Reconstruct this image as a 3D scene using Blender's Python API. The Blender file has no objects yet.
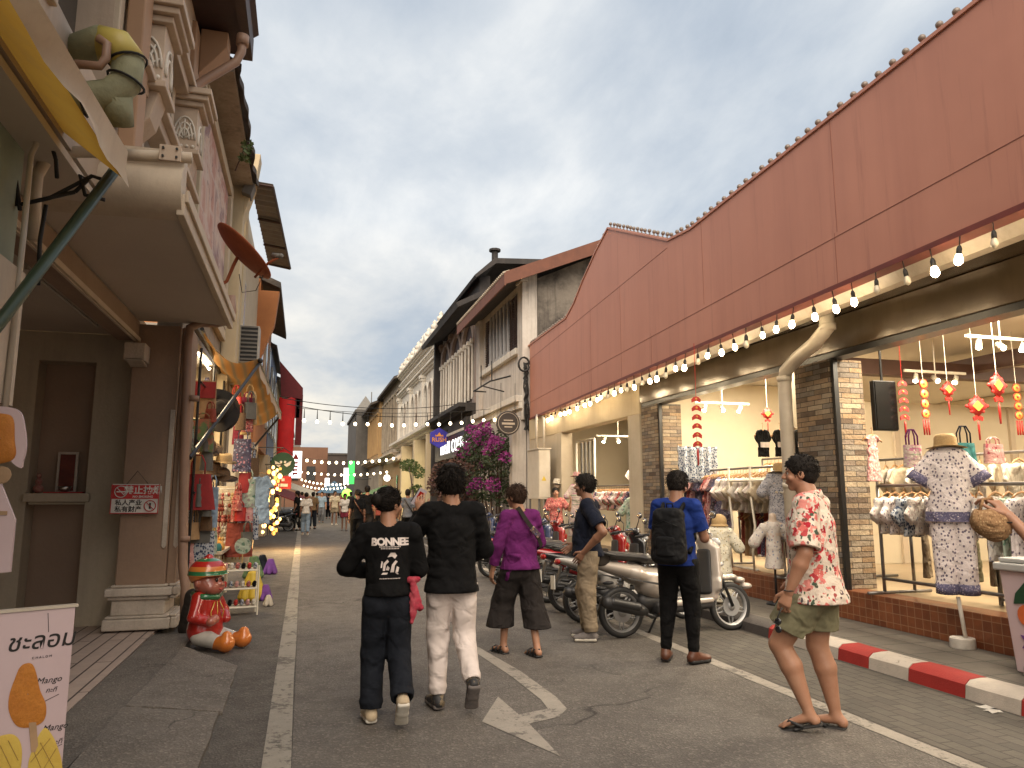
import bpy, bmesh, math, random
import numpy as np
from mathutils import Vector, Matrix, Euler, noise as mnoise
from mathutils.bvhtree import BVHTree
random.seed(7)
PI = math.pi
R_ = math.radians
scene = bpy.context.scene
COL = scene.collection
CAM_H = 1.52; FPX = 739.0; PITCH = math.atan(111/739); YAW = math.atan(209/739*math.cos(PITCH))
cam_d = bpy.data.cameras.new('camera'); cam = bpy.data.objects.new('camera', cam_d); COL.objects.link(cam)
cam.location = (0, 0, CAM_H); cam.rotation_euler = (PI/2+PITCH, 0, -YAW)
cam_d.sensor_width = 36; cam_d.lens = FPX/1024*36; cam_d.clip_end = 3000; cam_d.clip_start = .05
scene.camera = cam
_sy, _cy, _sp, _cp = math.sin(YAW), math.cos(YAW), math.sin(PITCH), math.cos(PITCH)
_F = (_sy*_cp, _cy*_cp, _sp); _R = (_cy, -_sy, 0); _U = (-_sy*_sp, -_cy*_sp, _cp)
def ray(x, y):
 a = (x-512)/FPX; b = -(y-384)/FPX
 return tuple(_F[i]+a*_R[i]+b*_U[i] for i in range(3))
def onX(x, y, X0):
 d = ray(x, y); t = X0/d[0]; return (X0, d[1]*t, CAM_H+d[2]*t)
def onY(x, y, Y0):
 d = ray(x, y); t = Y0/d[1]; return (d[0]*t, Y0, CAM_H+d[2]*t)
def onZ(x, y, z=0):
 d = ray(x, y); t = (z-CAM_H)/d[2]; return (d[0]*t, d[1]*t, z)
def tag(o, label=None, cat=None, group=None, kind=None):
 if label: o['label'] = label
 if cat: o['category'] = cat
 if group: o['group'] = group
 if kind: o['kind'] = kind
 return o
def thing(name, label, cat, loc=(0, 0, 0), rz=0, group=None):
 o = bpy.data.objects.new(name, None); COL.objects.link(o)
 o.empty_display_size = .1
 o.location = loc; o.rotation_euler = (0, 0, rz)
 return tag(o, label, cat, group)
def copy_tree(o, parent=None):
 c = o.copy(); COL.objects.link(c)
 if parent: c.parent = parent
 for ch in o.children: copy_tree(ch, c)
 return c
def dup(o, loc=None, rz=None, label=None, scale=None):
 c = copy_tree(o)
 if loc is not None: c.location = loc
 if rz is not None: c.rotation_euler = (0, 0, rz)
 if label: c['label'] = label
 if scale: c.scale = (scale,)*3
 return c
def recolor(root, swaps):
 """swaps: {part name: material} on a copied thing, set per object so the mesh stays shared"""
 for ch in root.children_recursive:
  k = ch.name.split('.')[0]
  if k in swaps and ch.material_slots:
   ch.material_slots[0].link = 'OBJECT'; ch.material_slots[0].material = swaps[k]
def root_world(p):
 while p.parent: p = p.parent
 return p
class MB:
 def __init__(s): s.v = []; s.f = []; s.ct = []
 def cut(s): s.ct.append((len(s.v), len(s.f))); return s
 def add(s, vs, fs):
  n = len(s.v); s.v += [tuple(p) for p in vs]; s.f += [tuple(i+n for i in f) for f in fs]; return s
 def box(s, x0, x1, y0, y1, z0, z1):
  return s.add([(x, y, z) for z in (z0, z1) for y in (y0, y1) for x in (x0, x1)],
      [(0, 1, 3, 2), (4, 6, 7, 5), (0, 4, 5, 1), (2, 3, 7, 6), (0, 2, 6, 4), (1, 5, 7, 3)])
 def obox(s, c, d, rot=(0, 0, 0)):
  m = Euler(rot).to_matrix(); c = Vector(c)
  vs = [c+m@Vector((x*d[0]/2, y*d[1]/2, z*d[2]/2)) for z in (-1, 1) for y in (-1, 1) for x in (-1, 1)]
  return s.add(vs, [(0, 1, 3, 2), (4, 6, 7, 5), (0, 4, 5, 1), (2, 3, 7, 6), (0, 2, 6, 4), (1, 5, 7, 3)])
 def prism(s, pts, vec):
  n = len(pts); vec = Vector(vec)
  vs = [Vector(p) for p in pts]; vs += [p+vec for p in vs]
  return s.add(vs, [tuple(range(n)), tuple(range(2*n-1, n-1, -1))]+[(i, (i+1) % n, (i+1) % n+n, i+n) for i in range(n)])
 def grid(s, rows):
  m = len(rows[0]); vs = [p for r in rows for p in r]
  return s.add(vs, [(i*m+j, i*m+j+1, (i+1)*m+j+1, (i+1)*m+j) for i in range(len(rows)-1) for j in range(m-1)])
 def tube(s, pts, r, n=8, closed=False):
  pts = [Vector(p) for p in pts]; k = len(pts)
  rs = r if isinstance(r, (list, tuple)) else [r]*k
  rings = []; up = None
  for i, p in enumerate(pts):
   if closed: t = pts[(i+1) % k]-pts[i-1]
   else: t = pts[min(i+1, k-1)]-pts[max(i-1, 0)]
   if t.length < 1e-9: t = Vector((0, 0, 1))
   t.normalize()
   if up is None: up = Vector((0, 0, 1)) if abs(t.z) < .9 else Vector((1, 0, 0))
   a = t.cross(up)
   if a.length < 1e-4: a = t.orthogonal()
   a.normalize(); b = t.cross(a).normalized(); up = a.cross(t).normalized()
   rings.append([p+(a*math.cos(2*PI*j/n)+b*math.sin(2*PI*j/n))*rs[i] for j in range(n)])
  base = len(s.v); s.v += [tuple(q) for g in rings for q in g]
  for i in range(k if closed else k-1):
   i2 = (i+1) % k
   for j in range(n):
    s.f.append((base+i*n+j, base+i*n+(j+1) % n, base+i2*n+(j+1) % n, base+i2*n+j))
  if not closed:
   s.f.append(tuple(base+j for j in range(n))[::-1]); s.f.append(tuple(base+(k-1)*n+j for j in range(n)))
  return s
 def lathe(s, prof, c=(0, 0, 0), n=16, axis='z', a0=0, a1=2*PI, caps=True):
  full = abs(a1-a0-2*PI) < 1e-6; m = n if full else n+1
  base = len(s.v)
  for r, z in prof:
   for j in range(m):
    a = a0+(a1-a0)*j/n; x, y = r*math.cos(a), r*math.sin(a)
    p = {'z': (x, y, z), 'x': (z, x, y), 'y': (x, z, y)}[axis]
    s.v.append((p[0]+c[0], p[1]+c[1], p[2]+c[2]))
  for i in range(len(prof)-1):
   for j in range(n):
    j2 = (j+1) % m if full else j+1
    s.f.append((base+i*m+j, base+i*m+j2, base+(i+1)*m+j2, base+(i+1)*m+j))
  if full and caps:
   if prof[0][0] > 1e-5: s.f.append(tuple(base+j for j in range(m))[::-1])
   if prof[-1][0] > 1e-5: s.f.append(tuple(base+(len(prof)-1)*m+j for j in range(m)))
  return s
 def ell(s, c, r, n=12, m=8):
  if not isinstance(r, (tuple, list)): r = (r, r, r)
  b = len(s.v)
  s.v.append((c[0], c[1], c[2]-r[2]))
  for i in range(1, m):
   t = PI*i/m-PI/2
   for j in range(n):
    a = 2*PI*j/n
    s.v.append((c[0]+r[0]*math.cos(t)*math.cos(a), c[1]+r[1]*math.cos(t)*math.sin(a), c[2]+r[2]*math.sin(t)))
  s.v.append((c[0], c[1], c[2]+r[2])); e = len(s.v)-1
  for j in range(n):
   s.f.append((b, b+1+(j+1) % n, b+1+j)); s.f.append((e, b+1+(m-2)*n+j, b+1+(m-2)*n+(j+1) % n))
  for i in range(m-2):
   for j in range(n):
    s.f.append((b+1+i*n+j, b+1+i*n+(j+1) % n, b+1+(i+1)*n+(j+1) % n, b+1+(i+1)*n+j))
  return s
 def wall_x(s, x0, x1, y0, y1, z0, z1, ops):
  """wall slab normal to x with rectangular openings (ya,yb,za,zb)"""
  ys = sorted({y0, y1, *[o[0] for o in ops], *[o[1] for o in ops]}); ys = [y for y in ys if y0 <= y <= y1]
  for a, b in zip(ys, ys[1:]):
   m = (a+b)/2; seg = [(z0, z1)]
   for o in ops:
    if o[0] < m < o[1]:
     new = []
     for p, q in seg:
      if o[2] > p: new.append((p, min(q, o[2])))
      if o[3] < q: new.append((max(p, o[3]), q))
     seg = [t for t in new if t[1]-t[0] > 1e-4]
   for p, q in seg: s.box(x0, x1, a, b, p, q)
  return s
 def xf(s, M, start=0):
  for i in range(start, len(s.v)): s.v[i] = tuple(M@Vector(s.v[i]))
  return s
 def jitter(s, a, f=3.0, start=0):
  for i in range(start, len(s.v)):
   p = Vector(s.v[i]); s.v[i] = tuple(p+mnoise.noise_vector(p*f)*a)
  return s
 def build(s, name, mat, parent=None, smooth=False, bevel=0, local=False, recalc=True, merge=False):
  """world coordinates, shifted to the thing's base unless local=True"""
  if s.ct:
   ks = sorted({(0, 0), *s.ct, (len(s.v), len(s.f))}); r = None
   for (a, fa), (b, fb) in zip(ks, ks[1:]):
    if b > a: q = MB(); q.v = s.v[a:b]; q.f = [tuple(i-a for i in f) for f in s.f[fa:fb]]; r = q.build(name, mat, parent, smooth, bevel, local, recalc)
   return r
  off = Vector((0, 0, 0))
  if parent is not None and not local: off = root_world(parent).location
  elif parent is None and not local:
   xs = [v[0] for v in s.v]; ys = [v[1] for v in s.v]; zs = [v[2] for v in s.v]
   off = Vector(((min(xs)+max(xs))/2, (min(ys)+max(ys))/2, min(zs)))
  me = bpy.data.meshes.new(name)
  me.from_pydata([(v[0]-off.x, v[1]-off.y, v[2]-off.z) for v in s.v], [], s.f)
  if recalc or merge:
   bm = bmesh.new(); bm.from_mesh(me)
   if merge: bmesh.ops.remove_doubles(bm, verts=bm.verts, dist=1e-4)
   if recalc: bmesh.ops.recalc_face_normals(bm, faces=bm.faces)
   bm.to_mesh(me); bm.free()
  o = bpy.data.objects.new(name, me); COL.objects.link(o)
  if isinstance(mat, str): mat = MATS[mat]
  if mat: me.materials.append(mat)
  if smooth:
   me.polygons.foreach_set('use_smooth', [True]*len(me.polygons))
   if smooth != 'all':
    try: me.set_sharp_from_angle(angle=R_(40))
    except Exception: pass
  if bevel:
   b = o.modifiers.new('bevel', 'BEVEL'); b.width = bevel; b.segments = 2; b.limit_method = 'ANGLE'; b.angle_limit = R_(50)
   b.harden_normals = False
  if parent is not None: o.parent = parent
  elif not local: o.location = off
  return o
def text_verts(txt, size, M, extrude=.002, font=None, align='CENTER', res=2, spacing=1.0, shear=0, bold=0):
 c = bpy.data.curves.new('t', 'FONT'); c.body = txt; c.size = size; c.extrude = extrude; c.align_x = align; c.align_y = 'CENTER'
 c.resolution_u = res; c.space_character = spacing; c.shear = shear; c.offset = bold
 o = bpy.data.objects.new('t', c); COL.objects.link(o)
 bpy.context.view_layer.update()
 me = o.to_mesh()
 vs = [M@v.co for v in me.vertices]; fs = [tuple(p.vertices) for p in me.polygons]
 o.to_mesh_clear(); bpy.data.objects.remove(o); bpy.data.curves.remove(c)
 return vs, fs
def frame(o, right, up):
 """matrix whose X is right, Y is up, Z towards the reader"""
 r = Vector(right).normalized(); u = Vector(up).normalized(); n = r.cross(u)
 m = Matrix((r, u, n)).transposed().to_4x4(); m.translation = Vector(o); return m
MATS = {}
def new_mat(name):
 m = bpy.data.materials.new(name); m.use_nodes = True
 nt = m.node_tree; b = nt.nodes['Principled BSDF']; MATS[name] = m
 return m, nt, b
def N(nt, t, **kw):
 n = nt.nodes.new(t)
 for k, v in kw.items():
  if k.startswith('i_'): n.inputs[k[2:].replace('_', ' ')].default_value = v
  else: setattr(n, k, v)
 return n
def L(nt, a, b): nt.links.new(a, b)
def coords(nt, kind='pos', scale=(1, 1, 1), uv=None):
 """world position (fixed things) or object coordinates; uv picks axes e.g. 'yz', 'hz' (x+y, z)"""
 if kind == 'pos': src = N(nt, 'ShaderNodeNewGeometry').outputs['Position']
 else: src = N(nt, 'ShaderNodeTexCoord').outputs['Object']
 if uv:
  s = N(nt, 'ShaderNodeSeparateXYZ'); L(nt, src, s.inputs[0]); c = N(nt, 'ShaderNodeCombineXYZ')
  def ax(a):
   if a == 'h':
    ad = N(nt, 'ShaderNodeMath', operation='ADD'); L(nt, s.outputs[0], ad.inputs[0]); L(nt, s.outputs[1], ad.inputs[1]); return ad.outputs[0]
   return s.outputs['xyz'.index(a)]
  L(nt, ax(uv[0]), c.inputs[0]); L(nt, ax(uv[1]), c.inputs[1]); src = c.outputs[0]
 m = N(nt, 'ShaderNodeMapping'); m.inputs['Scale'].default_value = scale; L(nt, src, m.inputs[0])
 return m.outputs[0]
def mix(nt, fac, a, b, mode='MIX'):
 n = N(nt, 'ShaderNodeMix', data_type='RGBA', blend_type=mode)
 for s, v in ((n.inputs[0], fac), (n.inputs[6], a), (n.inputs[7], b)):
  if hasattr(v, 'links') or hasattr(v, 'is_linked'): L(nt, v, s)
  elif isinstance(v, (int, float)): s.default_value = v
  else: s.default_value = (*v[:3], 1)
 return n.outputs[2]
def noise(nt, vec, scale, detail=4, rough=.6, dist=0):
 n = N(nt, 'ShaderNodeTexNoise'); L(nt, vec, n.inputs['Vector'])
 n.inputs['Scale'].default_value = scale; n.inputs['Detail'].default_value = detail; n.inputs['Roughness'].default_value = rough
 n.inputs['Distortion'].default_value = dist
 return n.outputs[0]
def ramp(nt, fac, stops, interp='LINEAR'):
 r = N(nt, 'ShaderNodeValToRGB'); r.color_ramp.interpolation = interp
 e = r.color_ramp.elements
 while len(e) < len(stops): e.new(.5)
 for i, (p, c) in enumerate(stops):
  e[i].position = p; e[i].color = (*c[:3], 1) if not isinstance(c, (int, float)) else (c, c, c, 1)
 L(nt, fac, r.inputs[0]); return r.outputs[0]
def bump(nt, b, h, dist=.01, strength=1.0):
 n = N(nt, 'ShaderNodeBump'); n.inputs['Distance'].default_value = dist; n.inputs['Strength'].default_value = strength
 L(nt, h, n.inputs['Height']); L(nt, n.outputs[0], b.inputs['Normal']); return n
def M(name, c, c2=None, sc=4.0, rough=.7, bmp=0.0, bsc=None, metal=0.0, streak=0.0, emis=None, estr=0, kind='pos', coat=0, spec=.5, dirt=None, lo=.35, hi=.7, sheen=0, sss=0, fine=0.0):
 if name in MATS: return MATS[name]
 m, nt, b = new_mat(name)
 b.inputs['Roughness'].default_value = rough; b.inputs['Metallic'].default_value = metal
 b.inputs['Specular IOR Level'].default_value = spec
 b.inputs['Coat Weight'].default_value = coat; b.inputs['Sheen Weight'].default_value = sheen
 if sss: b.inputs['Subsurface Weight'].default_value = sss; b.inputs['Subsurface Radius'].default_value = (.01, .004, .002)
 if c2 is None: c2 = tuple(x*.72 for x in c)
 v = coords(nt, kind)
 out = mix(nt, ramp(nt, noise(nt, v, sc, 6, .65), [(lo, 0.0), (hi, 1.0)]), c, c2)
 if fine: out = mix(nt, ramp(nt, noise(nt, v, sc*14, 3, .7), [(.35, 0.0), (.75, fine)]), out, tuple(x*.4 for x in c))
 if streak:
  sv = coords(nt, kind, (3.5, 3.5, .22)); d = dirt or tuple(x*.35 for x in c)
  a = ramp(nt, noise(nt, sv, 1.6, 6, .7), [(.5, 0.0), (.78, streak)])
  out = mix(nt, a, out, d)
 L(nt, out, b.inputs['Base Color'])
 if bmp: bump(nt, b, noise(nt, v, bsc or sc*5, *((2, .35, .6) if bmp > .03 and kind == 'obj' else (5, .6))), bmp)
 if emis: b.inputs['Emission Color'].default_value = (*emis, 1); b.inputs['Emission Strength'].default_value = estr
 return m
def brickmat(name, cols, mortar, w, h, uv='hz', ms=.004, rough=.7, bmp=.004, offset=.5, sc=1.0, kind='pos', spread=1.0, dirty=.3):
 m, nt, b = new_mat(name); v = coords(nt, kind, uv=uv)
 t = N(nt, 'ShaderNodeTexBrick'); L(nt, v, t.inputs[0]); t.offset = offset
 t.inputs['Scale'].default_value = 1; t.inputs['Brick Width'].default_value = w; t.inputs['Row Height'].default_value = h
 t.inputs['Mortar Size'].default_value = ms; t.inputs['Mortar Smooth'].default_value = .1
 t.inputs['Color1'].default_value = (0, 0, 0, 1); t.inputs['Color2'].default_value = (1, 1, 1, 1); t.inputs['Mortar'].default_value = (.5, .5, .5, 1)
 c = ramp(nt, t.outputs[0], [(i/max(1, len(cols)-1)*.9+.05, k) for i, k in enumerate(cols)])
 v3 = coords(nt, kind)
 c = mix(nt, ramp(nt, noise(nt, v3, 9, 5, .7), [(.4, 0.0), (.75, dirty)]), c, tuple(x*.35 for x in cols[0]))
 c = mix(nt, t.outputs['Fac'], c, mortar)
 L(nt, c, b.inputs['Base Color']); b.inputs['Roughness'].default_value = rough
 inv = N(nt, 'ShaderNodeMath', operation='MULTIPLY_ADD'); L(nt, t.outputs['Fac'], inv.inputs[0]); inv.inputs[1].default_value = -1; inv.inputs[2].default_value = 1
 ad = N(nt, 'ShaderNodeMath', operation='MULTIPLY_ADD'); L(nt, t.outputs[0], ad.inputs[0]); ad.inputs[1].default_value = spread; L(nt, inv.outputs[0], ad.inputs[2])
 ad2 = N(nt, 'ShaderNodeMath', operation='MULTIPLY_ADD'); L(nt, noise(nt, v3, 30, 4), ad2.inputs[0]); ad2.inputs[1].default_value = .5; L(nt, ad.outputs[0], ad2.inputs[2])
 bump(nt, b, ad2.outputs[0], bmp)
 return m
def emi(name, c, s):
 if name in MATS: return MATS[name]
 m, nt, b = new_mat(name)
 b.inputs['Base Color'].default_value = (*c, 1); b.inputs['Emission Color'].default_value = (*c, 1); b.inputs['Emission Strength'].default_value = s
 return m
SUN_EL, SUN_ROT = R_(46), R_(200)
w = bpy.data.worlds.new('World'); scene.world = w; w.use_nodes = True
nt = w.node_tree; bg = nt.nodes['Background']
sky = N(nt, 'ShaderNodeTexSky', sky_type='NISHITA'); sky.sun_disc = False; sky.sun_elevation = SUN_EL; sky.sun_rotation = SUN_ROT
sky.air_density = 1.2; sky.dust_density = 3
tc = N(nt, 'ShaderNodeTexCoord'); sp_ = N(nt, 'ShaderNodeSeparateXYZ'); L(nt, tc.outputs['Generated'], sp_.inputs[0])
zz = N(nt, 'ShaderNodeMath', operation='MAXIMUM'); L(nt, sp_.outputs[2], zz.inputs[0]); zz.inputs[1].default_value = 0
za = N(nt, 'ShaderNodeMath', operation='ADD'); L(nt, zz.outputs[0], za.inputs[0]); za.inputs[1].default_value = .16
dv = N(nt, 'ShaderNodeVectorMath', operation='DIVIDE'); L(nt, tc.outputs['Generated'], dv.inputs[0])
cb = N(nt, 'ShaderNodeCombineXYZ')
for i in range(3): L(nt, za.outputs[0], cb.inputs[i])
L(nt, cb.outputs[0], dv.inputs[1])
mp = N(nt, 'ShaderNodeMapping'); L(nt, dv.outputs[0], mp.inputs[0]); mp.inputs['Scale'].default_value = (1.0, .55, 0); mp.inputs['Rotation'].default_value = (0, 0, R_(-35)); mp.inputs['Location'].default_value = (3.1, 1.7, 0)
n1 = noise(nt, mp.outputs[0], .9, 8, .55, .25); n2 = noise(nt, mp.outputs[0], 3.2, 8, .6, .3)
mixn = N(nt, 'ShaderNodeMath', operation='MULTIPLY_ADD'); L(nt, n2, mixn.inputs[0]); mixn.inputs[1].default_value = .24
mixm = N(nt, 'ShaderNodeMath', operation='MULTIPLY'); L(nt, n1, mixm.inputs[0]); mixm.inputs[1].default_value = .76
L(nt, mixm.outputs[0], mixn.inputs[2])
cloud = ramp(nt, mixn.outputs[0], [(.38, (.170, .200, .238)), (.46, (.225, .252, .285)), (.54, (.30, .318, .335)), (.63, (.42, .42, .41))])
horiz = ramp(nt, sp_.outputs[2], [(0.0, 1.0), (.16, .5), (.36, 0.0)])
warm = ramp(nt, mixn.outputs[0], [(.38, (.22, .245, .275)), (.48, (.37, .345, .305)), (.60, (.53, .455, .34))])
c1 = mix(nt, horiz, cloud, warm)
sc_ = N(nt, 'ShaderNodeVectorMath', operation='SCALE'); L(nt, c1, sc_.inputs[0]); sc_.inputs['Scale'].default_value = 1/.1
mixs = mix(nt, .94, sky.outputs[0], sc_.outputs[0])
L(nt, mixs, bg.inputs[0]); bg.inputs[1].default_value = .1
sun_d = bpy.data.lights.new('sun', 'SUN'); sun = bpy.data.objects.new('sun', sun_d); COL.objects.link(sun)
sun_d.energy = 2.3; sun_d.angle = R_(70); sun_d.color = (1, .84, .66)
sun.rotation_euler = (R_(90)-SUN_EL, 0, R_(180)-SUN_ROT)
scene.view_settings.view_transform = 'Standard'; scene.view_settings.look = 'None'; scene.view_settings.gamma = 1
scene.view_settings.exposure = 1.28
cy = scene.cycles
cy.use_denoising = True; cy.max_bounces = 6; cy.diffuse_bounces = 3; cy.glossy_bounces = 3; cy.transmission_bounces = 4; cy.transparent_max_bounces = 8
cy.sample_clamp_indirect = 4.0; cy.caustics_reflective = False; cy.caustics_refractive = False
def area(name, loc, size, energy, col=(1, .82, .58), rot=(0, 0, 0), sy=None):
 d = bpy.data.lights.new(name, 'AREA'); d.energy = energy; d.color = col; d.size = size
 if sy: d.shape = 'RECTANGLE'; d.size_y = sy
 o = bpy.data.objects.new(name, d); COL.objects.link(o); o.location = loc; o.rotation_euler = rot; return o
def point(name, loc, energy, col=(1, .8, .55), r=.06):
 d = bpy.data.lights.new(name, 'POINT'); d.energy = energy; d.color = col; d.shadow_soft_size = r
 o = bpy.data.objects.new(name, d); COL.objects.link(o); o.location = loc; return o
class SDF:
 """prims are added with a smooth union inside a bounded grid; sub() carves"""
 def __init__(s, vox, lo, hi):
  s.h = vox; s.lo = np.array(lo, float)-3*vox; hi = np.array(hi, float)+3*vox
  s.n = np.maximum(((hi-s.lo)/vox).astype(int)+1, 4)
  s.d = np.full(tuple(s.n), .2, np.float32)
  s.ax = [s.lo[i]+np.arange(s.n[i])*vox for i in range(3)]
 def _win(s, lo, hi, m):
  a = np.clip(((np.minimum(lo, hi)-m-s.lo)/s.h).astype(int), 0, s.n-1); b = np.clip(((np.maximum(lo, hi)+m-s.lo)/s.h).astype(int)+2, 1, s.n)
  sl = tuple(slice(a[i], b[i]) for i in range(3))
  P = [s.ax[0][sl[0]][:, None, None], s.ax[1][sl[1]][None, :, None], s.ax[2][sl[2]][None, None, :]]
  return sl, P
 def _mix(s, sl, d, k, op):
  o = s.d[sl]
  if op == '+':
   if k > 0:
    h = np.clip(.5+.5*(o-d)/k, 0, 1); s.d[sl] = o*(1-h)+d*h-k*h*(1-h)
   else: s.d[sl] = np.minimum(o, d)
  elif op == '-':
   if k > 0:
    h = np.clip(.5-.5*(o+d)/k, 0, 1); s.d[sl] = o*(1-h)-d*h+k*h*(1-h)
   else: s.d[sl] = np.maximum(o, -d)
 def cap(s, a, b, ra, rb, k=.02, side=None, flat=None, cut=False, op='+', sq=2.0):
  """tapered capsule; flat = (ra2, rb2) radii across 'side' axis when elliptical; cut = flat ends"""
  a = np.array(a, float); b = np.array(b, float); ab = b-a; Ln = np.linalg.norm(ab); t_ = ab/max(Ln, 1e-6)
  mr = max(ra, rb, *(flat or (0,)))
  sl, P = s._win(np.minimum(a, b)-mr, np.maximum(a, b)+mr, k+3*s.h+.01)
  X, Y, Z = P[0]-a[0], P[1]-a[1], P[2]-a[2]
  t = (X*t_[0]+Y*t_[1]+Z*t_[2]); tc = np.clip(t/max(Ln, 1e-6), 0, 1)
  r = ra+(rb-ra)*tc
  if flat is None:
   tt = tc*Ln
   if cut:
    q = np.sqrt(np.maximum(X*X+Y*Y+Z*Z-t*t, 0)); d = np.maximum(q-r, np.maximum(-t, t-Ln))
   else:
    d = np.sqrt((X-tt*t_[0])**2+(Y-tt*t_[1])**2+(Z-tt*t_[2])**2)-r
  else:
   sd = np.array(side if side is not None else (1, 0, 0), float); sd = sd-t_*sd.dot(t_); sd /= np.linalg.norm(sd); ot = np.cross(t_, sd)
   u = X*sd[0]+Y*sd[1]+Z*sd[2]; v = X*ot[0]+Y*ot[1]+Z*ot[2]
   r2 = flat[0]+(flat[1]-flat[0])*tc
   ex = t-tc*Ln
   if cut:
    q = (np.abs(u/r)**sq+np.abs(v/r2)**sq)**(1/sq); d = np.maximum((q-1)*np.minimum(r, r2), np.maximum(-t, t-Ln))
   else:
    mn = np.minimum(r, r2); q = (np.abs(u/r)**sq+np.abs(v/r2)**sq+np.abs(ex/mn)**sq)**(1/sq); d = (q-1)*mn
  s._mix(sl, d.astype(np.float32), k, op); return s
 def ell(s, c, r, k=.02, R=None, op='+'):
  c = np.array(c, float); r = np.array(r, float) if isinstance(r, (tuple, list)) else np.array([r]*3, float); mr = r.max()
  sl, P = s._win(c-mr, c+mr, k+3*s.h+.01)
  X, Y, Z = P[0]-c[0], P[1]-c[1], P[2]-c[2]
  if R is not None:
   R = np.array(R, float)
   X, Y, Z = X*R[0, 0]+Y*R[1, 0]+Z*R[2, 0], X*R[0, 1]+Y*R[1, 1]+Z*R[2, 1], X*R[0, 2]+Y*R[1, 2]+Z*R[2, 2]
  q = np.sqrt((X/r[0])**2+(Y/r[1])**2+(Z/r[2])**2); q2 = np.sqrt((X/r[0]**2)**2+(Y/r[1]**2)**2+(Z/r[2]**2)**2)+1e-6
  d = q*(q-1)/q2
  s._mix(sl, d.astype(np.float32), k, op); return s
 def halfspace(s, p, n, k=0.0):
  """removes everything on the n side of p"""
  n = np.array(n, float)/np.linalg.norm(n)
  d = ((s.ax[0][:, None, None]-p[0])*n[0]+(s.ax[1][None, :, None]-p[1])*n[1]+(s.ax[2][None, None, :]-p[2])*n[2]).astype(np.float32)
  s.d = np.maximum(s.d, d); return s
 def wrinkle(s, amp, f=(20, 20, 30), seed=0, zlo=None, zhi=None):
  rs = np.random.RandomState(seed); X = s.ax[0][:, None, None]; Y = s.ax[1][None, :, None]; Z = s.ax[2][None, None, :]
  w = 0
  for i in range(4):
   a = rs.normal(size=3); b = rs.normal(size=3); ph = rs.uniform(0, 6, 2)
   ff = (1+i*.6)
   w = w+np.sin(f[0]*ff*a[0]*X+f[1]*ff*a[1]*Y+f[2]*ff*a[2]*Z+ph[0]+1.6*np.sin(.5*(f[0]*b[0]*X+f[1]*b[1]*Y+f[2]*b[2]*Z)+ph[1]))/(1+.5*i)
  w = w.astype(np.float32)/2; w = .45*w+.55*(1-2*np.abs(np.sin(w*1.4+.6)))
  if zlo is not None:
   m = np.clip((zhi-Z)/(zhi-zlo), 0, 1); w = w*m
  s.d = s.d+amp*w; return s
 def smooth(s, n=1):
  for _ in range(n):
   d = s.d; e = d.copy()
   for ax in range(3):
    e2 = e.copy(); a = [slice(None)]*3; b = [slice(None)]*3; c = [slice(None)]*3
    a[ax] = slice(0, -2); b[ax] = slice(1, -1); c[ax] = slice(2, None)
    e2[tuple(b)] = (e[tuple(a)]+2*e[tuple(b)]+e[tuple(c)])/4; e = e2
   s.d = e
  return s
 def mesh(s):
  d = s.d; d[0], d[-1] = .1, .1; d[:, 0], d[:, -1] = .1, .1; d[:, :, 0], d[:, :, -1] = .1, .1
  g = d < 0
  c = [g[i:g.shape[0]-1+i, j:g.shape[1]-1+j, k:g.shape[2]-1+k] for i in (0, 1) for j in (0, 1) for k in (0, 1)]
  sm = sum(x.astype(np.int8) for x in c); act = (sm > 0) & (sm < 8)
  I = np.argwhere(act)
  if len(I) == 0: return np.zeros((0, 3)), []
  idx = np.full(act.shape, -1, np.int32); idx[act] = np.arange(len(I))
  acc = np.zeros((len(I), 3)); cnt = np.zeros(len(I))
  cor = [(i, j, k) for i in (0, 1) for j in (0, 1) for k in (0, 1)]
  val = {q: d[I[:, 0]+q[0], I[:, 1]+q[1], I[:, 2]+q[2]] for q in cor}
  for a in cor:
   for ax in range(3):
    if a[ax] == 0:
     b = list(a); b[ax] = 1; b = tuple(b); va, vb = val[a], val[b]
     m = (va < 0) != (vb < 0); t = np.where(m, va/(va-vb+1e-12), 0)
     p = np.zeros((len(I), 3)); p[:] = a; p[:, ax] = t
     acc[m] += p[m]; cnt[m] += 1
  V = s.lo+(I+acc/cnt[:, None])*s.h
  F = []
  for ax in range(3):
   o1, o2 = [x for x in range(3) if x != ax]
   A = [slice(1, -1)]*3; A[ax] = slice(0, -1); B = list(A); B[ax] = slice(1, None)
   ga, gb = g[tuple(A)], g[tuple(B)]; ed = np.argwhere(ga != gb)
   if len(ed) == 0: continue
   off = np.ones(3, int); off[ax] = 0; ed = ed+off
   fl = g[ed[:, 0], ed[:, 1], ed[:, 2]]
   q = []
   for u, v in ((-1, -1), (0, -1), (0, 0), (-1, 0)):
    e = ed.copy(); e[:, o1] += u; e[:, o2] += v; q.append(idx[e[:, 0], e[:, 1], e[:, 2]])
   q = np.stack(q, 1)
   if ax == 1: q = q[:, ::-1]
   q[~fl] = q[~fl][:, ::-1]
   F.append(q)
  F = np.concatenate(F); F = F[(F >= 0).all(1)]
  return V, F
 def build(s, name, mat, parent=None, xform=None):
  V, F = s.mesh()
  if xform is not None:
   V = np.array([tuple(xform@Vector(v)) for v in V])
  me = bpy.data.meshes.new(name)
  me.vertices.add(len(V)); me.vertices.foreach_set('co', V.astype(np.float32).ravel())
  me.loops.add(len(F)*4); me.loops.foreach_set('vertex_index', F.astype(np.int32).ravel())
  me.polygons.add(len(F)); me.polygons.foreach_set('loop_start', np.arange(0, len(F)*4, 4, dtype=np.int32))
  me.polygons.foreach_set('use_smooth', np.ones(len(F), bool)); me.update(calc_edges=True); me.validate()
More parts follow.
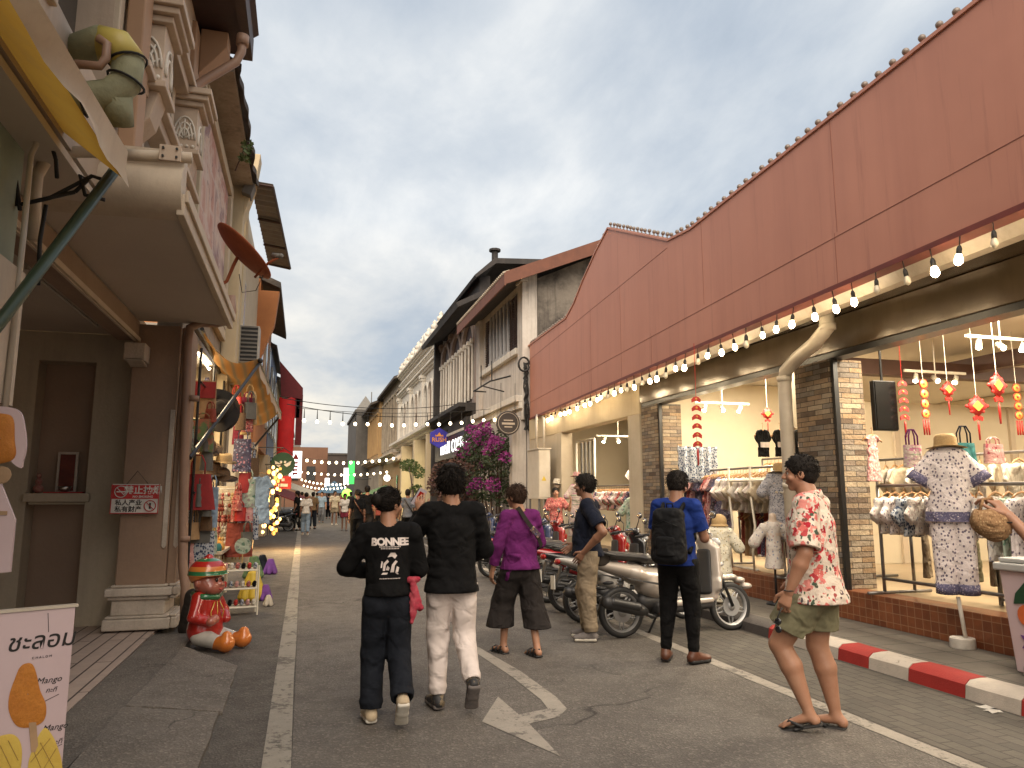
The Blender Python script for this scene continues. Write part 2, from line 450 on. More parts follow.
  me.materials.append(MATS[mat] if isinstance(mat, str) else mat)
  o = bpy.data.objects.new(name, me); COL.objects.link(o)
  if parent is not None: o.parent = parent
  return o
def V3(*a): return np.array(a, float)
def rotm(yaw=0, pitch=0, roll=0):
 return np.array(Euler((pitch, roll, yaw)).to_matrix())
class Person:
 """local frame: facing +y, x to the person's right, z up; J holds joints as fractions of height"""
 def __init__(s, label, loc, facing, H, group=None, fat=1.0, male=True, head=(0, 0, 0), vox=.0065, J=None, skin=None, legs=.72, arms_=1.0):
  s.H = H; s.fat = fat; s.legs = legs; s.am = arms_; s.vox = vox; s.skin = skin or MATS['skin']
  s.root = thing('person', label, 'person', loc, facing, group)
  sh = .100 if male else .090
  j = dict(pel=(0, 0, .515), waist=(0, .0, .61), chest=(0, .004, .73), neck=(0, 0, .835), head=(0, .012, .925))
  for k, sg in (('L', -1), ('R', 1)):
   j['sh'+k] = (sg*sh, -.004, .805); j['el'+k] = (sg*(sh+.028), -.015, .635); j['wr'+k] = (sg*(sh+.035), .03, .495)
   j['hip'+k] = (sg*.05, 0, .51); j['kn'+k] = (sg*.05, .01, .28); j['an'+k] = (sg*.05, -.005, .048); j['toe'+k] = (sg*.062, .10, .014)
  if J: j.update(J)
  s.j = {k: V3(*v)*H for k, v in j.items()}
  s.hr = rotm(*head)
  s.fing = {'L': dict(curl=.5), 'R': dict(curl=.5)}
 def P(s, k): return s.j[k]
 def box(s, keys=None, pad=.15):
  ks = [s.j[k] for k in (keys or s.j)]; a = np.min(ks, 0)-pad*s.H; b = np.max(ks, 0)+pad*s.H; a[2] = max(a[2], -.005)
  return a, b
 def torso(s, g, e=0.0, k=.03, bottom=None, belly=0):
  j = s.j; H = s.H; f = s.fat; X = j['shR']-j['shL']; X = X/np.linalg.norm(X)
  g.cap(j['pel'], j['waist'], .084*H*f+e, .074*H*f+e, k, X, (.062*H*f+e, .057*H*f+e+belly))
  g.cap(j['waist'], j['chest'], .074*H*f+e, .088*H*f+e, k, X, (.057*H*f+e+belly, .062*H*f+e))
  g.cap(j['chest'], (j['chest']+j['neck'])/2+V3(0, 0, .01)*H, .088*H*f+e, .074*H*f+e, k, X, (.062*H*f+e, .046*H*f+e))
  for q in 'LR': g.cap(j['neck']-V3(0, 0, .01)*H, j['sh'+q]+V3(0, 0, .004)*H, .030*H+e*.8, .030*H*f+e, k)
 def handprims(s, g, q):
  j = s.j; H = s.H; sg = -1 if q == 'L' else 1; o = s.fing[q]
  w = j['wr'+q]; el = j['el'+q]; d = o.get('dir'); d = (w-el) if d is None else V3(*d); d = d/np.linalg.norm(d)
  pn = o.get('palm'); pn = V3(-sg, 0, 0) if pn is None else V3(*pn)
  pn = pn-d*pn.dot(d); pn /= np.linalg.norm(pn); sd = np.cross(d, pn)
  th = o.get('thumb', None); fwd = V3(0, 1, .2) if th is None else V3(*th)
  if sd.dot(fwd) < 0: sd = -sd
  L = .105*H; c = o['curl']
  g.cap(w, w+d*L*.42, .0135*H, .0150*H, .012, sd, (.0095*H, .0085*H)); g.cap(w+d*L*.2, w+d*L*.45, .018*H, .0235*H, .012, sd, (.0085*H, .0075*H))
  for i, (of, ln) in enumerate(((.0185, .88), (.0065, 1), (-.0055, .95), (-.0165, .76))):
   b0 = w+d*L*.45+sd*of*H; l = L*.27*ln; r = .0052*H; ang = c*(.55+.1*i); p = b0
   for seg in range(3):
    dd = d*math.cos(ang)+pn*math.sin(ang)+sd*of*1.5; dd = dd/np.linalg.norm(dd); p2 = p+dd*l*(1, .68, .55)[seg]
    g.cap(p, p2, r, r*.9, .003); p = p2; r *= .92; ang += c*.8
  tb = w+d*L*.12+sd*.017*H; t1 = tb+(d*.75+sd*.65+pn*.25)*L*.28; t2 = t1+(d*.95+sd*.1+pn*.35)*L*.24
  g.cap(tb, t1, .0085*H, .0065*H, .006); g.cap(t1, t2, .0062*H, .0052*H, .003)
  s.j['hand'+q] = w+d*L*.6
 def headpos(s, x, y, z): return s.j['head']+s.hr@(V3(x, y, z)*s.H)
 def body(s, feet=True, bare=False, simple=False, name='body', earless=False):
  j = s.j; H = s.H; f = s.fat
  a, b = s.box(pad=.13); g = SDF(s.vox, a, b); hp = s.headpos; R = s.hr
  s.torso(g, -.012, .03)
  g.cap(j['neck']-V3(0, 0, .01)*H, hp(0, -.012, -.045), .036*H*(.5+.5*f), .033*H*(.6+.4*f), .02)
  g.ell(hp(0, -.006, .017), (.0435*H, .0545*H, .050*H), .01, R); g.ell(hp(0, .012, -.012), (.037*H, .040*H, .045*H), .015, R)
  g.cap(hp(0, .012, -.035), hp(0, .033, -.050), .026*H, .014*H, .02)
  if not simple:
   g.cap(hp(0, .048, .008), hp(0, .062, -.012), .0045*H, .0072*H, .007); g.ell(hp(0, .055, -.015), (.0105*H, .006*H, .0055*H), .004, R)
   for x in (-1, 1):
    g.cap(hp(x*.010, .0475, .014), hp(x*.026, .042, .013), .0048*H, .0045*H, .008)
    g.ell(hp(x*.0165, .052, .003), (.0095*H, .008*H, .0055*H), .006, R, '-')
    g.ell(hp(x*.024, .035, -.016), (.014*H, .012*H, .012*H), .012, R)
    g.ell(hp(x*.0435, -.004, -.004), (.0055*H, .0125*H, .0175*H), .004, R)
    g.ell(hp(x*.049, .001, -.003), (.004*H, .007*H, .011*H), .003, R, '-')
   g.ell(hp(0, .0485, -.0285), (.014*H, .0075*H, .0038*H), .003, R); g.ell(hp(0, .0475, -.0345), (.012*H, .0075*H, .0042*H), .003, R)
   g.ell(hp(0, .0565, -.0315), (.013*H, .004*H, .0011*H), .001, R, '-')
  for q in 'LR':
   am = s.am; g.cap(j['sh'+q], j['el'+q], .028*H*f*am, .0225*H*f*am, .02); g.cap(j['el'+q], j['el'+q]*.7+j['wr'+q]*.3, .0225*H*f*am, .0235*H*f*am, .012); g.cap(j['el'+q]*.7+j['wr'+q]*.3, j['wr'+q], .0235*H*f*am, .0145*H, .012)
   if simple: g.cap(j['wr'+q], j['wr'+q]+(j['wr'+q]-j['el'+q])*.45, .016*H, .012*H, .01)
   else: s.handprims(g, q)
   lg = s.legs; g.cap(j['hip'+q], j['kn'+q], .054*H*f*lg, .034*H*f*lg, .03); m = j['kn'+q]*.68+j['an'+q]*.32; bk = V3(0, -.008, 0)*H
   g.cap(j['kn'+q], m+bk, .033*H*f*lg, .035*H*f*lg, .015); g.cap(m+bk, j['an'+q], .034*H*f*lg, .0195*H, .015)
   if feet:
    an, to = j['an'+q], j['toe'+q]; dn = V3(0, 0, -.028)*H
    hl = an+dn*(1 if bare else .7)+(an-to)*V3(1, 1, 0)*(.22 if bare else .1)
    g.cap(hl+V3(0, 0, .002), an, .019*H, .018*H, .015); fl = 1 if bare else .72; g.cap(an+dn*.6, an+(to-an)*fl, .021*H*fl, .014*H*fl, .015, np.cross(to-an, (0, 0, 1)), (.018*H*fl, .009*H))
    if not simple and bare:
     sd = np.cross(to-an, (0, 0, 1)); sd = sd/np.linalg.norm(sd)*(1 if q == 'R' else -1); fw = (to-an)/np.linalg.norm(to-an)
     for i in range(5):
      tp = to+sd*(-.016+.0085*i)*H+fw*(.010-.0045*i)*H; g.cap(tp-fw*.02*H, tp+fw*.012*H-V3(0, 0, .003)*H, .0075*H*(1.15 if i == 0 else .85), .0062*H*(1.25 if i == 0 else .8), .003)
  s.obj = g.build(name, s.skin, s.root)
  if not simple:
   e = MB(); ir = MB(); bw = MB()
   for x in (-1, 1):
    c = hp(x*.0165, .0415, .0035); e.ell(c, .0062*H, 12, 8)
    c2 = hp(x*.0165, .0458, .0035); ir.ell(c2, .0031*H, 10, 6)
    bw.tube([hp(x*.008, .0505, .0165), hp(x*.017, .0495, .0190), hp(x*.027, .0435, .0165)], [.0012*H, .0019*H, .0009*H], 6)
   eo = e.build('eyes', 'eyewhite', s.root, 'all', local=True); ir.build('irises', 'blackhair', eo, 'all', local=True)
   bw.build('eyebrows', 'blackhair', s.root, 'all', local=True)
   lp = MB(); lp.tube([hp(-.0115, .0495, -.031), hp(-.005, .0535, -.0295), hp(0, .054, -.0303), hp(.005, .0535, -.0295), hp(.0115, .0495, -.031)], [.0006*H, .0018*H, .0016*H, .0018*H, .0006*H], 6)
   lp.tube([hp(-.010, .0495, -.0318), hp(0, .0538, -.0343), hp(.010, .0495, -.0318)], [.0006*H, .0024*H, .0006*H], 6)
   lp.build('lips', 'lip', s.root, 'all', local=True)
  return s.obj
 def hair(s, mat='blackhair', style='short', vox=None):
  H = s.H; hp = s.headpos; R = s.hr; c = s.j['head']; v = vox or max(.0045, s.vox*.7)
  g = SDF(v, c-.13*H-.02, c+.12*H+.02); up = R@V3(0, 0, 1); fw = R@V3(0, 1, 0)
  e = {'short': .0075, 'crop': .0045, 'bun': .007, 'full': .010, 'long': .012, 'bob': .012}[style]*H
  g.ell(hp(0, -.010, .020), (.0435*H+e, .0555*H+e, .052*H+e), .01, R)
  if style in ('short', 'full', 'crop', 'bob', 'long'): g.ell(hp(0, -.028, -.012), (.038*H+e*.7, .030*H+e*.6, .036*H), .02, R)
  if style == 'full':
   for i in range(26):
    rs = random.Random(i); a = rs.uniform(0, 6.28); b = rs.uniform(-.1, 1.4)
    g.ell(hp(.048*math.cos(a)*math.cos(b), -.012+.062*math.sin(a)*math.cos(b), .022+.064*math.sin(b)), (.012*H, .012*H, .010*H), .008, R)
  if style in ('long', 'bob'):
   g.cap(hp(0, -.03, 0), hp(0, -.045, -.12 if style == 'long' else -.06), .042*H, .035*H, .02, R@V3(1, 0, 0), (.03*H, .02*H))
  g.ell(hp(0, .062, -.024), (.050*H, .056*H, .056*H), .008, R, '-')
  g.ell(hp(0, .050, -.055), (.085*H, .075*H, .052*H), .008, R, '-')
  for x in (-1, 1): g.ell(hp(x*.047, .006, -.012), (.010*H, .016*H, .020*H), .004, R, '-')
  if style != 'long' and style != 'bob':
   n = -up*.9+fw*.35; g.halfspace(hp(0, -.04, -.048), n)
  g.wrinkle(.0030, (110, 110, 50), int(H*100)); g.wrinkle(.0012, (300, 300, 90), 5)
  if style == 'bun': g.ell(hp(.0, -.078, .022), (.028*H, .024*H, .028*H), .010, R); g.wrinkle(.0012, (260, 260, 200), 3)
  o = g.build('hair', MATS[mat], s.root)
  if s.vox < .008:
   m = MB(); rs = random.Random(int(H*1000)); a_, b_, c_ = .0435+e/H, .0555+e/H, .052+e/H; k = 0
   while k < 620:
    u = Vector((rs.gauss(0, 1), rs.gauss(0, 1), rs.gauss(0, 1))).normalized(); q = Vector((u.x*a_, u.y*b_-.010, u.z*c_+.020))
    if (q.x/.052)**2+((q.y-.062)/.060)**2+((q.z+.024)/.060)**2 < 1 or (q.x/.087)**2+((q.y-.05)/.078)**2+((q.z+.055)/.055)**2 < 1 or q.z < -.030: continue
    k += 1; n = Vector((u.x/a_, u.y/b_, u.z/c_)).normalized(); tgt = Vector((0, -.078, .022)) if style == 'bun' else Vector((rs.gauss(0, .03), rs.gauss(-.03, .02), -.14))
    t = tgt-q; t = (t-n*t.dot(n)); t = t.normalized() if t.length > 1e-4 else Vector((0, 0, -1)); t = (t+Vector((rs.gauss(0, .3), rs.gauss(0, .3), rs.gauss(0, .3)))*(.35 if style == 'bun' else 1)).normalized()
    l = {'crop': .009, 'short': .024, 'full': .030, 'bun': .030}.get(style, .03)*rs.uniform(.6, 1.3); li = n*({'crop': .5, 'full': .38, 'bun': .06}.get(style, .22))
    m.tube([s.headpos(*(q-n*.002)), s.headpos(*(q+(t+li)*l*.5)), s.headpos(*(q+(t+li*.8)*l))], [.0017*H, .0015*H, .0003*H], 4)
   m.build('strands', MATS[mat], o, 'all', local=True, recalc=False)
  return o
 def shirt(s, mat, e=.014, hem=.50, sleeve='short', sl_e=.012, flare=.0, wr=.006, name='shirt', neck=.026, belly=0, k=.03, side=0, cuff=None, boxy=0, fr=(9, 9, 11)):
  s.hem_ = hem; j = s.j; H = s.H; a, b = s.box(['pel', 'neck', 'shL', 'shR', 'elL', 'elR', 'wrL', 'wrR', 'waist'], .13); g = SDF(s.vox, a, b)
  X = j['shR']-j['shL']; X = X/np.linalg.norm(X); f = s.fat
  s.torso(g, e, k, belly=belly)
  hz = V3(j['pel'][0], j['pel'][1], hem*H)
  g.cap(j['waist'], hz, .076*H*f+e+boxy, .088*H*f+e+flare+boxy, k, X, (.060*H*f+e+belly, .074*H*f+e+flare+.006)); g.ell(hz+V3(0, -.02*H, .01*H), (.080*H*f+e+flare, .062*H*f+e+flare, .05*H), .03)
  if boxy: g.cap(j['chest'], j['waist'], .092*H*f+e, .082*H*f+e+boxy, k, X, (.066*H*f+e, .064*H*f+e+belly))
  cuts = []
  for q in 'LR':
   S, E, W = j['sh'+q], j['el'+q], j['wr'+q]
   if sleeve == 'short':
    m = S*.34+E*.66 if True else E; tip = S+(E-S)*(cuff or .78)
    g.cap(S, tip, .034*H*f+sl_e*.6, .031*H*f+sl_e*1.7, .02); cuts.append((tip, (E-S)/np.linalg.norm(E-S), .031*H*f+sl_e))
   elif sleeve == 'long':
    g.cap(S, E, .034*H*f+sl_e, .027*H*f+sl_e, .02); tip = E+(W-E)*(cuff or .93); g.cap(E, tip, .027*H*f+sl_e, .019*H*f+sl_e*1.15, .015)
    cuts.append((tip, (W-E)/np.linalg.norm(W-E), .019*H*f+sl_e))
   elif sleeve == 'none': pass
  if wr: g.wrinkle(wr, fr, int(H*77))
  for tip, d, r in cuts:
   a2 = tip-d*.0; g.cap(a2, tip+d*max(.09, r*1.6), r*1.45, r*1.45, 0, cut=True, op='-'); g.cap(tip-d*.035, tip+d*.02, r*.78, r*.82, 0, cut=True, op='-')
  g.cap(hz+V3(0, 0, -.0), hz-V3(0, 0, .2), .2*H, .2*H, 0, cut=True, op='-')
  g.cap(hz+V3(0, 0, .02), hz-V3(0, 0, .05), (.082*H*f+e*.3+flare+boxy), (.082*H*f+e*.3+flare+boxy), 0, X, ((.062*H*f+e*.3+flare),)*2, cut=True, op='-')
  nk = s.headpos(0, -.012, -.045)
  g.cap(j['neck']+V3(0, .012, 0)*H, j['neck']+V3(0, .02, .09)*H, neck*1.35*H, neck*2.6*H, .006, op='-')
  g.cap(j['neck'], nk, (neck+.013)*H, (neck+.02)*H, .004, op='-')
  o = g.build(name, MATS[mat], s.root); return o
 hem_ = .50
 def pants(s, mat, e=.012, end=.06, name='trousers', wide=.0, taper=1.0, top=.55, wr=.004, short=False, fr=(10, 10, 15), brk=0):
  j = s.j; H = s.H; f = s.fat; a, b = s.box(['pel', 'waist', 'hipL', 'hipR', 'knL', 'knR', 'anL', 'anR'], .11); g = SDF(s.vox, a, b)
  X = V3(1, 0, 0)
  g.cap(j['pel'], j['waist'], .084*H*f+e*.7, .074*H*f+e*.5, .02, X, (.062*H*f+e*.7, .056*H*f+e*.5))
  for x in (-1, 1): g.ell(j['pel']+V3(x*.040, -.022, -.015)*H, (.046*H*f+e*.7, .046*H*f+e*.7, .055*H*f+e*.7), .03)
  cuts = []
  for q in 'LR':
   h_, k_, a_ = j['hip'+q], j['kn'+q], j['an'+q]
   if short:
    t = end; tip = h_+(k_-h_)*t; g.cap(h_, tip, .056*H*f+e, (.046*H*f+e+wide), .03); d = (k_-h_)/np.linalg.norm(k_-h_); r = .046*H*f+e+wide
   else:
    g.cap(h_, k_, .055*H*f+e, .039*H*f+e+wide*.5, .025)
    d = (a_-k_)/np.linalg.norm(a_-k_); tip = k_+(a_-k_)*(1-end); r = .026*H*taper+e+wide; g.cap(k_, tip, .040*H*f+e+wide*.5, r, .02)
    if brk: g.ell(tip-d*.03*H, (r+brk, r+brk, .02*H), .02)
   cuts.append((tip, d, r))
  if wr: g.wrinkle(wr, fr, int(H*55)+3)
  for tip, d, r in cuts:
   g.cap(tip, tip+d*.26, r*1.9, r*1.9, 0, cut=True, op='-'); g.cap(tip-d*.03, tip+d*.02, r*.84, r*.84, 0, cut=True, op='-')
  g.halfspace(V3(0, 0, (s.hem_+.035)*H), (0, 0, 1))
  return g.build(name, MATS[mat], s.root)
 def shoe(s, q, mat, sole='sole_white', h=.0, kind='sneaker', name='shoe', tilt=True):
  j = s.j; H = s.H; an, to = j['an'+q], j['toe'+q]; fw = to-an; flat = np.array([fw[0], fw[1], fw[2]+.030*H]); fw = flat/np.linalg.norm(flat)
  sd = np.cross(fw, (0, 0, 1.)); sd /= np.linalg.norm(sd); up = np.cross(sd, fw)
  Ln = .155*H; heel = an-fw*.036*H-up*.030*H
  v = min(.005, s.vox); lo = np.minimum(heel, heel+fw*Ln)-.06; hi = np.maximum(heel, heel+fw*Ln)+.08
  if kind == 'sneaker':
   g = SDF(v, lo, hi)
   g.cap(heel+fw*.02*H+up*.012*H, heel+fw*(Ln-.022*H)+up*.010*H, .024*H, .027*H, .02, sd, (.024*H, .017*H))
   g.cap(heel+fw*.022*H+up*.016*H, an+up*.012*H, .0235*H, .0235*H, .015); g.cap(an+up*.0, heel+fw*.10*H+up*.014*H, .024*H, .018*H, .02)
   g.cap(an+up*.022*H, an+up*.06*H, .03*H, .03*H, 0, op='-', cut=True) if not s.long_p else None
   g.halfspace(heel-up*.004*H, -up)
   u = g.build(name, MATS[mat], s.root)
   g = SDF(v, lo, hi); g.cap(heel+fw*.018*H-up*.002*H, heel+fw*.07*H-up*.002*H, .0255*H, .023*H, .01, sd, (.0125*H,)*2, sq=3); g.cap(heel+fw*.07*H-up*.002*H, heel+fw*(Ln-.026*H)-up*.001*H, .023*H, .029*H, .01, sd, (.0115*H,)*2, sq=3)
   g.halfspace(heel+up*.008*H, up); g.build('sole', MATS[sole], u)
  else:
   g = SDF(v, lo, hi); b0 = an-up*.047*H
   g.cap(b0-fw*.028*H, b0+fw*.06*H, .024*H, .025*H, .01, sd, (.006*H,)*2, sq=2.5); g.cap(b0+fw*.06*H, b0+fw*.112*H, .025*H, .027*H, .01, sd, (.006*H,)*2, sq=2.5)
   u = g.build(name, MATS[mat], s.root)
   m = MB(); top = an-up*.012*H
   if kind == 'flipflop':
    t0 = b0+fw*.095*H+up*.012*H
    for x in (-1, 1): m.tube([t0, b0+fw*.075*H+sd*x*.017*H+up*.030*H, b0+fw*.03*H+sd*x*.027*H+up*.006*H], .006*H, 6)
   else:
    for t in (.08, .045): m.tube([b0+fw*t*H-sd*.028*H, b0+fw*t*H-sd*.024*H+up*.026*H, b0+fw*t*H+up*.036*H, b0+fw*t*H+sd*.024*H+up*.026*H, b0+fw*t*H+sd*.028*H], .0055*H, 6)
    m.tube([b0+fw*.01*H-sd*.027*H, an-sd*.025*H-up*.01*H-fw*.0*H, an-fw*.03*H-up*.008*H, an+sd*.025*H-up*.01*H, b0+fw*.01*H+sd*.027*H], .005*H, 6)
   m.build('strap', MATS[mat], u, 'all', local=True)
  return u
 long_p = False
M('skin', (.40, .215, .135), (.34, .165, .10), 8, .5, .0008, 90, kind='obj', sss=.06)
M('skin_dark', (.26, .13, .08), (.21, .10, .06), 8, .5, .0008, 90, kind='obj', sss=.05)
M('eyewhite', (.7, .68, .64), rough=.2, kind='obj'); M('lip', (.36, .12, .10), rough=.45, kind='obj')
M('blackhair', (.009, .007, .006), (.016, .012, .009), 30, .62, .004, 220, kind='obj', spec=.18, fine=.4)
M('brownhair', (.030, .016, .010), (.05, .026, .015), 30, .62, .004, 220, kind='obj', spec=.18, fine=.4)
M('sole_white', (.6, .57, .5), (.45, .41, .34), 12, .7, kind='obj'); M('black_rubber', (.015, .015, .016), (.03, .03, .03), 6, .6, kind='obj')
def cloth(name, c, c2=None, rough=.9, sc=3, fine=.25, bsc=260, b=.0006): return M(name, c, c2 or tuple(x*.8 for x in c), sc, rough, .05, 8, kind='obj', spec=.18, fine=fine)
cloth('black_cloth', (.0055, .0055, .006)); cloth('dark_denim', (.008, .010, .015), (.017, .020, .027)); cloth('white_cloth', (.72, .64, .60), (.62, .54, .50), fine=.1)
cloth('purple_cloth', (.135, .018, .12), (.085, .011, .08)); cloth('charcoal_cloth', (.026, .022, .021)); cloth('navy_cloth', (.009, .012, .024))
cloth('khaki_cloth', (.27, .215, .15), (.20, .155, .105)); cloth('blue_cloth', (.012, .035, .19), (.008, .02, .12)); cloth('olive_cloth', (.23, .215, .135), (.175, .165, .10))
cloth('red_scarf', (.33, .02, .045), (.45, .10, .12), sc=25); cloth('grey_cloth', (.13, .135, .15)); cloth('backpack_cloth', (.007, .0075, .009), rough=.7)
cloth('cream_cloth', (.58, .52, .42)); cloth('pale_blue_cloth', (.25, .33, .42)); cloth('maroon_cloth', (.2, .03, .05)); cloth('teal_cloth', (.06, .22, .22)); cloth('tan_cloth', (.30, .19, .10))
M('tan_suede', (.52, .42, .29), (.40, .31, .2), 20, .85, kind='obj'); M('dark_shoe', (.02, .02, .022), (.16, .12, .07), 26, .6, kind='obj', lo=.52, hi=.6); M('grey_shoe', (.16, .14, .13), (.09, .08, .08), 20, .8, kind='obj'); M('brown_leather', (.12, .04, .02), (.07, .025, .012), 14, .45, kind='obj')
M('straw', (.52, .36, .17), (.40, .25, .10), 60, .8, .002, 200, kind='obj', fine=.5); M('hat_band', (.33, .2, .1), kind='obj')
def blobs(name, base, layers, rough=.85):
 """printed cloth: each layer = (scale vec, threshold, colour, feature, randomness, colour2)"""
 m, nt, b = new_mat(name); v = coords(nt, 'obj'); out = mix(nt, ramp(nt, noise(nt, v, 4, 4), [(.3, 0.0), (.8, 1.0)]), base, tuple(x*.85 for x in base))
 wv = N(nt, 'ShaderNodeTexNoise'); L(nt, v, wv.inputs['Vector']); wv.inputs['Scale'].default_value = 26; wv.inputs['Detail'].default_value = 3
 for i, (sc, th, c, dist, c2) in enumerate(layers):
  mp = N(nt, 'ShaderNodeMapping'); mp.inputs['Scale'].default_value = sc; mp.inputs['Location'].default_value = (i*3.7, i*1.3, i*5.1); mp.inputs['Rotation'].default_value = (i*.4*(dist > .2), i*.7*(dist > .2), i*.5*(dist > .2)); L(nt, v, mp.inputs[0])
  ds = N(nt, 'ShaderNodeVectorMath', operation='MULTIPLY_ADD'); L(nt, wv.outputs['Color'], ds.inputs[0]); ds.inputs[1].default_value = (dist,)*3; L(nt, mp.outputs[0], ds.inputs[2])
  vo = N(nt, 'ShaderNodeTexVoronoi'); L(nt, ds.outputs[0], vo.inputs['Vector']); vo.inputs['Scale'].default_value = 1; vo.inputs['Randomness'].default_value = .85 if dist > .2 else .25
  f = ramp(nt, vo.outputs['Distance'], [(th, 1.0), (th+.03, 0.0)])
  rc = mix(nt, ramp(nt, vo.outputs['Color'], [(.35, 0.0), (.65, 1.0)]), c, c2)
  out = mix(nt, f, out, rc)
 L(nt, out, b.inputs['Base Color']); b.inputs['Roughness'].default_value = rough; b.inputs['Specular IOR Level'].default_value = .25
 bump(nt, b, noise(nt, v, 8, 4, .5, .5), .045); return m
blobs('floral_cloth', (.72, .62, .52), [((26, 26, 11), .20, (.05, .10, .06), .9, (.10, .07, .10)), ((11, 26, 22), .17, (.07, .13, .07), .9, (.12, .08, .08)), ((9, 9, 9), .38, (.60, .14, .12), 1.4, (.72, .30, .26)), ((14, 14, 12), .31, (.40, .02, .035), 1.2, (.64, .19, .17)), ((17, 17, 15), .24, (.06, .09, .06), 1.0, (.50, .05, .06))])
blobs('rose_print', (.42, .11, .10), [((26, 26, 26), .34, (.55, .30, .22), .8, (.12, .02, .03)), ((40, 40, 40), .25, (.1, .04, .04), .6, (.5, .4, .3))])
blobs('pink_plaid', (.50, .40, .35), [((3, 3, 20), .34, (.42, .15, .24), .1, (.25, .28, .2)), ((24, 24, 30), .3, (.55, .5, .42), .6, (.4, .2, .3))])
blobs('elephant_print', (.80, .72, .70), [((34, 34, 27), .30, (.12, .10, .14), .42, (.16, .13, .18)), ((64, 64, 54), .14, (.36, .3, .34), .3, (.3, .27, .3))])
blobs('indigo_print', (.13, .12, .20), [((60, 60, 50), .36, (.42, .38, .42), .5, (.2, .18, .27))])
blobs('navy_motif', (.40, .42, .45), [((40, 40, 30), .42, (.03, .05, .10), .5, (.05, .07, .12))])
blobs('grey_motif', (.42, .41, .43), [((34, 34, 60), .36, (.11, .12, .16), .5, (.18, .18, .22))])
blobs('green_print', (.36, .42, .34), [((16, 16, 16), .38, (.10, .20, .14), 1.0, (.3, .25, .25))])
blobs('dress_print', (.66, .62, .5), [((34, 34, 34), .26, (.15, .14, .12), .6, (.45, .35, .15))])
blobs('pale_print', (.62, .57, .52), [((24, 24, 24), .28, (.22, .25, .33), .9, (.45, .32, .30))])
blobs('pink_print', (.55, .30, .28), [((22, 22, 22), .32, (.35, .06, .09), 1.0, (.6, .5, .42))])
blobs('dark_print', (.08, .07, .11), [((24, 24, 24), .34, (.34, .16, .2), 1.0, (.2, .22, .3))])
blobs('patch_print', (.10, .07, .09), [((22, 22, 22), .36, (.32, .29, .26), 1.0, (.22, .07, .05)), ((30, 30, 30), .24, (.03, .05, .13), 1.0, (.3, .2, .1))])
blobs('basket_weave', (.34, .20, .10), [((90, 90, 60), .36, (.5, .33, .17), .1, (.2, .11, .05))])
cloth('beige_shirt', (.60, .50, .36)); cloth('white_shirt', (.68, .63, .56)); cloth('brown_shirt', (.20, .12, .06)); cloth('rust_cloth', (.28, .07, .05))
def asphalt(name, c, c2, crack=True, patch=1.0):
 m, nt, b = new_mat(name); v = coords(nt)
 big = noise(nt, v, .55, 6, .6); med = noise(nt, v, 4, 5, .65); fin = noise(nt, v, 95, 3, .7)
 out = mix(nt, ramp(nt, big, [(.35, 0.0), (.65, 1.0)]), c, c2)
 out = mix(nt, ramp(nt, med, [(.45, 0.0), (.75, .5*patch)]), out, tuple(x*.55 for x in c))
 vo = N(nt, 'ShaderNodeTexVoronoi'); L(nt, v, vo.inputs['Vector']); vo.inputs['Scale'].default_value = 70
 out = mix(nt, ramp(nt, vo.outputs['Color'], [(.62, 0.0), (.95, .55)]), out, tuple(min(1, x*2.1) for x in c))
 out = mix(nt, ramp(nt, fin, [(.3, .55), (.5, 0.0)]), out, tuple(x*.35 for x in c))
 if crack:
  dn = N(nt, 'ShaderNodeTexNoise'); L(nt, v, dn.inputs['Vector']); dn.inputs['Scale'].default_value = 1.3; dn.inputs['Detail'].default_value = 5
  ds = N(nt, 'ShaderNodeVectorMath', operation='MULTIPLY_ADD'); L(nt, dn.outputs['Color'], ds.inputs[0]); ds.inputs[1].default_value = (1.3, 1.3, 0); L(nt, v, ds.inputs[2])
  vc = N(nt, 'ShaderNodeTexVoronoi', feature='DISTANCE_TO_EDGE'); L(nt, ds.outputs[0], vc.inputs['Vector']); vc.inputs['Scale'].default_value = .42
  ck = ramp(nt, vc.outputs['Distance'], [(0.0, 1.0), (.006, 0.0)]); msk = ramp(nt, noise(nt, v, .7, 2), [(.5, 0.0), (.6, .8)])
  mm = N(nt, 'ShaderNodeMath', operation='MULTIPLY'); L(nt, ck, mm.inputs[0]); L(nt, msk, mm.inputs[1]); out = mix(nt, mm.outputs[0], out, (.008, .007, .006))
 L(nt, out, b.inputs['Base Color'])
 L(nt, ramp(nt, med, [(.3, .62), (.7, .9)]), b.inputs['Roughness']); b.inputs['Specular IOR Level'].default_value = .4
 h = N(nt, 'ShaderNodeMath', operation='ADD'); L(nt, fin, h.inputs[0]); L(nt, vo.outputs['Distance'], h.inputs[1]); bump(nt, b, h.outputs[0], .006, .8); return m
asphalt('asphalt', (.138, .124, .110), (.100, .090, .080)); asphalt('concrete_ramp', (.17, .148, .125), (.11, .096, .082)); asphalt('apron', (.10, .089, .078), (.07, .062, .054))
brickmat('pavers', [(.070, .062, .052), (.10, .088, .072), (.082, .070, .058)], (.045, .04, .034), .22, .11, 'yx', .006, .85, .006)
brickmat('walk_tiles', [(.12, .105, .085), (.15, .13, .105)], (.05, .045, .038), .4, .4, 'yx', .006, .8, .003, 0)
brickmat('arcade_tiles', [(.46, .36, .30), (.39, .30, .25)], (.06, .045, .04), 2.2, .145, 'yx', .008, .55, .002)
brickmat('plinth_tiles', [(.20, .062, .024), (.26, .085, .032), (.17, .05, .02)], (.30, .17, .09), .098, .098, 'hz', .0035, .35, .0015, 0, dirty=.5)
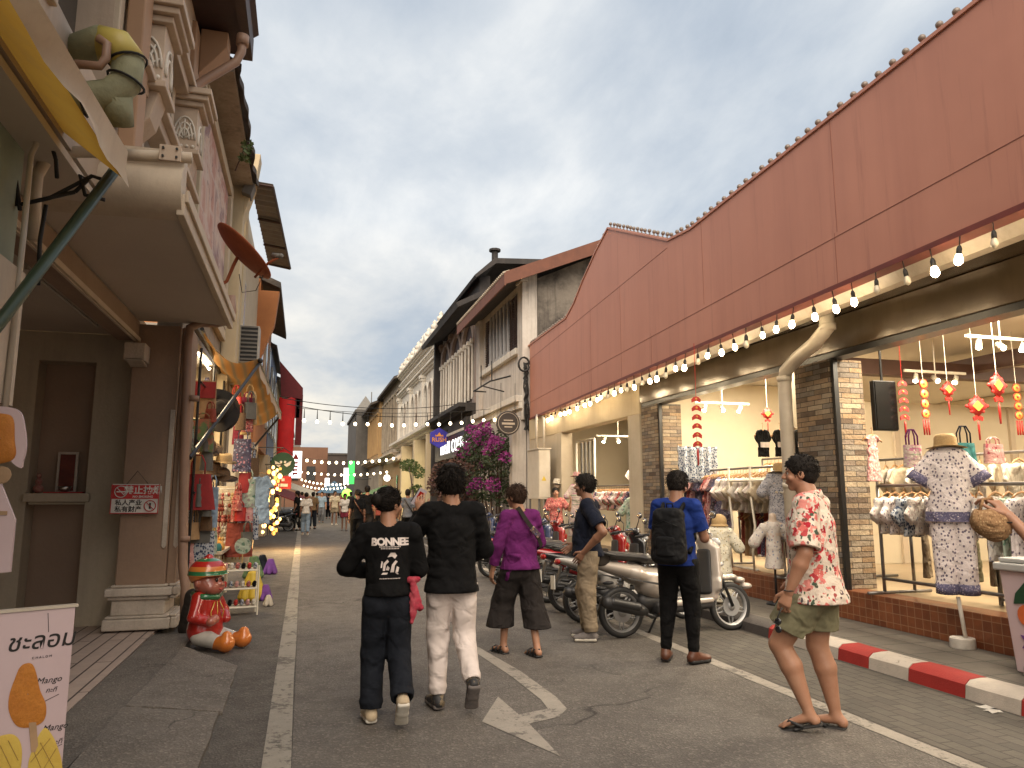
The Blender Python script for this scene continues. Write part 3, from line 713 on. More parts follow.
brickmat('stone_cladding', [(.11, .075, .05), (.27, .20, .13), (.40, .32, .22), (.17, .15, .13), (.33, .22, .12), (.22, .17, .13)], (.035, .027, .02), .27, .062, 'hz', .004, .85, .035, dirty=.45)
def paintmat(name, c, under, wear=.56):
 m, nt, b = new_mat(name); v = coords(nt)
 n = noise(nt, v, 16, 7, .75); n2 = noise(nt, v, 2.1, 4, .6); a = N(nt, 'ShaderNodeMath', operation='MULTIPLY_ADD'); L(nt, n2, a.inputs[0]); a.inputs[1].default_value = .45;
 a2 = N(nt, 'ShaderNodeMath', operation='MULTIPLY'); L(nt, n, a2.inputs[0]); a2.inputs[1].default_value = .62; L(nt, a2.outputs[0], a.inputs[2])
 out = mix(nt, ramp(nt, a.outputs[0], [(wear, 0.0), (wear+.05, .9)]), c, under)
 out = mix(nt, ramp(nt, noise(nt, v, 7, 5, .7), [(.4, 0.0), (.8, .45)]), out, tuple(x*.5 for x in c))
 L(nt, out, b.inputs['Base Color']); b.inputs['Roughness'].default_value = .75; bump(nt, b, noise(nt, v, 80, 3), .003); return m
paintmat('road_paint', (.27, .245, .205), (.08, .07, .06), .55); paintmat('road_paint_faint', (.31, .28, .24), (.10, .09, .08), .56)
paintmat('kerb_red', (.33, .022, .016), (.10, .02, .015), .66); paintmat('kerb_white', (.50, .44, .37), (.18, .15, .12), .62); paintmat('kerb_dark', (.07, .06, .055), (.04, .035, .03))
def panelmat():
 m, nt, b = new_mat('red_panel'); v = coords(nt)
 sv = coords(nt, 'pos', (1.2, 1.2, .10)); sv2 = coords(nt, 'pos', (7, 7, .35))
 c = mix(nt, ramp(nt, noise(nt, v, .5, 5, .6), [(.3, 0.0), (.7, 1.0)]), (.50, .225, .155), (.44, .195, .135))
 c = mix(nt, ramp(nt, noise(nt, sv, 2.2, 5, .6), [(.45, 0.0), (.8, .45)]), c, (.34, .14, .10))
 c = mix(nt, ramp(nt, noise(nt, sv2, 1.3, 6, .7), [(.56, 0.0), (.80, .65)]), c, (.26, .105, .075))
 c = mix(nt, ramp(nt, noise(nt, sv2, 2.3, 6, .7), [(.62, 0.0), (.9, .35)]), c, (.56, .30, .24))
 L(nt, c, b.inputs['Base Color']); b.inputs['Roughness'].default_value = .55; bump(nt, b, noise(nt, v, 1.1, 3), .02, .5)
panelmat()
M('red_trim', (.17, .035, .026), (.12, .028, .02), 6, .5); M('panel_seam', (.25, .10, .072), rough=.8)
M('bronze_beam', (.12, .085, .05), (.085, .06, .036), 2, .22, .002, 8, streak=.3, metal=.2); M('black_metal', (.012, .012, .013), rough=.4, kind='obj'); M('black_frame', (.012, .012, .013), rough=.35)
M('cream_gutter', (.50, .43, .34), (.42, .35, .27), 5, .5, streak=.5, dirt=(.2, .14, .09)); M('pvc', (.56, .50, .41), (.48, .42, .33), 4, .35, streak=.25, dirt=(.3, .22, .14))
M('cream_wall', (.52, .44, .32), (.45, .37, .26), 2, .8, .003, 30, streak=.3, dirt=(.25, .19, .12)); M('yellow_cream', (.56, .46, .30), (.5, .4, .25), 2, .75, .003, 30, streak=.2)
M('interior_wall', (.66, .58, .44), (.60, .52, .38), 1.5, .8); M('interior_ceiling', (.58, .54, .47), (.53, .49, .42), 1, .85); M('interior_floor', (.40, .30, .19), (.32, .24, .15), 3, .3)
M('brown_beam', (.10, .05, .035), rough=.6); M('chrome', (.5, .48, .45), (.4, .38, .36), 4, .3, metal=.9, kind='obj'); M('rack_grey', (.22, .21, .20), (.16, .15, .14), 9, .35, metal=.6, kind='obj'); M('rack_white', (.72, .66, .54), (.6, .55, .45), 9, .4, kind='obj')
M('wood_hanger', (.42, .22, .08), (.3, .15, .05), 20, .5, kind='obj'); M('mannequin', (.62, .50, .40), (.56, .45, .35), 5, .5, kind='obj'); M('stand_white', (.66, .62, .55), (.5, .46, .4), 9, .6, kind='obj')
M('taupe_wall', (.50, .42, .31), (.44, .37, .27), 1.4, .75, .003, 40, streak=.25, dirt=(.12, .085, .06), fine=.15)
M('brown_wall', (.32, .215, .145), (.28, .185, .125), 1.6, .7, .002, 40, streak=.2, fine=.15); M('niche_brown', (.34, .235, .165), (.30, .205, .145), 1.3, .75, .002, 30)
M('plaster_base', (.60, .52, .43), (.46, .39, .32), 3.5, .85, .006, 30, streak=.35, dirt=(.1, .08, .06), fine=.3)
M('soffit_brown', (.58, .50, .41), (.52, .445, .365), .8, .9, .002, 30); M('tan_trim', (.56, .465, .35), (.49, .40, .30), 2, .65, .003, 20, streak=.3, dirt=(.2, .14, .1))
M('pink_tan', (.52, .41, .31), (.45, .35, .265), 2, .7, .003, 20, streak=.3, dirt=(.2, .13, .09)); M('tan_pipe', (.30, .185, .125), (.24, .145, .10), 5, .5, streak=.2)
M('orange_tan', (.36, .22, .13), (.32, .19, .11), 2, .7); M('dark_roof', (.055, .028, .024), (.035, .02, .018), 2, .6, .004, 20); M('old_roof', (.05, .045, .042), (.09, .07, .055), 3, .9, .03, 9)
M('aged_cream', (.44, .37, .28), (.24, .19, .14), 1.1, .85, .008, 14, streak=.8, dirt=(.09, .075, .06), fine=.3); M('corrugated', (.15, .13, .12), (.09, .07, .06), 3, .6, streak=.6, dirt=(.09, .045, .025))
M('yellow_awning', (.62, .36, .06), (.55, .30, .05), 2, .8, .003, 12, streak=.3, dirt=(.3, .2, .1)); M('awning_edge', (.66, .55, .42), (.58, .48, .36), 2, .75, .004, 12, streak=.3, dirt=(.25, .17, .11))
M('green_paint', (.022, .045, .024), (.035, .055, .03), 10, .4); M('mint_wall', (.27, .31, .24), (.20, .24, .19), 2, .7, streak=.3); M('foam_green', (.27, .27, .16), (.20, .20, .12), 5, .7, .01, 12); M('tape_yellow', (.52, .43, .10), (.42, .33, .08), 8, .45)
M('cable', (.012, .011, .010), rough=.6, kind='obj'); M('dish_rust', (.34, .085, .028), (.25, .06, .022), 9, .75, .001, 60, kind='obj', fine=.3); M('ac_grey', (.16, .15, .13), (.12, .11, .10), 5, .6); M('ac_white', (.45, .42, .36), rough=.5)
M('orange_paint', (.42, .165, .05), (.35, .13, .04), 2, .7, streak=.2); M('blue_paint', (.02, .06, .18), rough=.6); M('maroon_canvas', (.13, .012, .016), (.085, .01, .012), 4, .8, kind='obj'); M('red_canvas', (.55, .012, .015), (.42, .01, .012), 4, .75, kind='obj')
def striped(name, c1, c2, c3, w):
 m, nt, b = new_mat(name); v = coords(nt, 'pos'); wv = N(nt, 'ShaderNodeTexWave'); L(nt, v, wv.inputs[0]); wv.bands_direction = 'X'; wv.inputs['Scale'].default_value = w*1.6; wv.inputs['Distortion'].default_value = .15; wv.inputs['Detail'].default_value = 2
 c = ramp(nt, wv.outputs[0], [(.2, c1), (.45, c2), (.7, c2), (.95, c3)]); L(nt, c, b.inputs['Base Color']); b.inputs['Roughness'].default_value = .8; b.inputs['Transmission Weight'].default_value = 0
 bump(nt, b, noise(nt, v, 7, 3), .02, .5)
 tr = N(nt, 'ShaderNodeBsdfTranslucent'); L(nt, c, tr.inputs[0]); ms = N(nt, 'ShaderNodeMixShader'); ms.inputs[0].default_value = .35; L(nt, b.outputs[0], ms.inputs[1]); L(nt, tr.outputs[0], ms.inputs[2]); L(nt, ms.outputs[0], nt.nodes['Material Output'].inputs[0])
striped('striped_canvas', (.64, .30, .07), (.56, .29, .09), (.36, .25, .12), 1.3)
M('terracotta', (.17, .062, .035), (.12, .045, .027), 3, .7, streak=.3); M('stained_wall', (.23, .20, .165), (.05, .042, .036), .9, .9, .01, 12, streak=1.0, dirt=(.02, .018, .016), lo=.4, hi=.6, fine=.3)
M('white_old', (.58, .53, .47), (.45, .40, .35), 1.6, .8, .005, 20, streak=.7, dirt=(.12, .09, .07)); M('ornate_cream', (.70, .66, .58), (.56, .51, .44), 1.8, .8, .006, 20, streak=.6, dirt=(.13, .10, .08)); M('shutter_brown', (.05, .022, .014), rough=.6); M('shutter_grey', (.46, .45, .44), (.36, .34, .33), 4, .7, streak=.4)
M('black_gable', (.022, .020, .020), (.05, .042, .038), 1.5, .8, .01, 10, streak=.4, dirt=(.1, .08, .07)); M('arch_mauve', (.33, .26, .22), (.26, .2, .17), 2, .8, streak=.5, dirt=(.1, .07, .06)); M('recess_brown', (.17, .085, .045), rough=.8)
M('dark_window', (.02, .02, .022), rough=.15, spec=.8); M('ochre_wall', (.42, .27, .12), (.36, .22, .10), 1.6, .8, streak=.4, dirt=(.14, .09, .05)); M('grey_tower', (.11, .10, .09), (.075, .068, .06), 1.4, .9, streak=.5); M('far_brick', (.19, .095, .055), (.15, .075, .045), .6, .9, streak=.3); M('far_dark', (.065, .048, .040), (.05, .038, .032), .5, .9)
M('tent_blue', (.08, .15, .22), rough=.8); M('leaf', (.045, .075, .02), (.09, .12, .03), 9, .6); M('leaf_dark', (.02, .036, .014), (.045, .06, .02), 9, .6); M('magenta_flower', (.24, .020, .17), (.15, .012, .10), 14, .7); M('pinkish_leaf', (.13, .05, .05), (.07, .06, .025), 9, .7)
emi('bulb_lit', (1.0, .78, .48), 34); emi('bulb_far', (1.0, .80, .52), 5); M('bulb_off', (.62, .55, .42), rough=.2, kind='obj'); emi('spot_lit', (1, .86, .62), 22); emi('warm_glow', (1, .60, .22), 1.7); emi('tube_lit', (1, .85, .6), 8); emi('green_neon', (.05, .8, .12), .45); emi('white_sign_lit', (.9, .88, .84), 1.1); emi('pale_glow', (.95, .88, .50), .5); emi('screen', (.35, .3, .31), .12)
def translucent(name, f):
 m = MATS[name]; nt = m.node_tree; b = nt.nodes['Principled BSDF']; out = nt.nodes['Material Output']; t = N(nt, 'ShaderNodeBsdfTranslucent'); L(nt, b.inputs['Base Color'].links[0].from_socket, t.inputs[0]); x = N(nt, 'ShaderNodeMixShader'); x.inputs[0].default_value = f; L(nt, b.outputs[0], x.inputs[1]); L(nt, t.outputs[0], x.inputs[2]); L(nt, x.outputs[0], out.inputs[0])
translucent('yellow_awning', .55); translucent('awning_edge', .25)
emi('lime_lamp', (.35, .9, .1), .8)
def sheet(name, pts, mat, z, kind='structure'):
 m = MB(); m.add([(x, y, z) for x, y in pts], [tuple(range(len(pts)))]); o = m.build(name, MATS[mat], recalc=False)
 if o.data.polygons[0].normal.z < 0: o.data.flip_normals()
 return tag(o, kind=kind)
sheet('ground', [(-400, -60), (400, -60), (400, 900), (-400, 900)], 'apron', -.006)
sheet('road', [(-.0, -8), (4.0, -8), (4.0, 92), (-.0, 92)], 'asphalt', .0)
sheet('road_shoulder', [(-3.2, -8), (-.02, -8), (-.02, 92), (-3.2, 92)], 'apron', -.002)
sheet('gutter_paving', [(3.78, -8), (4.9, -8), (4.9, 60), (3.78, 60)], 'pavers', .0025)
m = MB()
def strip(m, x0, x1, y0, y1, z=.0035, n=60):
 rows = []
 for i in range(n+1):
  y = y0+(y1-y0)*i/n; rows.append([(x0+mnoise.noise((y*2.1, 1, 0))*.012, y, z), (x1+mnoise.noise((y*2.3, 7, 0))*.012, y, z)])
 m.grid(rows)
strip(m, -.165, -.005, -2, 85); o = m.build('left_edge_line', 'road_paint'); tag(o, kind='structure')
m = MB(); strip(m, 3.63, 3.76, -2, 8.9); strip(m, 3.63, 3.76, 9.6, 40); o = m.build('right_edge_line', 'road_paint_faint'); tag(o, kind='structure')
m = MB()
A = [onZ(498, 697), onZ(482, 722), onZ(561, 757), onZ(527, 722)]
m.add([(p[0], p[1], .0035) for p in A], [(0, 1, 2, 3)])
B = [onZ(514, 716), onZ(521, 726), onZ(559, 717), onZ(567, 709), onZ(556, 697), onZ(520, 671), onZ(476, 646), onZ(470, 649), onZ(512, 677), onZ(541, 700), onZ(548, 709)]
m.add([(p[0], p[1], .003) for p in B], [tuple(range(len(B)))]); o = m.build('arrow_marking', 'road_paint_faint', recalc=False)
bm = bmesh.new(); bm.from_mesh(o.data)
for f in bm.faces:
 f.normal_update()
 if f.normal.z < 0: f.normal_flip()
bmesh.ops.triangulate(bm, faces=bm.faces); bm.to_mesh(o.data); bm.free(); tag(o, kind='structure')
prof = [(4.87, 0), (4.885, .10), (4.93, .135), (5.02, .14), (5.10, .14), (5.10, 0)]
def kerb(y0, y1, mat):
 m = MB(); n = max(2, int((y1-y0)/.12)); rows = []
 for i in range(n+1):
  y = y0+.004+(y1-y0-.008)*i/n
  rows.append([(x+mnoise.noise((x*9, y*3, 0))*.008, y, z+mnoise.noise((x*7, y*2.7, 3))*.006) for x, z in prof])
 m.grid(rows); m.add(rows[0], [tuple(range(6))]); m.add(rows[-1], [tuple(range(6))]); tag(m.build('kerb', MATS[mat], smooth=True), kind='structure')
yy = [-4.2, -3.6, -3.0, -2.4, -1.8, -1.2, -.6, 0, .6, 1.2, 1.8, 2.4, 3.0, 3.6, 4.27, 4.73, 5.28, 5.73, 6.12, 6.80, 7.2]
kk = [('kerb_white' if (len(yy)-2-i) % 2 else 'kerb_red') for i in range(len(yy)-1)]
for i in range(len(yy)-1): kerb(yy[i], yy[i+1], kk[i])
kerb(7.2, 18, 'kerb_dark')
m = MB(); m.box(5.10, 6.2, -8, 19.7, -.1, .132); tag(m.build('pavement', 'walk_tiles', bevel=.0), kind='structure')
m = MB(); m.box(5.10, 6.2, 19.72, 90, -.1, .10); tag(m.build('pavement_beyond', 'walk_tiles'), kind='structure')
m = MB(); m.box(-6, -1.52, -6, 9.9, -.1, .03); tag(m.build('arcade_floor', 'arcade_tiles'), kind='structure')
def slab(pts, z0, z1, mat):
 m = MB(); P = [Vector((x, y, 0)) for x, y in pts]; n = 10; rows = []
 for i in range(n+1):
  a = P[0].lerp(P[3], i/n); b = P[1].lerp(P[2], i/n); rows.append([tuple(a.lerp(b, k/n)+Vector((mnoise.noise((i*.7+pts[0][1], k*.5, 2))*.012, mnoise.noise((i*.7, k*.5+pts[0][1], 5))*.018, z0+(z1-z0)*k/n+mnoise.noise((i*.5, k*.6, pts[0][1]))*.008))) for k in range(n+1)])
 m.grid(rows)
 edge = [rows[0][k] for k in range(n+1)]+[rows[i][n] for i in range(1, n+1)]+[rows[n][k] for k in range(n-1, -1, -1)]
 base = [(x, y, -.02) for x, y, z in edge]; q = len(edge); m.add(edge+base, [(i, i+1, i+1+q, i+q) for i in range(q-1)])
 tag(m.build('concrete_ramp', MATS[mat], smooth=True), kind='structure')
slab([(-1.51, 3.0), (-1.22, 3.0), (-1.02, 8.75), (-1.49, 8.98)], .035, .072, 'concrete_ramp')
slab([(-1.15, 2.9), (-.50, 2.9), (-.50, 5.75), (-1.13, 5.85)], .088, .032, 'concrete_ramp')
slab([(-1.12, 5.89), (-.48, 5.79), (-.50, 7.25), (-1.04, 7.95)], .086, .026, 'concrete_ramp')
for i, (px, py) in enumerate(((992, 712), (984, 708))):
 c = onZ(px, py, .006); m = MB(); m.grid([[(c[0]+.05*a-.03+.01*(b % 2), c[1]+.04*b-.03, .006+.006*((a+b+i) % 2)) for a in range(3)] for b in range(3)]); tag(m.build('paper_scrap', 'sign_scrap' if 0 else M('scrap', (.55, .52, .47))), 'small crumpled white paper scrap on the paving beside the painted kerb', 'litter', 'paper scraps by the kerb')
shop = thing('clothes_shop', 'long clothes shop with a stepped dark red panel front over brightly lit open bays', 'shop', (8.5, 10.5, .14))
FA, FB = Vector((5.0, 3.96)), Vector((6.0, 19.6)); FD = (FB-FA).normalized(); FN = Vector((FD.y, -FD.x))
def fas(px, py):
 d = ray(px, py); # intersect with the fascia plane
 den = d[0]*FN.x+d[1]*FN.y; t = (FA.x*FN.x+FA.y*FN.y)/den; p = Vector((d[0]*t, d[1]*t)); return ((p-FA).dot(FD), CAM_H+d[2]*t)
def FP(s, z, off=0): return (FA.x+FD.x*s+FN.x*off, FA.y+FD.y*s+FN.y*off, z)
s_end, z_b = fas(530, 418); z_b = 3.62
outline = [fas(*q) for q in ((527, 347), (566, 318), (574, 303), (583, 280), (596, 251), (608, 228), (668, 240), (690, 229))]
zt = outline[-1][1]
far = [(s_end, z_b)]+[(s_end, outline[0][1])]+outline[1:]+[(-9.5, zt+.02), (-9.5, z_b)]
m = MB(); m.prism([FP(s, z) for s, z in far], (FN.x*.12, FN.y*.12, 0)); m.build('front_panel', 'red_panel', shop)
m = MB()
def bar_f(m, s0, z0, s1, z1, w, o0, o1):
 d = Vector((s1-s0, z1-z0)).normalized(); n = Vector((-d.y, d.x))*w/2
 c = [(s0+n.x, z0+n.y), (s1+n.x, z1+n.y), (s1-n.x, z1-n.y), (s0-n.x, z0-n.y)]
 m.prism([FP(s, z, o0) for s, z in c], (FN.x*(o1-o0), FN.y*(o1-o0), 0))
zs1 = fas(767, 270)[1]; zs2 = fas(620, 285)[1]
bar_f(m, -9, zs1, s_end, zs1-.10, .005, -.004, .02); bar_f(m, fas(667, 244)[0], zs2, s_end, zs2-.10, .005, -.004, .02)
for px in (590, 650, 839, 620): s0 = fas(px, 300)[0]; bar_f(m, s0, z_b+.02, s0, (zs1 if px in (650, 839) else zs2), .004, -.003, .02)
for px in (700, 835): s0 = fas(px, 200)[0]; bar_f(m, s0, zs1, s0, zt-.02, .0035, -.003, .02)
m.build('seam', 'panel_seam', shop)
m = MB(); bar_f(m, -9.5, z_b-.015, s_end, z_b-.015, .05, -.03, .13); m.build('panel_trim', 'red_trim', shop)
m = MB(); rim = outline
for a, b in zip(rim, rim[1:]): bar_f(m, a[0], a[1], b[0], b[1], .035, -.02, .14)
bar_f(m, rim[-1][0], rim[-1][1], -9.5, zt+.02, .035, -.02, .14); m.build('top_capping', 'red_panel', shop)
m = MB(); m.prism([FP(-9, 3.60, .14), FP(-9, 3.60, .34), FP(-9, 3.50, .34), FP(-9, 3.50, .22)], (FD.x*(s_end+9), FD.y*(s_end+9), 0)); m.build('gutter', 'cream_gutter', shop)
m = MB(); m.add([FP(-9, 3.605, .30), FP(s_end, 3.605, .12), (6.3, 19.6, 3.605), (6.3, -5, 3.605)], [(0, 1, 2, 3)]); m.prism([FP(-9, 3.61, .30), FP(s_end, 3.61, .12), (6.3, 19.58, 3.61), (6.3, -5, 3.61)], (0, 0, .05)); m.build('canopy_board', 'bronze_beam', shop)
m = MB(); m.box(5.97, 6.22, -5, 12.52, 3.20, 3.60); m.build('beam', 'bronze_beam', shop, bevel=.01)
m = MB(); m.box(5.99, 6.20, -5, 12.5, 3.13, 3.198); m.build('shutter_housing', 'black_frame', shop)
m = MB(); m.box(5.97, 6.22, 12.54, 19.58, 3.02, 3.60); m.build('beam', 'yellow_cream', shop, bevel=.01)
def plinth(y0, y1, t=.45): m = MB(); m.box(6.0, 6.30, y0, y1, .13, t); m.build('plinth', 'plinth_tiles', shop, bevel=.006)
plinth(-5, 13.2)
m = MB(); m.box(5.985, 6.46, 7.36, 8.01, .45, 3.13); m.build('stone_pillar', 'stone_cladding', shop, bevel=.008)
m = MB(); m.box(5.985, 6.46, 11.86, 12.50, .45, 3.13); m.build('stone_pillar', 'stone_cladding', shop, bevel=.008)
m = MB()
for y in (7.30, 11.81): m.cut().box(6.0, 6.06, y, y+.045, .452, 3.128)
m.build('shutter_rail', 'black_frame', shop)
m = MB(); m.box(5.96, 6.25, 12.54, 13.05, .14, 3.018); m.build('white_column', 'cream_wall', shop, bevel=.01)
m = MB(); m.box(5.96, 6.25, 16.9, 17.35, .14, 3.018); m.build('white_column', 'cream_wall', shop, bevel=.01)
m = MB(); m.wall_x(5.98, 6.2, 17.36, 19.58, .14, 3.018, [(17.9, 18.7, .14, 2.6)]); m.build('end_wall', 'cream_wall', shop)
m = MB(); m.box(6.1, 6.14, 17.95, 18.65, .16, 2.55); d = m.build('door', 'dark_window', shop)
m = MB()
for y in (17.90, 18.66): m.box(6.08, 6.16, y, y+.04, .16, 2.6)
m.box(6.08, 6.16, 17.94, 18.66, 2.55, 2.6); m.build('door_frame', 'rack_white', shop)
m = MB(); m.box(6.31, 14.5, -5, 19.5, .30, .447); m.build('floor', 'interior_floor', shop)
m = MB(); m.box(6.22, 14.5, -5, 19.5, 3.66, 3.8); m.build('ceiling', 'interior_ceiling', shop)
m = MB(); m.box(14.4, 14.6, -5, 19.5, .45, 3.65); m.build('back_wall', 'interior_wall', shop)
m = MB(); m.box(6.3, 14.4, 19.3, 19.5, .45, 3.65); m.build('side_wall', 'interior_wall', shop)
m = MB(); m.box(6.47, 9.3, 12.56, 12.76, .45, 3.65); m.build('partition_wall', 'interior_wall', shop)
m = MB(); m.box(6.3, 14.4, -5.1, -4.9, .45, 3.65); m.build('side_wall', 'interior_wall', shop)
m = MB(); m.box(8.2, 13.5, 16.7, 16.85, .45, 3.2); m.build('partition_wall', 'yellow_cream', shop)
m = MB(); m.box(9.2, 9.75, 13.0, 13.5, .45, 3.65); m.build('stone_pillar', 'stone_cladding', shop)
m = MB(); m.box(6.95, 7.5, 9.0, 9.6, 2.5, 3.65); m.box(6.95, 7.10, 9.0, 9.1, .45, 2.5); m.build('white_pier', 'interior_wall', shop)
m = MB(); m.box(7.35, 7.85, 9.2, 9.7, .45, 2.49); m.build('stone_pillar', 'stone_cladding', shop)
m = MB(); m.box(8.0, 14.3, 9.9, 10.05, .45, 3.02); m.build('display_wall', 'interior_wall', shop)
m = MB(); m.box(6.9, 12, 8.5, 8.68, 3.20, 3.42); m.cut().box(9.4, 9.55, 5.0, 9.8, 3.3, 3.52); m.build('ceiling_beam', 'brown_beam', shop)
m = MB(); m.box(9.2, 9.3, 9.85, 9.899, .45, 3.0); m.cut().box(11.6, 11.7, 9.85, 9.899, .45, 3.0); m.build('wall_batten', 'tan_trim', shop)
m = MB(); m.box(6.35, 14.6, -5, 19.55, 3.82, 4.2); m.build('roof_slab', 'aged_cream', shop)
m = MB(); m.box(14.6, 14.9, -5, 19.5, .0, 5.2); m.build('rear_wall', 'aged_cream', shop)
def tracklight(x, y, z, n, dirn=(1, 0), label='', L_=.9, aim=(-.4, -.6)):
 t = thing('track_light', label, 'light', (x, y, z), 0, 'white spotlights on ceiling tracks')
 m = MB(); m.box(x-dirn[0]*L_/2-.015, x+dirn[0]*L_/2+.015, y-dirn[1]*L_/2-.015, y+dirn[1]*L_/2+.015, z-.02, z+.015); m.build('track', 'rack_white', t)
 m = MB(); m.tube([(x, y, z), (x, y, 3.66)], .008, 6); m.build('drop_rod', 'rack_white', t)
 for i in range(n):
  q = (i+.5)/n-.5; c = Vector((x+dirn[0]*L_*q, y+dirn[1]*L_*q, z-.10)); a = Vector((aim[0]+.3*math.sin(i*2), aim[1]+.3*math.cos(i*3), -.7)).normalized()
  m = MB(); m.tube([c+Vector((0, 0, .09)), c], .008, 6); m.tube([c-a*.07, c+a*.05], [.030, .036], 12); sp = m.build('spotlight', 'rack_white', t, 'all')
  m = MB(); m.tube([c+a*.048, c+a*.056], [.031, .030], 12); m.build('bulb', 'spot_lit', sp)
 return t
def px_at_depth(px, py, x=None, y=None): return Vector(onX(px, py, x)) if x is not None else Vector(onY(px, py, y))
for i, (px, py, y, n, lab, dr) in enumerate([
 (722, 403, 11.0, 3, 'track of three white spotlights behind the blue and white hanging top', (1, 0)), (712, 428, 13.5, 2, 'smaller track of spotlights beside the inner stone pillar', (1, 0)),
 (935, 372, 8.0, 3, 'track of three spotlights over the hanging red ornaments, left of the larger one', (1, 0)), (1000, 338, 6.8, 3, 'track of three spotlights nearest the ceiling at the right edge', (1, 0)),
 (618, 436, 15.2, 3, 'track of spotlights in the far bay with the mannequins', (1, 0))]):
 p = onY(px, py, y); z = min(p[2], 3.6); tracklight(p[0], p[1], z, n, dr, lab, 1.0 if n == 3 else .6)
for (x, y, e) in ((7.3, 6.0, 130), (8.2, 2.0, 70), (7.3, 10.2, 120), (7.4, 14.6, 100), (11.5, 6.5, 80), (12, 12.5, 80)):
 area('shop_ceiling_light', (x, y, 3.6), 1.6, e*1.15, (1, .85, .63))
m = MB()
P = [onX(827, 300, 5.62), onX(826, 318, 5.62), onX(814, 335, 5.66), onX(797, 344, 5.72), onX(786, 355, 5.76), onX(785, 372, 5.76)]
Pz = [(5.62, P[0][1]+.02, 3.58), (5.62, P[1][1], 3.38), (5.66, P[2][1], 3.26), (5.72, P[3][1], 3.17), (5.78, P[4][1]+.05, 3.06), (5.78, P[5][1]+.05, 2.9), (5.78, P[5][1]+.05, .14)]
pp = thing('drain_pipe', 'thick cream plastic drain pipe bending in front of the near stone pillar', 'pipe', (5.78, P[5][1]+.05, .14))
m.tube(Pz, .082, 16); m.build('pipe', 'pvc', pp, 'all'); m = MB()
for z in (2.93, 1.6): m.cut().tube([(5.78, P[5][1]+.05, z), (5.78, P[5][1]+.05, z+.07)], .091, 16)
m.cut()
m.tube([(5.62, P[0][1]+.02, 3.36), (5.62, P[0][1]+.02, 3.43)], .09, 16); m.build('pipe_collar', 'pvc', pp, 'all')
ts = thing('string_lights', 'row of small unlit round bulbs standing along the top edge of the red panel front', 'lights', (5.5, 10, 5.6))
cable = MB(); pts = []
path = [(s, z+.03) for s, z in outline]+[(-2.2, zt+.045)]
acc = 0; bul = MB(); bulb_positions = []
for (s0, z0), (s1, z1) in zip(path[::-1], path[::-1][1:]):
 Ls = math.hypot(s1-s0, z1-z0); step = .19
 while acc < Ls:
  t = acc/Ls; bulb_positions.append((s0+(s1-s0)*t, z0+(z1-z0)*t)); acc += step
 acc -= Ls
base_b = MB().tube([(0, 0, -.02), (0, 0, .04)], [.012, .016], 8); base_b = base_b.build('bulb', None, None, 'all', local=True); bmesh_b = base_b.data; bmesh_b.materials.append(MATS['black_rubber']); bpy.data.objects.remove(base_b)
gl = MB(); gl.tube([(0, 0, -.03), (0, 0, .025)], [.013, .015], 8); gl.ell((0, 0, .06), .034, 10, 8); gl = gl.build('bulb', 'bulb_off', None, 'all', local=True); gm = gl.data; bpy.data.objects.remove(gl)
def bulb_obj(mesh, loc, parent, sc=1, rot=None):
 o = bpy.data.objects.new('bulb', mesh); COL.objects.link(o); o.parent = parent; o.location = Vector(loc)-root_world(parent).location; o.scale = (sc,)*3
 if rot: o.rotation_euler = rot
 return o
gmat = M('bulb_dusty', (.20, .16, .13), (.13, .1, .08), 20, .35, kind='obj'); gm.materials.clear(); gm.materials.append(gmat)
for i, (s, z) in enumerate(bulb_positions[:100]): bulb_obj(gm, FP(s, z+.0, .05), ts, 1, (random.uniform(-.2, .2), random.uniform(-.2, .2), 0))
if len(bulb_positions) > 100:
 m = MB()
 for s, z in bulb_positions[100:]:
  p = FP(s, z, .05); m.ell((p[0], p[1], p[2]+.06), .034, 8, 6); m.tube([(p[0], p[1], p[2]-.03), (p[0], p[1], p[2]+.03)], .014, 6)
 m.build('bulbs_beyond', gmat, ts, 'all')['kind'] = 'stuff'
m = MB(); m.tube([FP(s, z-.012, .05) for s, z in path], .008, 6); m.build('cable', 'cable', ts)
tl = thing('string_lights', 'string of warm bulbs hanging from black sockets under the red panel front', 'lights', (5.2, 8, 3.5))
sock = MB(); sock.tube([(0, 0, 0), (0, 0, -.12)], .005, 6); sock.tube([(0, 0, -.11), (0, 0, -.135), (0, 0, -.185)], [.012, .021, .021], 10); so = sock.build('bulb', 'cable', None, 'all', local=True)
gl = MB(); gl.lathe([(0, -.275), (.016, -.266), (.028, -.254), (.032, -.236), (.029, -.215), (.022, -.192), (.018, -.180)], n=12)
def bulbmesh(mat): o = MB(); o.v = list(gl.v); o.f = list(gl.f); q = o.build('glass', mat, None, 'all', local=True); d = q.data; bpy.data.objects.remove(q); return d
g_on, g_off = bulbmesh(MATS['bulb_lit']), bulbmesh(MATS['bulb_off'])
sm_ = so.data; bpy.data.objects.remove(so)
xs = [1003, 968.5, 936, 907, 879.5, 854, 834, 814, 795, 778, 761, 746, 732, 719.5, 709, 697, 685, 675, 665.5, 656.5, 648, 640, 633, 626, 620, 614, 608, 601, 595, 590, 585, 580, 575, 570, 565, 560.5, 556, 552, 548, 544.5]
lit = '0110011111101110110110101101111011110111'
prev = None; cpts = []
xs = [1190, 1135, 1085, 1042]+xs; lit = '1011'+lit
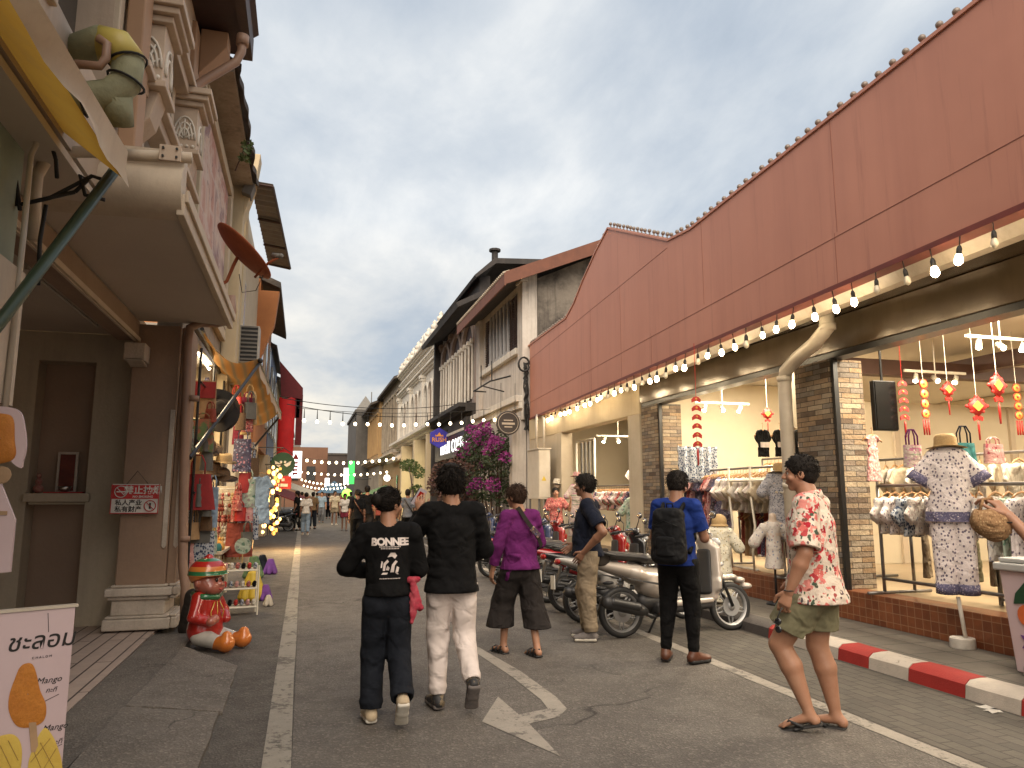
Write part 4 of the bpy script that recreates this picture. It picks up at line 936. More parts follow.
for i, px in enumerate(xs):
 s = fas(px, 300)[0]; drop = .03+.012*math.sin(i*2.3); rs_b = random.Random(i)
 p = Vector(FP(s, z_b-.01, -.02)); cpts.append(p+Vector((0, 0, .0)))
 o = bulb_obj(sm_, p, tl, rs_b.uniform(.85, 1.12), (random.uniform(-.16, .16), random.uniform(-.16, .16), random.random()*6)); o.name = 'socket'
 g = bpy.data.objects.new('bulb', g_on if lit[i] == '1' else g_off); COL.objects.link(g); g.parent = o
m = MB(); cc = []
for a, b in zip(cpts, cpts[1:]): cc += [a, (a+b)/2-Vector((0, 0, .012))]
m.tube(cc+[cpts[-1]], .006, 6); m.build('cable', 'cable', tl)
FX = 5.97
def arch_pts(y0, y1, z0, zs, n=10):
 c = (y0+y1)/2; r = (y1-y0)/2
 return [(y0, z0), (y0, zs)]+[(c-r*math.cos(PI*i/n), zs+r*math.sin(PI*i/n)) for i in range(1, n)]+[(y1, zs), (y1, z0)]
def arch_fill(m, x, y0, y1, z0, zs, depth): m.prism([(x, y, z) for y, z in arch_pts(y0, y1, z0, zs)], (depth, 0, 0))
def arch_ring(m, x, y0, y1, zs, w, d, n=10):
 c = (y0+y1)/2; r = (y1-y0)/2
 for i in range(n):
  a, b = PI*i/n, PI*(i+1)/n
  m.prism([(x, c-(r)*math.cos(a), zs+r*math.sin(a)), (x, c-(r+w)*math.cos(a), zs+(r+w)*math.sin(a)), (x, c-(r+w)*math.cos(b), zs+(r+w)*math.sin(b)), (x, c-r*math.cos(b), zs+r*math.sin(b))], (-d, 0, 0))
def cornice(m, x, y0, y1, z, h=.25, out=.22, steps=3):
 for i in range(steps): m.box(x-out*(i+1)/steps, x+.05, y0, y1, z+h*i/steps, z+h*(i+1)/steps-.002)
def pilaster(m, x, yc, w, z0, z1, d=.14):
 m.cut()
 m.box(x-d, x+.02, yc-w/2, yc+w/2, z0+.25, z1-.3); m.box(x-d-.05, x+.02, yc-w/2-.05, yc+w/2+.05, z0, z0+.247)
 m.box(x-d-.05, x+.02, yc-w/2-.04, yc+w/2+.04, z1-.297, z1-.17); m.box(x-d-.10, x+.02, yc-w/2-.09, yc+w/2+.09, z1-.167, z1)
h2 = thing('shophouse', 'old white shophouse with a long shuttered window under a terracotta eave, beside the red shop', 'shophouse', (8, 22.8, .1))
m = MB(); m.wall_x(FX, FX+.3, 19.74, 25.66, .1, 7.9, [(20.75, 24.85, 5.85, 7.55), (20.2, 22.2, .1, 3.5), (22.7, 25.2, .1, 3.5)]); m.build('wall', 'white_old', h2)
m = MB(); m.prism([(FX+.31, 19.74, 3.7), (13, 19.74, 3.7), (13, 19.74, 6.85), (8.3, 19.74, 8.65), (FX+.31, 19.74, 7.72)], (0, .25, 0)); m.build('side_wall', 'stained_wall', h2)
m = MB(); pilaster(m, FX, 20.0, .5, 3.6, 7.9); pilaster(m, FX, 25.4, .5, 3.6, 7.9); m.build('pilaster', 'white_old', h2, bevel=.01)
m = MB(); m.box(5.83, 5.965, 20.5, 25.1, 5.62, 5.80); cornice(m, FX, 19.78, 25.62, 3.75, .55, .35); m.build('ledge', 'ornate_cream', h2, bevel=.01)
m = MB(); m.prism([(5.22, 19.2, 7.42), (8.3, 19.2, 8.72), (13, 19.2, 6.9), (13, 19.2, 7.1), (8.3, 19.2, 8.92), (5.22, 19.2, 7.60)], (0, 6.5, 0)); rf = m.build('roof', 'old_roof', h2)
m = MB(); m.prism([(5.17, 19.13, 7.30), (8.3, 19.13, 8.58), (13, 19.13, 6.76), (13, 19.13, 7.14), (8.3, 19.13, 8.97), (5.17, 19.13, 7.66)], (0, .06, 0)); m.box(5.13, 5.18, 19.13, 25.75, 7.26, 7.62); m.build('eave_board', 'terracotta', rf)
m = MB()
for i in range(40): y = 19.2+i*.165; m.tube([(5.30, y, 7.69), (5.10, y, 7.61)], .05, 6)
m.build('eave_tiles', 'aged_cream', rf)
m = MB(); m.box(FX+.2, FX+.24, 20.76, 24.84, 5.86, 7.54); m.build('window_recess', 'shutter_brown', h2)
nsh = 9
for i in range(nsh):
 y0 = 20.80+i*.45; w_ = .40; mt = 'shutter_brown' if i < 2 or i > 7 else 'shutter_grey'
 m = MB()
 if mt == 'shutter_grey':
  m.box(FX-.03, FX+.03, y0+.02, y0+.17, 5.88, 7.52); m.box(FX+.0, FX+.05, y0+.17, y0+.42, 5.88, 5.98)
 else:
  m.box(FX+.03, FX+.06, y0, y0+w_, 5.88, 7.52)
  for k in range(20): m.obox((FX+.01, y0+w_/2, 5.95+k*.08), (.05, w_-.06, .012), (0, .6, 0))
 m.build('shutter', MATS[mt], h2)
m = MB(); m.box(5.75, 5.8, 22.3, 22.36, 5.1, 5.15)
m = MB(); m.tube([(5.6, 20.2, 4.9), (5.2, 21.0, 4.85), (5.2, 23.2, 4.85), (5.7, 23.6, 4.9)], .025, 6); m.tube([(5.3, 21.2, 4.9), (5.3, 21.2, 5.5)], .018, 6); m.tube([(5.3, 22.6, 4.9), (5.3, 22.6, 5.6)], .018, 6); m.tube([(5.9, 22, 4.7), (5.2, 22, 4.85)], .02, 6); m.build('bracket', 'cable', h2)
m = MB(); m.box(FX+.25, FX+.29, 20.2, 22.2, .1, 3.5); m.cut().box(FX+.25, FX+.29, 22.7, 25.2, .1, 3.5); m.build('doorway', 'recess_brown', h2)
m = MB(); m.box(5.55, 5.95, 22.21, 22.55, .1, 3.7); m.cut().box(5.55, 5.95, 19.8, 20.15, .1, 3.7); m.build('column', 'white_old', h2, bevel=.01)
h3 = thing('shophouse', 'tall shophouse with a black gable, mauve arched upper windows and a dark coffee shop front', 'shophouse', (8, 29.4, .1))
ya, yb = 25.7, 33.4
m = MB(); m.wall_x(FX, FX+.3, ya, yb, .1, 8.4, [(26.2, 32.9, .1, 4.1)]); m.build('wall', 'arch_mauve', h3)
m = MB(); m.prism([(FX+.3, ya-.02, 6), (13, ya-.02, 6), (13, ya-.02, 10.4), (7.6, ya-.02, 10.1), (5.95, ya-.02, 8.6)], (0, .2, 0)); m.build('gable', 'black_gable', h3)
m = MB(); m.prism([(5.05, ya-.5, 8.15), (6.2, ya-.5, 8.75), (6.2, ya-.5, 8.95), (5.0, ya-.5, 8.32)], (0, yb-ya+.6, 0)); m.prism([(5.75, ya-.3, 9.35), (6.5, ya-.3, 9.95), (13, ya-.3, 10.35), (13, ya-.3, 10.55), (6.45, ya-.3, 10.15), (5.7, ya-.3, 9.45)], (0, yb-ya+.4, 0)); m.box(6.0, 6.4, ya+.2, yb-.1, 8.6, 9.6); m.build('roof', 'black_gable', h3)
m = MB(); m.tube([(6.6, 26.0, 10.1), (6.6, 26.0, 10.6)], .12, 10); m.tube([(6.6, 26.0, 10.6), (6.6, 26.0, 10.68)], .22, 10); m.build('vent', 'black_gable', h3)
m = MB(); m.box(5.6, 5.96, 33.2, 33.5, 4.5, 8.6); m.build('black_drain', 'black_gable', h3)
for k in range(3):
 y0 = 26.25+k*2.3; y1 = y0+1.9
 m = MB(); arch_ring(m, FX-.002, y0, y1, 7.05, .20, .16); wd = m.build('arch', 'arch_mauve', h3)
 m = MB(); arch_fill(m, FX-.03, y0, y1, 5.05, 7.05, .02); m.build('arch_recess', 'shutter_brown', wd)
 m = MB()
 for q in (.05, .66, 1.25): m.cut().box(FX-.08, FX-.04, y0+q, y0+q+.5, 5.1, 6.9)
 m.build('shutter', 'recess_brown', wd)
 m = MB()
 for q in (0, .62, 1.24, 1.86): m.cut().tube([(FX-.14, y0+q, 5.0), (FX-.14, y0+q, 7.1)], .055, 8); m.box(FX-.24, FX-.04, y0+q-.09, y0+q+.09, 7.1, 7.25)
 m.build('column', 'ornate_cream', wd)
m = MB()
for y in (25.95, 28.3, 30.6, 32.95): pilaster(m, FX, y, .3, 4.8, 8.3, .12)
m.build('pilaster', 'arch_mauve', h3)
m = MB(); cornice(m, FX, ya+.02, yb, 4.35, .45, .75); m.build('ledge', 'black_gable', h3)
m = MB(); m.box(5.5, 5.95, ya+.05, ya+.4, .1, 4.3); m.box(5.5, 5.95, yb-.5, yb-.1, .1, 4.3); m.box(5.55, 5.8, ya+.4, yb-.5, 3.95, 4.3); m.build('shopfront_frame', 'black_gable', h3)
m = MB(); m.box(5.5, 5.75, ya+.42, yb-.52, 3.85, 3.947); m.build('lintel', 'ornate_cream', h3)
m = MB(); m.box(FX+.2, FX+.26, 26.2, 32.9, .1, 4.1); m.build('shop_glass', 'dark_window', h3)
vs, fs = text_verts('RUSH COFFEE', .70, frame((5.51, 30.9, 3.38), (0, -1, 0), (0, 0, 1)), .006, align='LEFT', bold=.003, spacing=1.25)
m = MB(); m.add(vs, fs); t_ = m.build('sign_lettering', 'white_sign_lit', h3)
m = MB(); m.box(5.53, 5.60, 25.0, 32.4, 2.95, 3.84); m.build('sign_board', 'black_frame', h3)
h4 = thing('shophouse', 'white ornate shophouse with finials along its stepped parapet and rows of arched windows', 'shophouse', (8, 40, .1))
ya, yb = 33.5, 48.6
m = MB(); m.wall_x(FX, FX+.3, ya, yb, .1, 8.0, [(34.2, 37.4, .1, 3.6), (38.4, 42.5, .1, 3.6), (43.4, 47.8, .1, 3.4)]); m.box(FX+.02, FX+.28, ya, yb, 8.0, 9.1); m.build('wall', 'ornate_cream', h4)
m = MB()
cornice(m, FX, ya, yb, 7.75, .3, .3); cornice(m, FX, ya, yb, 8.45, .2, .16); cornice(m, FX, ya, yb, 9.0, .28, .3); cornice(m, FX, ya, yb, 4.35, .4, .7); m.build('cornice', 'ornate_cream', h4)
for i in range(9):
 y = ya+.3+i*1.8
 m = MB(); m.box(FX-.22, FX+.2, y-.2, y+.2, 9.28, 9.62); m.lathe([(.10, 9.62), (.2, 9.72), (.2, 9.85), (.08, 9.95), (.12, 10.02), (0, 10.15)], (FX, y, 0), 8); m.build('finial', 'ornate_cream', h4, 'all')
m = MB(); m.prism([(FX-.1, 37.6, 9.29), (FX-.1, 37.7, 9.7), (FX-.1, 38.3, 9.85), (FX-.1, 38.5, 10.05), (FX-.1, 38.7, 9.85), (FX-.1, 39.3, 9.7), (FX-.1, 39.4, 9.29)], (.2, 0, 0)); m.build('parapet_crest', 'ornate_cream', h4)
m = MB()
for y in (33.7, 38.4, 43.2, 48.3): pilaster(m, FX, y, .4, 4.8, 7.75, .2)
m.build('pilaster', 'ornate_cream', h4)
for b0 in (34.1, 38.8, 43.6):
 for k in range(3):
  y0 = b0+k*1.38; m = MB(); arch_ring(m, FX-.002, y0, y0+1.02, 6.6, .14, .14); m.box(FX-.14, FX-.002, y0-.14, y0-.02, 4.9, 6.6); m.box(FX-.14, FX-.002, y0+1.04, y0+1.16, 4.9, 6.6); m.box(FX-.2, FX-.002, y0-.1, y0+1.1, 4.95, 5.1); wd = m.build('window', 'ornate_cream', h4)
  m = MB(); arch_fill(m, FX-.02, y0, y0+1.02, 5.1, 6.6, .01); m.build('pane', MATS['recess_brown' if k % 2 else 'dark_window'], wd)
m = MB(); m.box(5.35, 5.95, 33.6, 33.95, .1, 4.3); m.cut().box(5.35, 5.95, 37.6, 38.1, .1, 4.3); m.cut().box(5.35, 5.95, 42.6, 43.1, .1, 4.3); m.build('column', 'yellow_cream', h4, bevel=.02)
m = MB(); m.box(FX+.15, FX+.2, 34.2, 37.4, .1, 3.6); m.build('lit_window', 'pale_glow', h4)
m = MB(); m.box(FX+.15, FX+.2, 38.4, 42.5, .1, 3.6); m.build('lit_window', 'pale_glow', h4)
m = MB(); m.prism([(5.2, 42.9, 3.5), (FX-.01, 42.9, 4.1), (FX-.01, 42.9, 4.25), (5.1, 42.9, 3.65)], (0, 5.8, 0)); m.build('awning', 'tan_trim', h4)
m = MB(); m.box(5.5, 5.95, 43.12, 48.2, .1, 3.55); m.build('shutter_wall', 'ochre_wall', h4)
m = MB(); m.box(5.44, 5.49, 45.2, 45.7, 1.7, 2.7); m.build('wall_box', 'dark_window', h4)
def far_house(lab, ya, yb, H, mat, eave, x=FX, lower='ochre_wall'):
 h = thing('shophouse', lab, 'shophouse', (x+2, (ya+yb)/2, .1)); m = MB(); m.box(x, x+7, ya, yb, 3.9, H); m.build('wall', MATS[mat], h)
 m = MB(); m.box(x+.1, x+7, ya+.01, yb-.01, .1, 3.898); m.build('ground_floor', MATS[lower], h)
 m = MB(); m.prism([(x-eave, ya-.2, H-.3), (x+4, ya-.2, H+1.6), (x+4, ya-.2, H+1.8), (x-eave, ya-.2, H-.12)], (0, yb-ya+.3, 0)); m.build('roof', 'old_roof', h)
 n = max(2, int((yb-ya)/1.6))
 for i in range(n):
  y0 = ya+(i+.5)*(yb-ya)/n; m = MB(); m.box(x-.1, x-.003, y0-.5, y0-.4, 4.8, H-1); m.box(x-.1, x-.003, y0+.4, y0+.5, 4.8, H-1); m.box(x-.14, x-.003, y0-.55, y0+.55, H-1, H-.85); f = m.build('window', MATS[mat], h)
  m = MB(); m.box(x-.03, x-.004, y0-.39, y0+.39, 4.8, H-1); m.build('pane', 'dark_window', f)
 m = MB(); cornice(m, x, ya, yb, 4.0, .3, .6); m.build('ledge', 'tan_trim', h); return h
far_house('cream shophouse with a dark overhanging eave just beyond the white ornate one', 48.7, 60, 9.4, 'aged_cream', .5)
far_house('brownish shophouse with low eave behind the cream eaved one on the right', 60.1, 70, 9.0, 'ochre_wall', .7, FX-.3, 'aged_cream')
tw = thing('tower_house', 'plain dark grey blank-walled building standing forward at the far end of the right row', 'building', (5, 72, .1))
m = MB(); m.box(4.55, 7, 70.2, 84, .1, 9.2); m.build('wall', 'grey_tower', tw); m = MB(); m.box(4.4, 7.1, 70.1, 84.1, 9.2, 9.45); m.build('parapet', 'grey_tower', tw)
tt = thing('roof_tower', 'small pale tower with a pyramid roof rising over the far right houses', 'tower', (5.9, 90, 8)); c = onY(365, 420, 90); cx = c[0]
m = MB(); m.box(cx-1.1, cx+1.1, 89, 91, 6, onY(365, 414, 90)[2]); m.build('tower_wall', 'aged_cream', tt)
zt_ = onY(365, 414, 90)[2]; m = MB(); m.add([(cx-1.4, 88.7, zt_), (cx+1.4, 88.7, zt_), (cx+1.4, 91.3, zt_), (cx-1.4, 91.3, zt_), (cx, 90, zt_+2.2)], [(0, 1, 4), (1, 2, 4), (2, 3, 4), (3, 0, 4), (0, 3, 2, 1)]); m.build('pyramid_roof', 'ac_grey', tt)
m = MB(); m.tube([(cx+.7, 90, zt_), (cx+.7, 90, zt_+2.7)], .06, 6); m.build('mast', 'ac_grey', tt)
eb = thing('brick_building', 'brown brick building closing the far end of the street, left half', 'building', (0, 100, 0))
m = MB(); m.box(-9, onY(328, 450, 100)[0], 100, 112, 0, onY(300, 447, 100)[2]); m.build('wall', 'far_brick', eb)
m = MB()
for i in range(4): x = -6+i*2.1; m.cut().box(x, x+1.1, 99.9, 99.99, 3.4, 5.2)
m.build('window', 'dark_window', eb); m = MB(); z_ = onY(300, 447, 100)[2]; m.box(-3.2, -.6, 101, 104, z_, z_+1.0); m.build('rooftop_box', 'ac_grey', eb)
ed = thing('dark_building', 'dark brown blank building closing the far end of the street, right half', 'building', (7, 99, 0)); m = MB(); m.box(onY(328, 450, 99)[0]+.02, 9, 99, 112, 0, onY(330, 455, 99)[2]); m.build('wall', 'far_dark', ed); z_ = onY(330, 455, 99)[2]; m = MB(); m.box(onY(328, 450, 99)[0], 9.1, 98.9, 99.4, z_, z_+.25); m.build('parapet', 'old_roof', ed)
def disc_sign(name, label, cat, c, r, n, mat, th=.08, a0=0, rimmat=None):
 s_ = thing(name, label, cat, c); m = MB()
 pts = [(c[0]+r*math.cos(a0+2*PI*i/n), c[1]-th/2, c[2]+r*math.sin(a0+2*PI*i/n)) for i in range(n)]; m.prism(pts, (0, th, 0)); m.build('board', MATS[mat], s_, bevel=.01); return s_
M('sign_blue', (.045, .035, .40), rough=.5); M('sign_orange', (.75, .30, .05), rough=.5); M('sign_dark', (.03, .022, .02), rough=.5); M('sign_line', (.45, .38, .30), rough=.6); M('sign_green', (.012, .06, .025), rough=.5); M('sign_white', (.7, .68, .62), rough=.5); M('sign_red', (.50, .02, .02), rough=.5)
c = onX(439, 438, 5.2); r_ = .42
hs = disc_sign('hexagon_sign', 'blue hexagonal coffee sign with orange peaks and lettering above the street', 'sign', c, r_, 6, 'sign_blue', .1, PI/6)
m = MB(); vs, fs = text_verts('RUSH', .24, frame((c[0], c[1]-.056, c[2]-.08), (1, 0, 0), (0, 0, 1)), .006, bold=.006); m.add(vs, fs); m.prism([(c[0]+x*.1, c[1]-.056, c[2]+z*.1+.06) for x, z in ((-1.8, 0), (-1.4, .8), (-1, .3), (0, 1.7), (1, .3), (1.4, .8), (1.8, 0))], (0, -.008, 0)); m.build('lettering', 'sign_orange', hs)
m = MB(); m.tube([(c[0]+.3, c[1], c[2]+.3), (c[0]+.75, c[1], c[2]+.4)], .02, 6); m.build('arm', 'black_frame', hs)
c = onX(508, 423, 5.3); rs_ = disc_sign('round_sign', 'round black sign with pale ring and lettering hanging over the magenta flowers', 'sign', c, .33, 28, 'sign_dark', .07)
m = MB(); m.tube([(c[0]+.28*math.cos(2*PI*i/28), c[1]-.037, c[2]+.28*math.sin(2*PI*i/28)) for i in range(28)], .008, 5, closed=True)
for i, (w0, h0) in enumerate(((.26, .03), (.36, .055), (.22, .03))): m.cut().box(c[0]-w0/2, c[0]+w0/2, c[1]-.045, c[1]-.036, c[2]+.07-.09*i-h0/2, c[2]+.07-.09*i+h0/2)
m.build('lettering', 'sign_line', rs_); m = MB(); m.tube([(c[0]-.2, c[1], c[2]+.2), (c[0]-.2, c[1], c[2]+1.1)], .008, 5); m.tube([(c[0]+.2, c[1], c[2]+.2), (c[0]+.2, c[1], c[2]+1.1)], .008, 5); m.build('hanger', 'cable', rs_)
def leaf_cloud(m, blobs_, n, size, seed):
 rs = random.Random(seed); tot = sum(b[3]**2 for b in blobs_)
 for bx, by, bz, br in blobs_:
  for _ in range(int(n*br*br/tot)):
   u, v = rs.uniform(-1, 1), rs.uniform(0, 2*PI); rr = br*rs.uniform(.35, 1.05)**.6; q = math.sqrt(1-u*u)
   c = Vector((bx+rr*q*math.cos(v), by+rr*q*math.sin(v), bz+rr*u*.85)); E_ = Euler((rs.uniform(0, 6), rs.uniform(0, 6), rs.uniform(0, 6))).to_matrix(); s_ = size*rs.uniform(.6, 1.3)
   m.add([c+E_@Vector(p)*s_ for p in ((0, -1, 0), (.55, 0, .15), (0, 1, 0), (-.55, 0, .15))], [(0, 1, 2, 3)])
bo = thing('bougainvillea', 'magenta flowering bougainvillea climbing the white shophouse beside the electrical box', 'plant', (5.5, 21.5, .12))
m = MB()
for k in range(6): m.tube([(5.55, 21.0+k*.3, .12), (5.5+.1*math.sin(k), 21+k*.35, 1.3), (5.4, 20.4+k*.55, 2.6), (5.2, 20+k*.7, 3.2)], [.04, .03, .02, .01], 6)
m.build('stem', 'shutter_brown', bo)
m = MB(); leaf_cloud(m, [(5.45, 20.4, 2.5, .6), (5.4, 21.6, 2.9, .75), (5.3, 22.8, 3.0, .7), (5.5, 20.8, 1.6, .5), (5.4, 22.3, 1.9, .7)], 2600, .06, 3); m.build('leaves', 'leaf_dark', bo, recalc=False)
m = MB(); leaf_cloud(m, [(4.9, 23.6, 2.9, .22), (4.85, 22.0, 3.5, .2), (5.0, 20.8, 3.5, .2), (5.0, 19.6, 3.0, .16), (5.2, 20.3, 2.95, .30), (5.1, 21.3, 3.25, .36), (5.05, 22.6, 3.0, .33), (5.3, 19.6, 2.55, .20), (5.1, 20.9, 2.75, .18), (5.15, 20.4, 1.8, .26), (5.05, 21.9, 1.85, .24), (5.05, 22.8, 1.7, .2), (5.15, 21.8, 2.4, .12)], 1300, .05, 4); m.build('blossom', 'magenta_flower', bo, recalc=False)
b2 = thing('hanging_plant', 'reddish leafy shrub spreading in front of the dark coffee shop front', 'plant', (5.3, 26.5, .12)); m = MB(); leaf_cloud(m, [(5.1, 24.6, 2.3, .6), (5.0, 26.2, 2.2, .7), (5.2, 25.6, 1.4, .7), (5.0, 27.6, 1.9, .6)], 2200, .07, 5); m.build('leaves', 'pinkish_leaf', b2, recalc=False)
m = MB(); m.tube([(5.3, 26.5, .12), (5.2, 26.5, 1.6), (5.1, 26.9, 2.5)], [.06, .05, .02], 6); m.build('trunk', 'shutter_brown', b2)
b3 = thing('street_tree', 'small yellow-green tree glowing before the lit window under the hexagonal sign', 'tree', (5.2, 36, .12)); m = MB(); leaf_cloud(m, [(5.3, 35.4, 2.6, .35), (5.2, 37.5, 3.0, .4), (5.3, 40, 3.1, .4), (5.3, 36.4, 1.8, .3)], 900, .07, 6); m.build('crown', 'leaf', b3, recalc=False)
m = MB(); m.tube([(5.2, 36, .12), (5.15, 36.2, 1.6), (5, 36.8, 2.9)], [.06, .05, .02], 6); m.build('trunk', 'shutter_brown', b3)
eb = thing('electrical_box', 'cream electrical cabinet with a yellow warning triangle, on posts beside the red shop', 'cabinet', (5.55, 17.6, .13))
x0, y0 = 5.45, 17.1; zb_, zt2 = 1.42, 2.62
m = MB(); m.box(x0, x0+.3, y0, y0+.9, zb_, zt2); cab = m.build('cabinet', 'pvc', eb, bevel=.012)
m = MB(); m.box(x0+.02, x0+.28, y0-.012, y0-.001, zb_+.05, zt2-.06); m.build('door', 'pvc', cab)
m = MB(); m.box(x0-.02, x0+.32, y0-.03, y0+.93, zt2+.001, zt2+.03); m.build('top', 'pvc', cab)
m = MB(); m.prism([(x0+.07, y0-.014, 1.86), (x0+.19, y0-.014, 1.86), (x0+.13, y0-.014, 1.98)], (0, -.003, 0)); m.build('warning_sign', M('sign_yellow', (.6, .42, .03)), cab)
m = MB()
for a, b in ((.03, .08), (.27, .08), (.03, .8), (.27, .8)): m.tube([(x0+a, y0+b, .13), (x0+a, y0+b, zb_)], .025, 8)
m.build('post', 'ac_grey', eb)
m = MB(); m.tube([(x0+.05, y0+.3, zt2), (x0+.05, y0+.3, 3.4), (x0+.25, y0+.9, 3.55)], .03, 8); m.tube([(x0+.24, y0+.3, zt2), (x0+.24, y0+.3, 3.4), (x0+.4, y0+.9, 3.5)], .03, 8); m.build('conduit', 'pvc', eb, 'all')
ca = thing('cable_bundle', 'thick bundle of black cables hanging down the corner of the shuttered white house', 'cables', (5.85, 19.65, 3.3))
for k in range(6):
 rs = random.Random(k); m = MB(); P = []
 for i in range(14): t = i/13; P.append((5.86+rs.uniform(-.05, .05)+.05*k*.3, 19.62+rs.uniform(-.03, .03), 5.2-1.9*t+rs.uniform(-.02, .02)))
 m.tube(P, .022, 5); m.build('cable', 'cable', ca)
m = MB(); m.tube([(5.83+.16*math.cos(a*.5), 19.6, 5.15+.2*math.sin(a*.5)) for a in range(13)], .03, 6); m.build('cable', 'cable', ca)
def lit_board(name, label, px0, py0, px1, py1, Y, mat, th=.15):
 a, b = onY(px0, py0, Y), onY(px1, py1, Y); s_ = thing(name, label, 'sign', ((a[0]+b[0])/2, Y, b[2])); m = MB(); m.box(a[0], b[0], Y, Y+th, b[2], a[2]); m.build('panel', MATS[mat], s_); return s_
g = lit_board('neon_sign', 'tall narrow green neon sign far down the street', 349, 461, 354, 484, 58, 'green_neon'); w2 = lit_board('lit_sign', 'white lit box sign left of the green neon one', 344, 468, 349, 484, 60, 'white_sign_lit')
for s_, x_ in ((g, 1), (w2, 1)):
 x, y, z = s_.location; m = MB(); m.tube([(x, y+.08, z+.4), (5.0, y+.08, z+.4)], .03, 5); m.build('arm', 'black_frame', s_)
w3 = lit_board('lit_sign', 'white vertical box sign in the middle of the far end of the street', 325, 478, 329, 490, 88, 'white_sign_lit'); x, y, z = w3.location; m = MB(); m.tube([(x, y+.1, 0), (x, y+.1, z+.5)], .05, 6); m.build('post', 'black_frame', w3)
lg = thing('wall_lamp', 'round white wall lamp beside the ochre shutters at the end of the right row', 'lamp', onX(387, 478, 5.3)); c = lg.location; m = MB(); m.ell(c, .22, 12, 8); m.build('globe', 'white_sign_lit', lg, 'all'); m = MB(); m.tube([c, (5.97, c.y, c.z)], .03, 6); m.build('bracket', 'black_frame', lg)
def garland(label, p0, p1, n, sag, r=.045, mat='bulb_far', drop=.34):
 p0, p1 = Vector(p0), Vector(p1); t = thing('string_lights', label, 'lights', (p0+p1)/2, 0, 'strings of bulbs across the street')
 f = lambda q: p0.lerp(p1, q)-Vector((0, 0, 4*sag*q*(1-q))); m = MB(); m.tube([f(i/24) for i in range(25)], .008 if r < .05 else .012, 5); [m.tube([f((i+.5)/n), f((i+.5)/n)-Vector((0, 0, drop-r*.8))], [.008, .018], 5) for i in range(n)]; m.build('cable', 'cable', t)
 for i in range(n):
  c = f((i+.5)/n); m = MB(); m.ell((0, 0, -drop-.03*random.random()), (r, r, r*1.15), 10, 7); b = m.build('bulb', MATS[mat], t, 'all', local=True); b.location = c-t.location
garland('nearest string of warm bulbs hung across the street against the sky', onY(298, 408, 22), onX(500, 408, 5.95), 17, .16, .046)
for k, (Y, pl, pr, n, lab) in enumerate(((40, (296, 457), (397, 456), 14, 'second string of bulbs across the street, below the skyline'), (50, (298, 470), (390, 470), 14, 'third string of bulbs across the street, over the crowd'), (60, (300, 478), (350, 482), 13, 'fourth string of bulbs across the street, low over the crowd'), (68, (302, 484), (347, 486), 12, 'farthest string of bulbs across the street'))):
 garland(lab, onY(*pl, Y), onY(*pr, Y*1.0), n, .22, .066, 'bulb_far', .1)
ow = thing('overhead_wire', 'thin bare wires sagging across the sky between the far rooftops', 'wires', (2, 26, 6)); m = MB()
for a, b, sg in (((282, 398, 24), (470, 402, 29), .3), ((287, 404, 22), (440, 415, 30), .2)):
 p0, p1 = Vector(onY(*a)), Vector(onY(*b)); m.tube([p0.lerp(p1, i/16)-Vector((0, 0, 4*sg*(i/16)*(1-i/16))) for i in range(17)], .012, 4)
m.build('wire', 'cable', ow)
h1 = thing('shophouse', 'taupe and brown shophouse with arcade pier, niche and a boxed canopy, nearest on the left', 'shophouse', (-2.5, 7, .03))
m = MB(); X0, X1 = onY(10, 400, 9.8)[0], 0
na, nb = -3.07, -2.46
m.box(-7, na, 9.8, 10.1, .03, 3.449); m.box(nb, -1.98, 9.8, 10.1, .03, 3.449); m.box(na+.001, nb-.001, 9.8, 10.1, 3.10, 3.449); m.build('end_wall', 'taupe_wall', h1)
m = MB(); m.box(na-.02, nb+.02, 10.08, 10.14, .03, 3.12); m.build('niche_back', 'niche_brown', h1)
m = MB(); m.box(na-.02, nb+.05, 9.74, 10.07, 1.44, 1.54); m.box(na+.03, nb, 9.78, 10.06, 1.41, 1.438); m.build('niche_shelf', 'taupe_wall', h1, bevel=.012)
m = MB(); m.box(-1.97, -1.46, 9.30, 9.95, .48, 3.5); m.box(-1.458, -1.36, 9.36, 9.95, .48, 3.5); m.build('pier', 'brown_wall', h1, bevel=.012)
m = MB()
for z0, z1, e in ((.05, .17, .085), (.172, .20, .065), (.37, .41, .05), (.412, .50, .085), (.502, .53, .035)): m.box(-1.97-e, -1.46+e, 9.30-e, 9.96+e*.2, z0, z1); m.box(-1.46+e+.001, -1.36+e*.6, 9.36-e, 9.96, z0, z1)
m.box(-1.99, -1.44, 9.28, 9.93, .2, .37); m.build('pier_base', 'plaster_base', h1, bevel=.015)
m = MB()
for x in (-1.52, -1.405): m.prism([(x, 9.292 if x < -1.46 else 9.352, .95), (x+.025, 9.292 if x < -1.46 else 9.352, .92), (x+.05, 9.292 if x < -1.46 else 9.352, .95), (x+.05, 9.292 if x < -1.46 else 9.352, 2.5), (x, 9.292 if x < -1.46 else 9.352, 2.5)], (0, -.012, 0))
m.build('fluting', 'plaster_base', h1, bevel=.004)
m = MB(); m.box(-2.0, -1.78, 9.0, 9.29, 3.02, 3.22); m.prism([(-1.98, 9.28, 2.98), (-1.8, 9.28, 2.98), (-1.8, 9.0, 3.02), (-1.98, 9.0, 3.02)], (0, 0, .03)); m.build('bracket_block', 'plaster_base', h1, bevel=.01)
m = MB(); m.box(-2.14, -1.91, -4, 9.28, 3.29, 3.52); m.build('arcade_beam', 'brown_wall', h1, bevel=.01)
m = MB(); m.box(-1.908, -1.885, -4, 9.28, 3.27, 3.32); m.box(-1.935, -1.912, -4, 9.28, 3.262, 3.286); m.build('beam_moulding', 'tan_trim', h1)
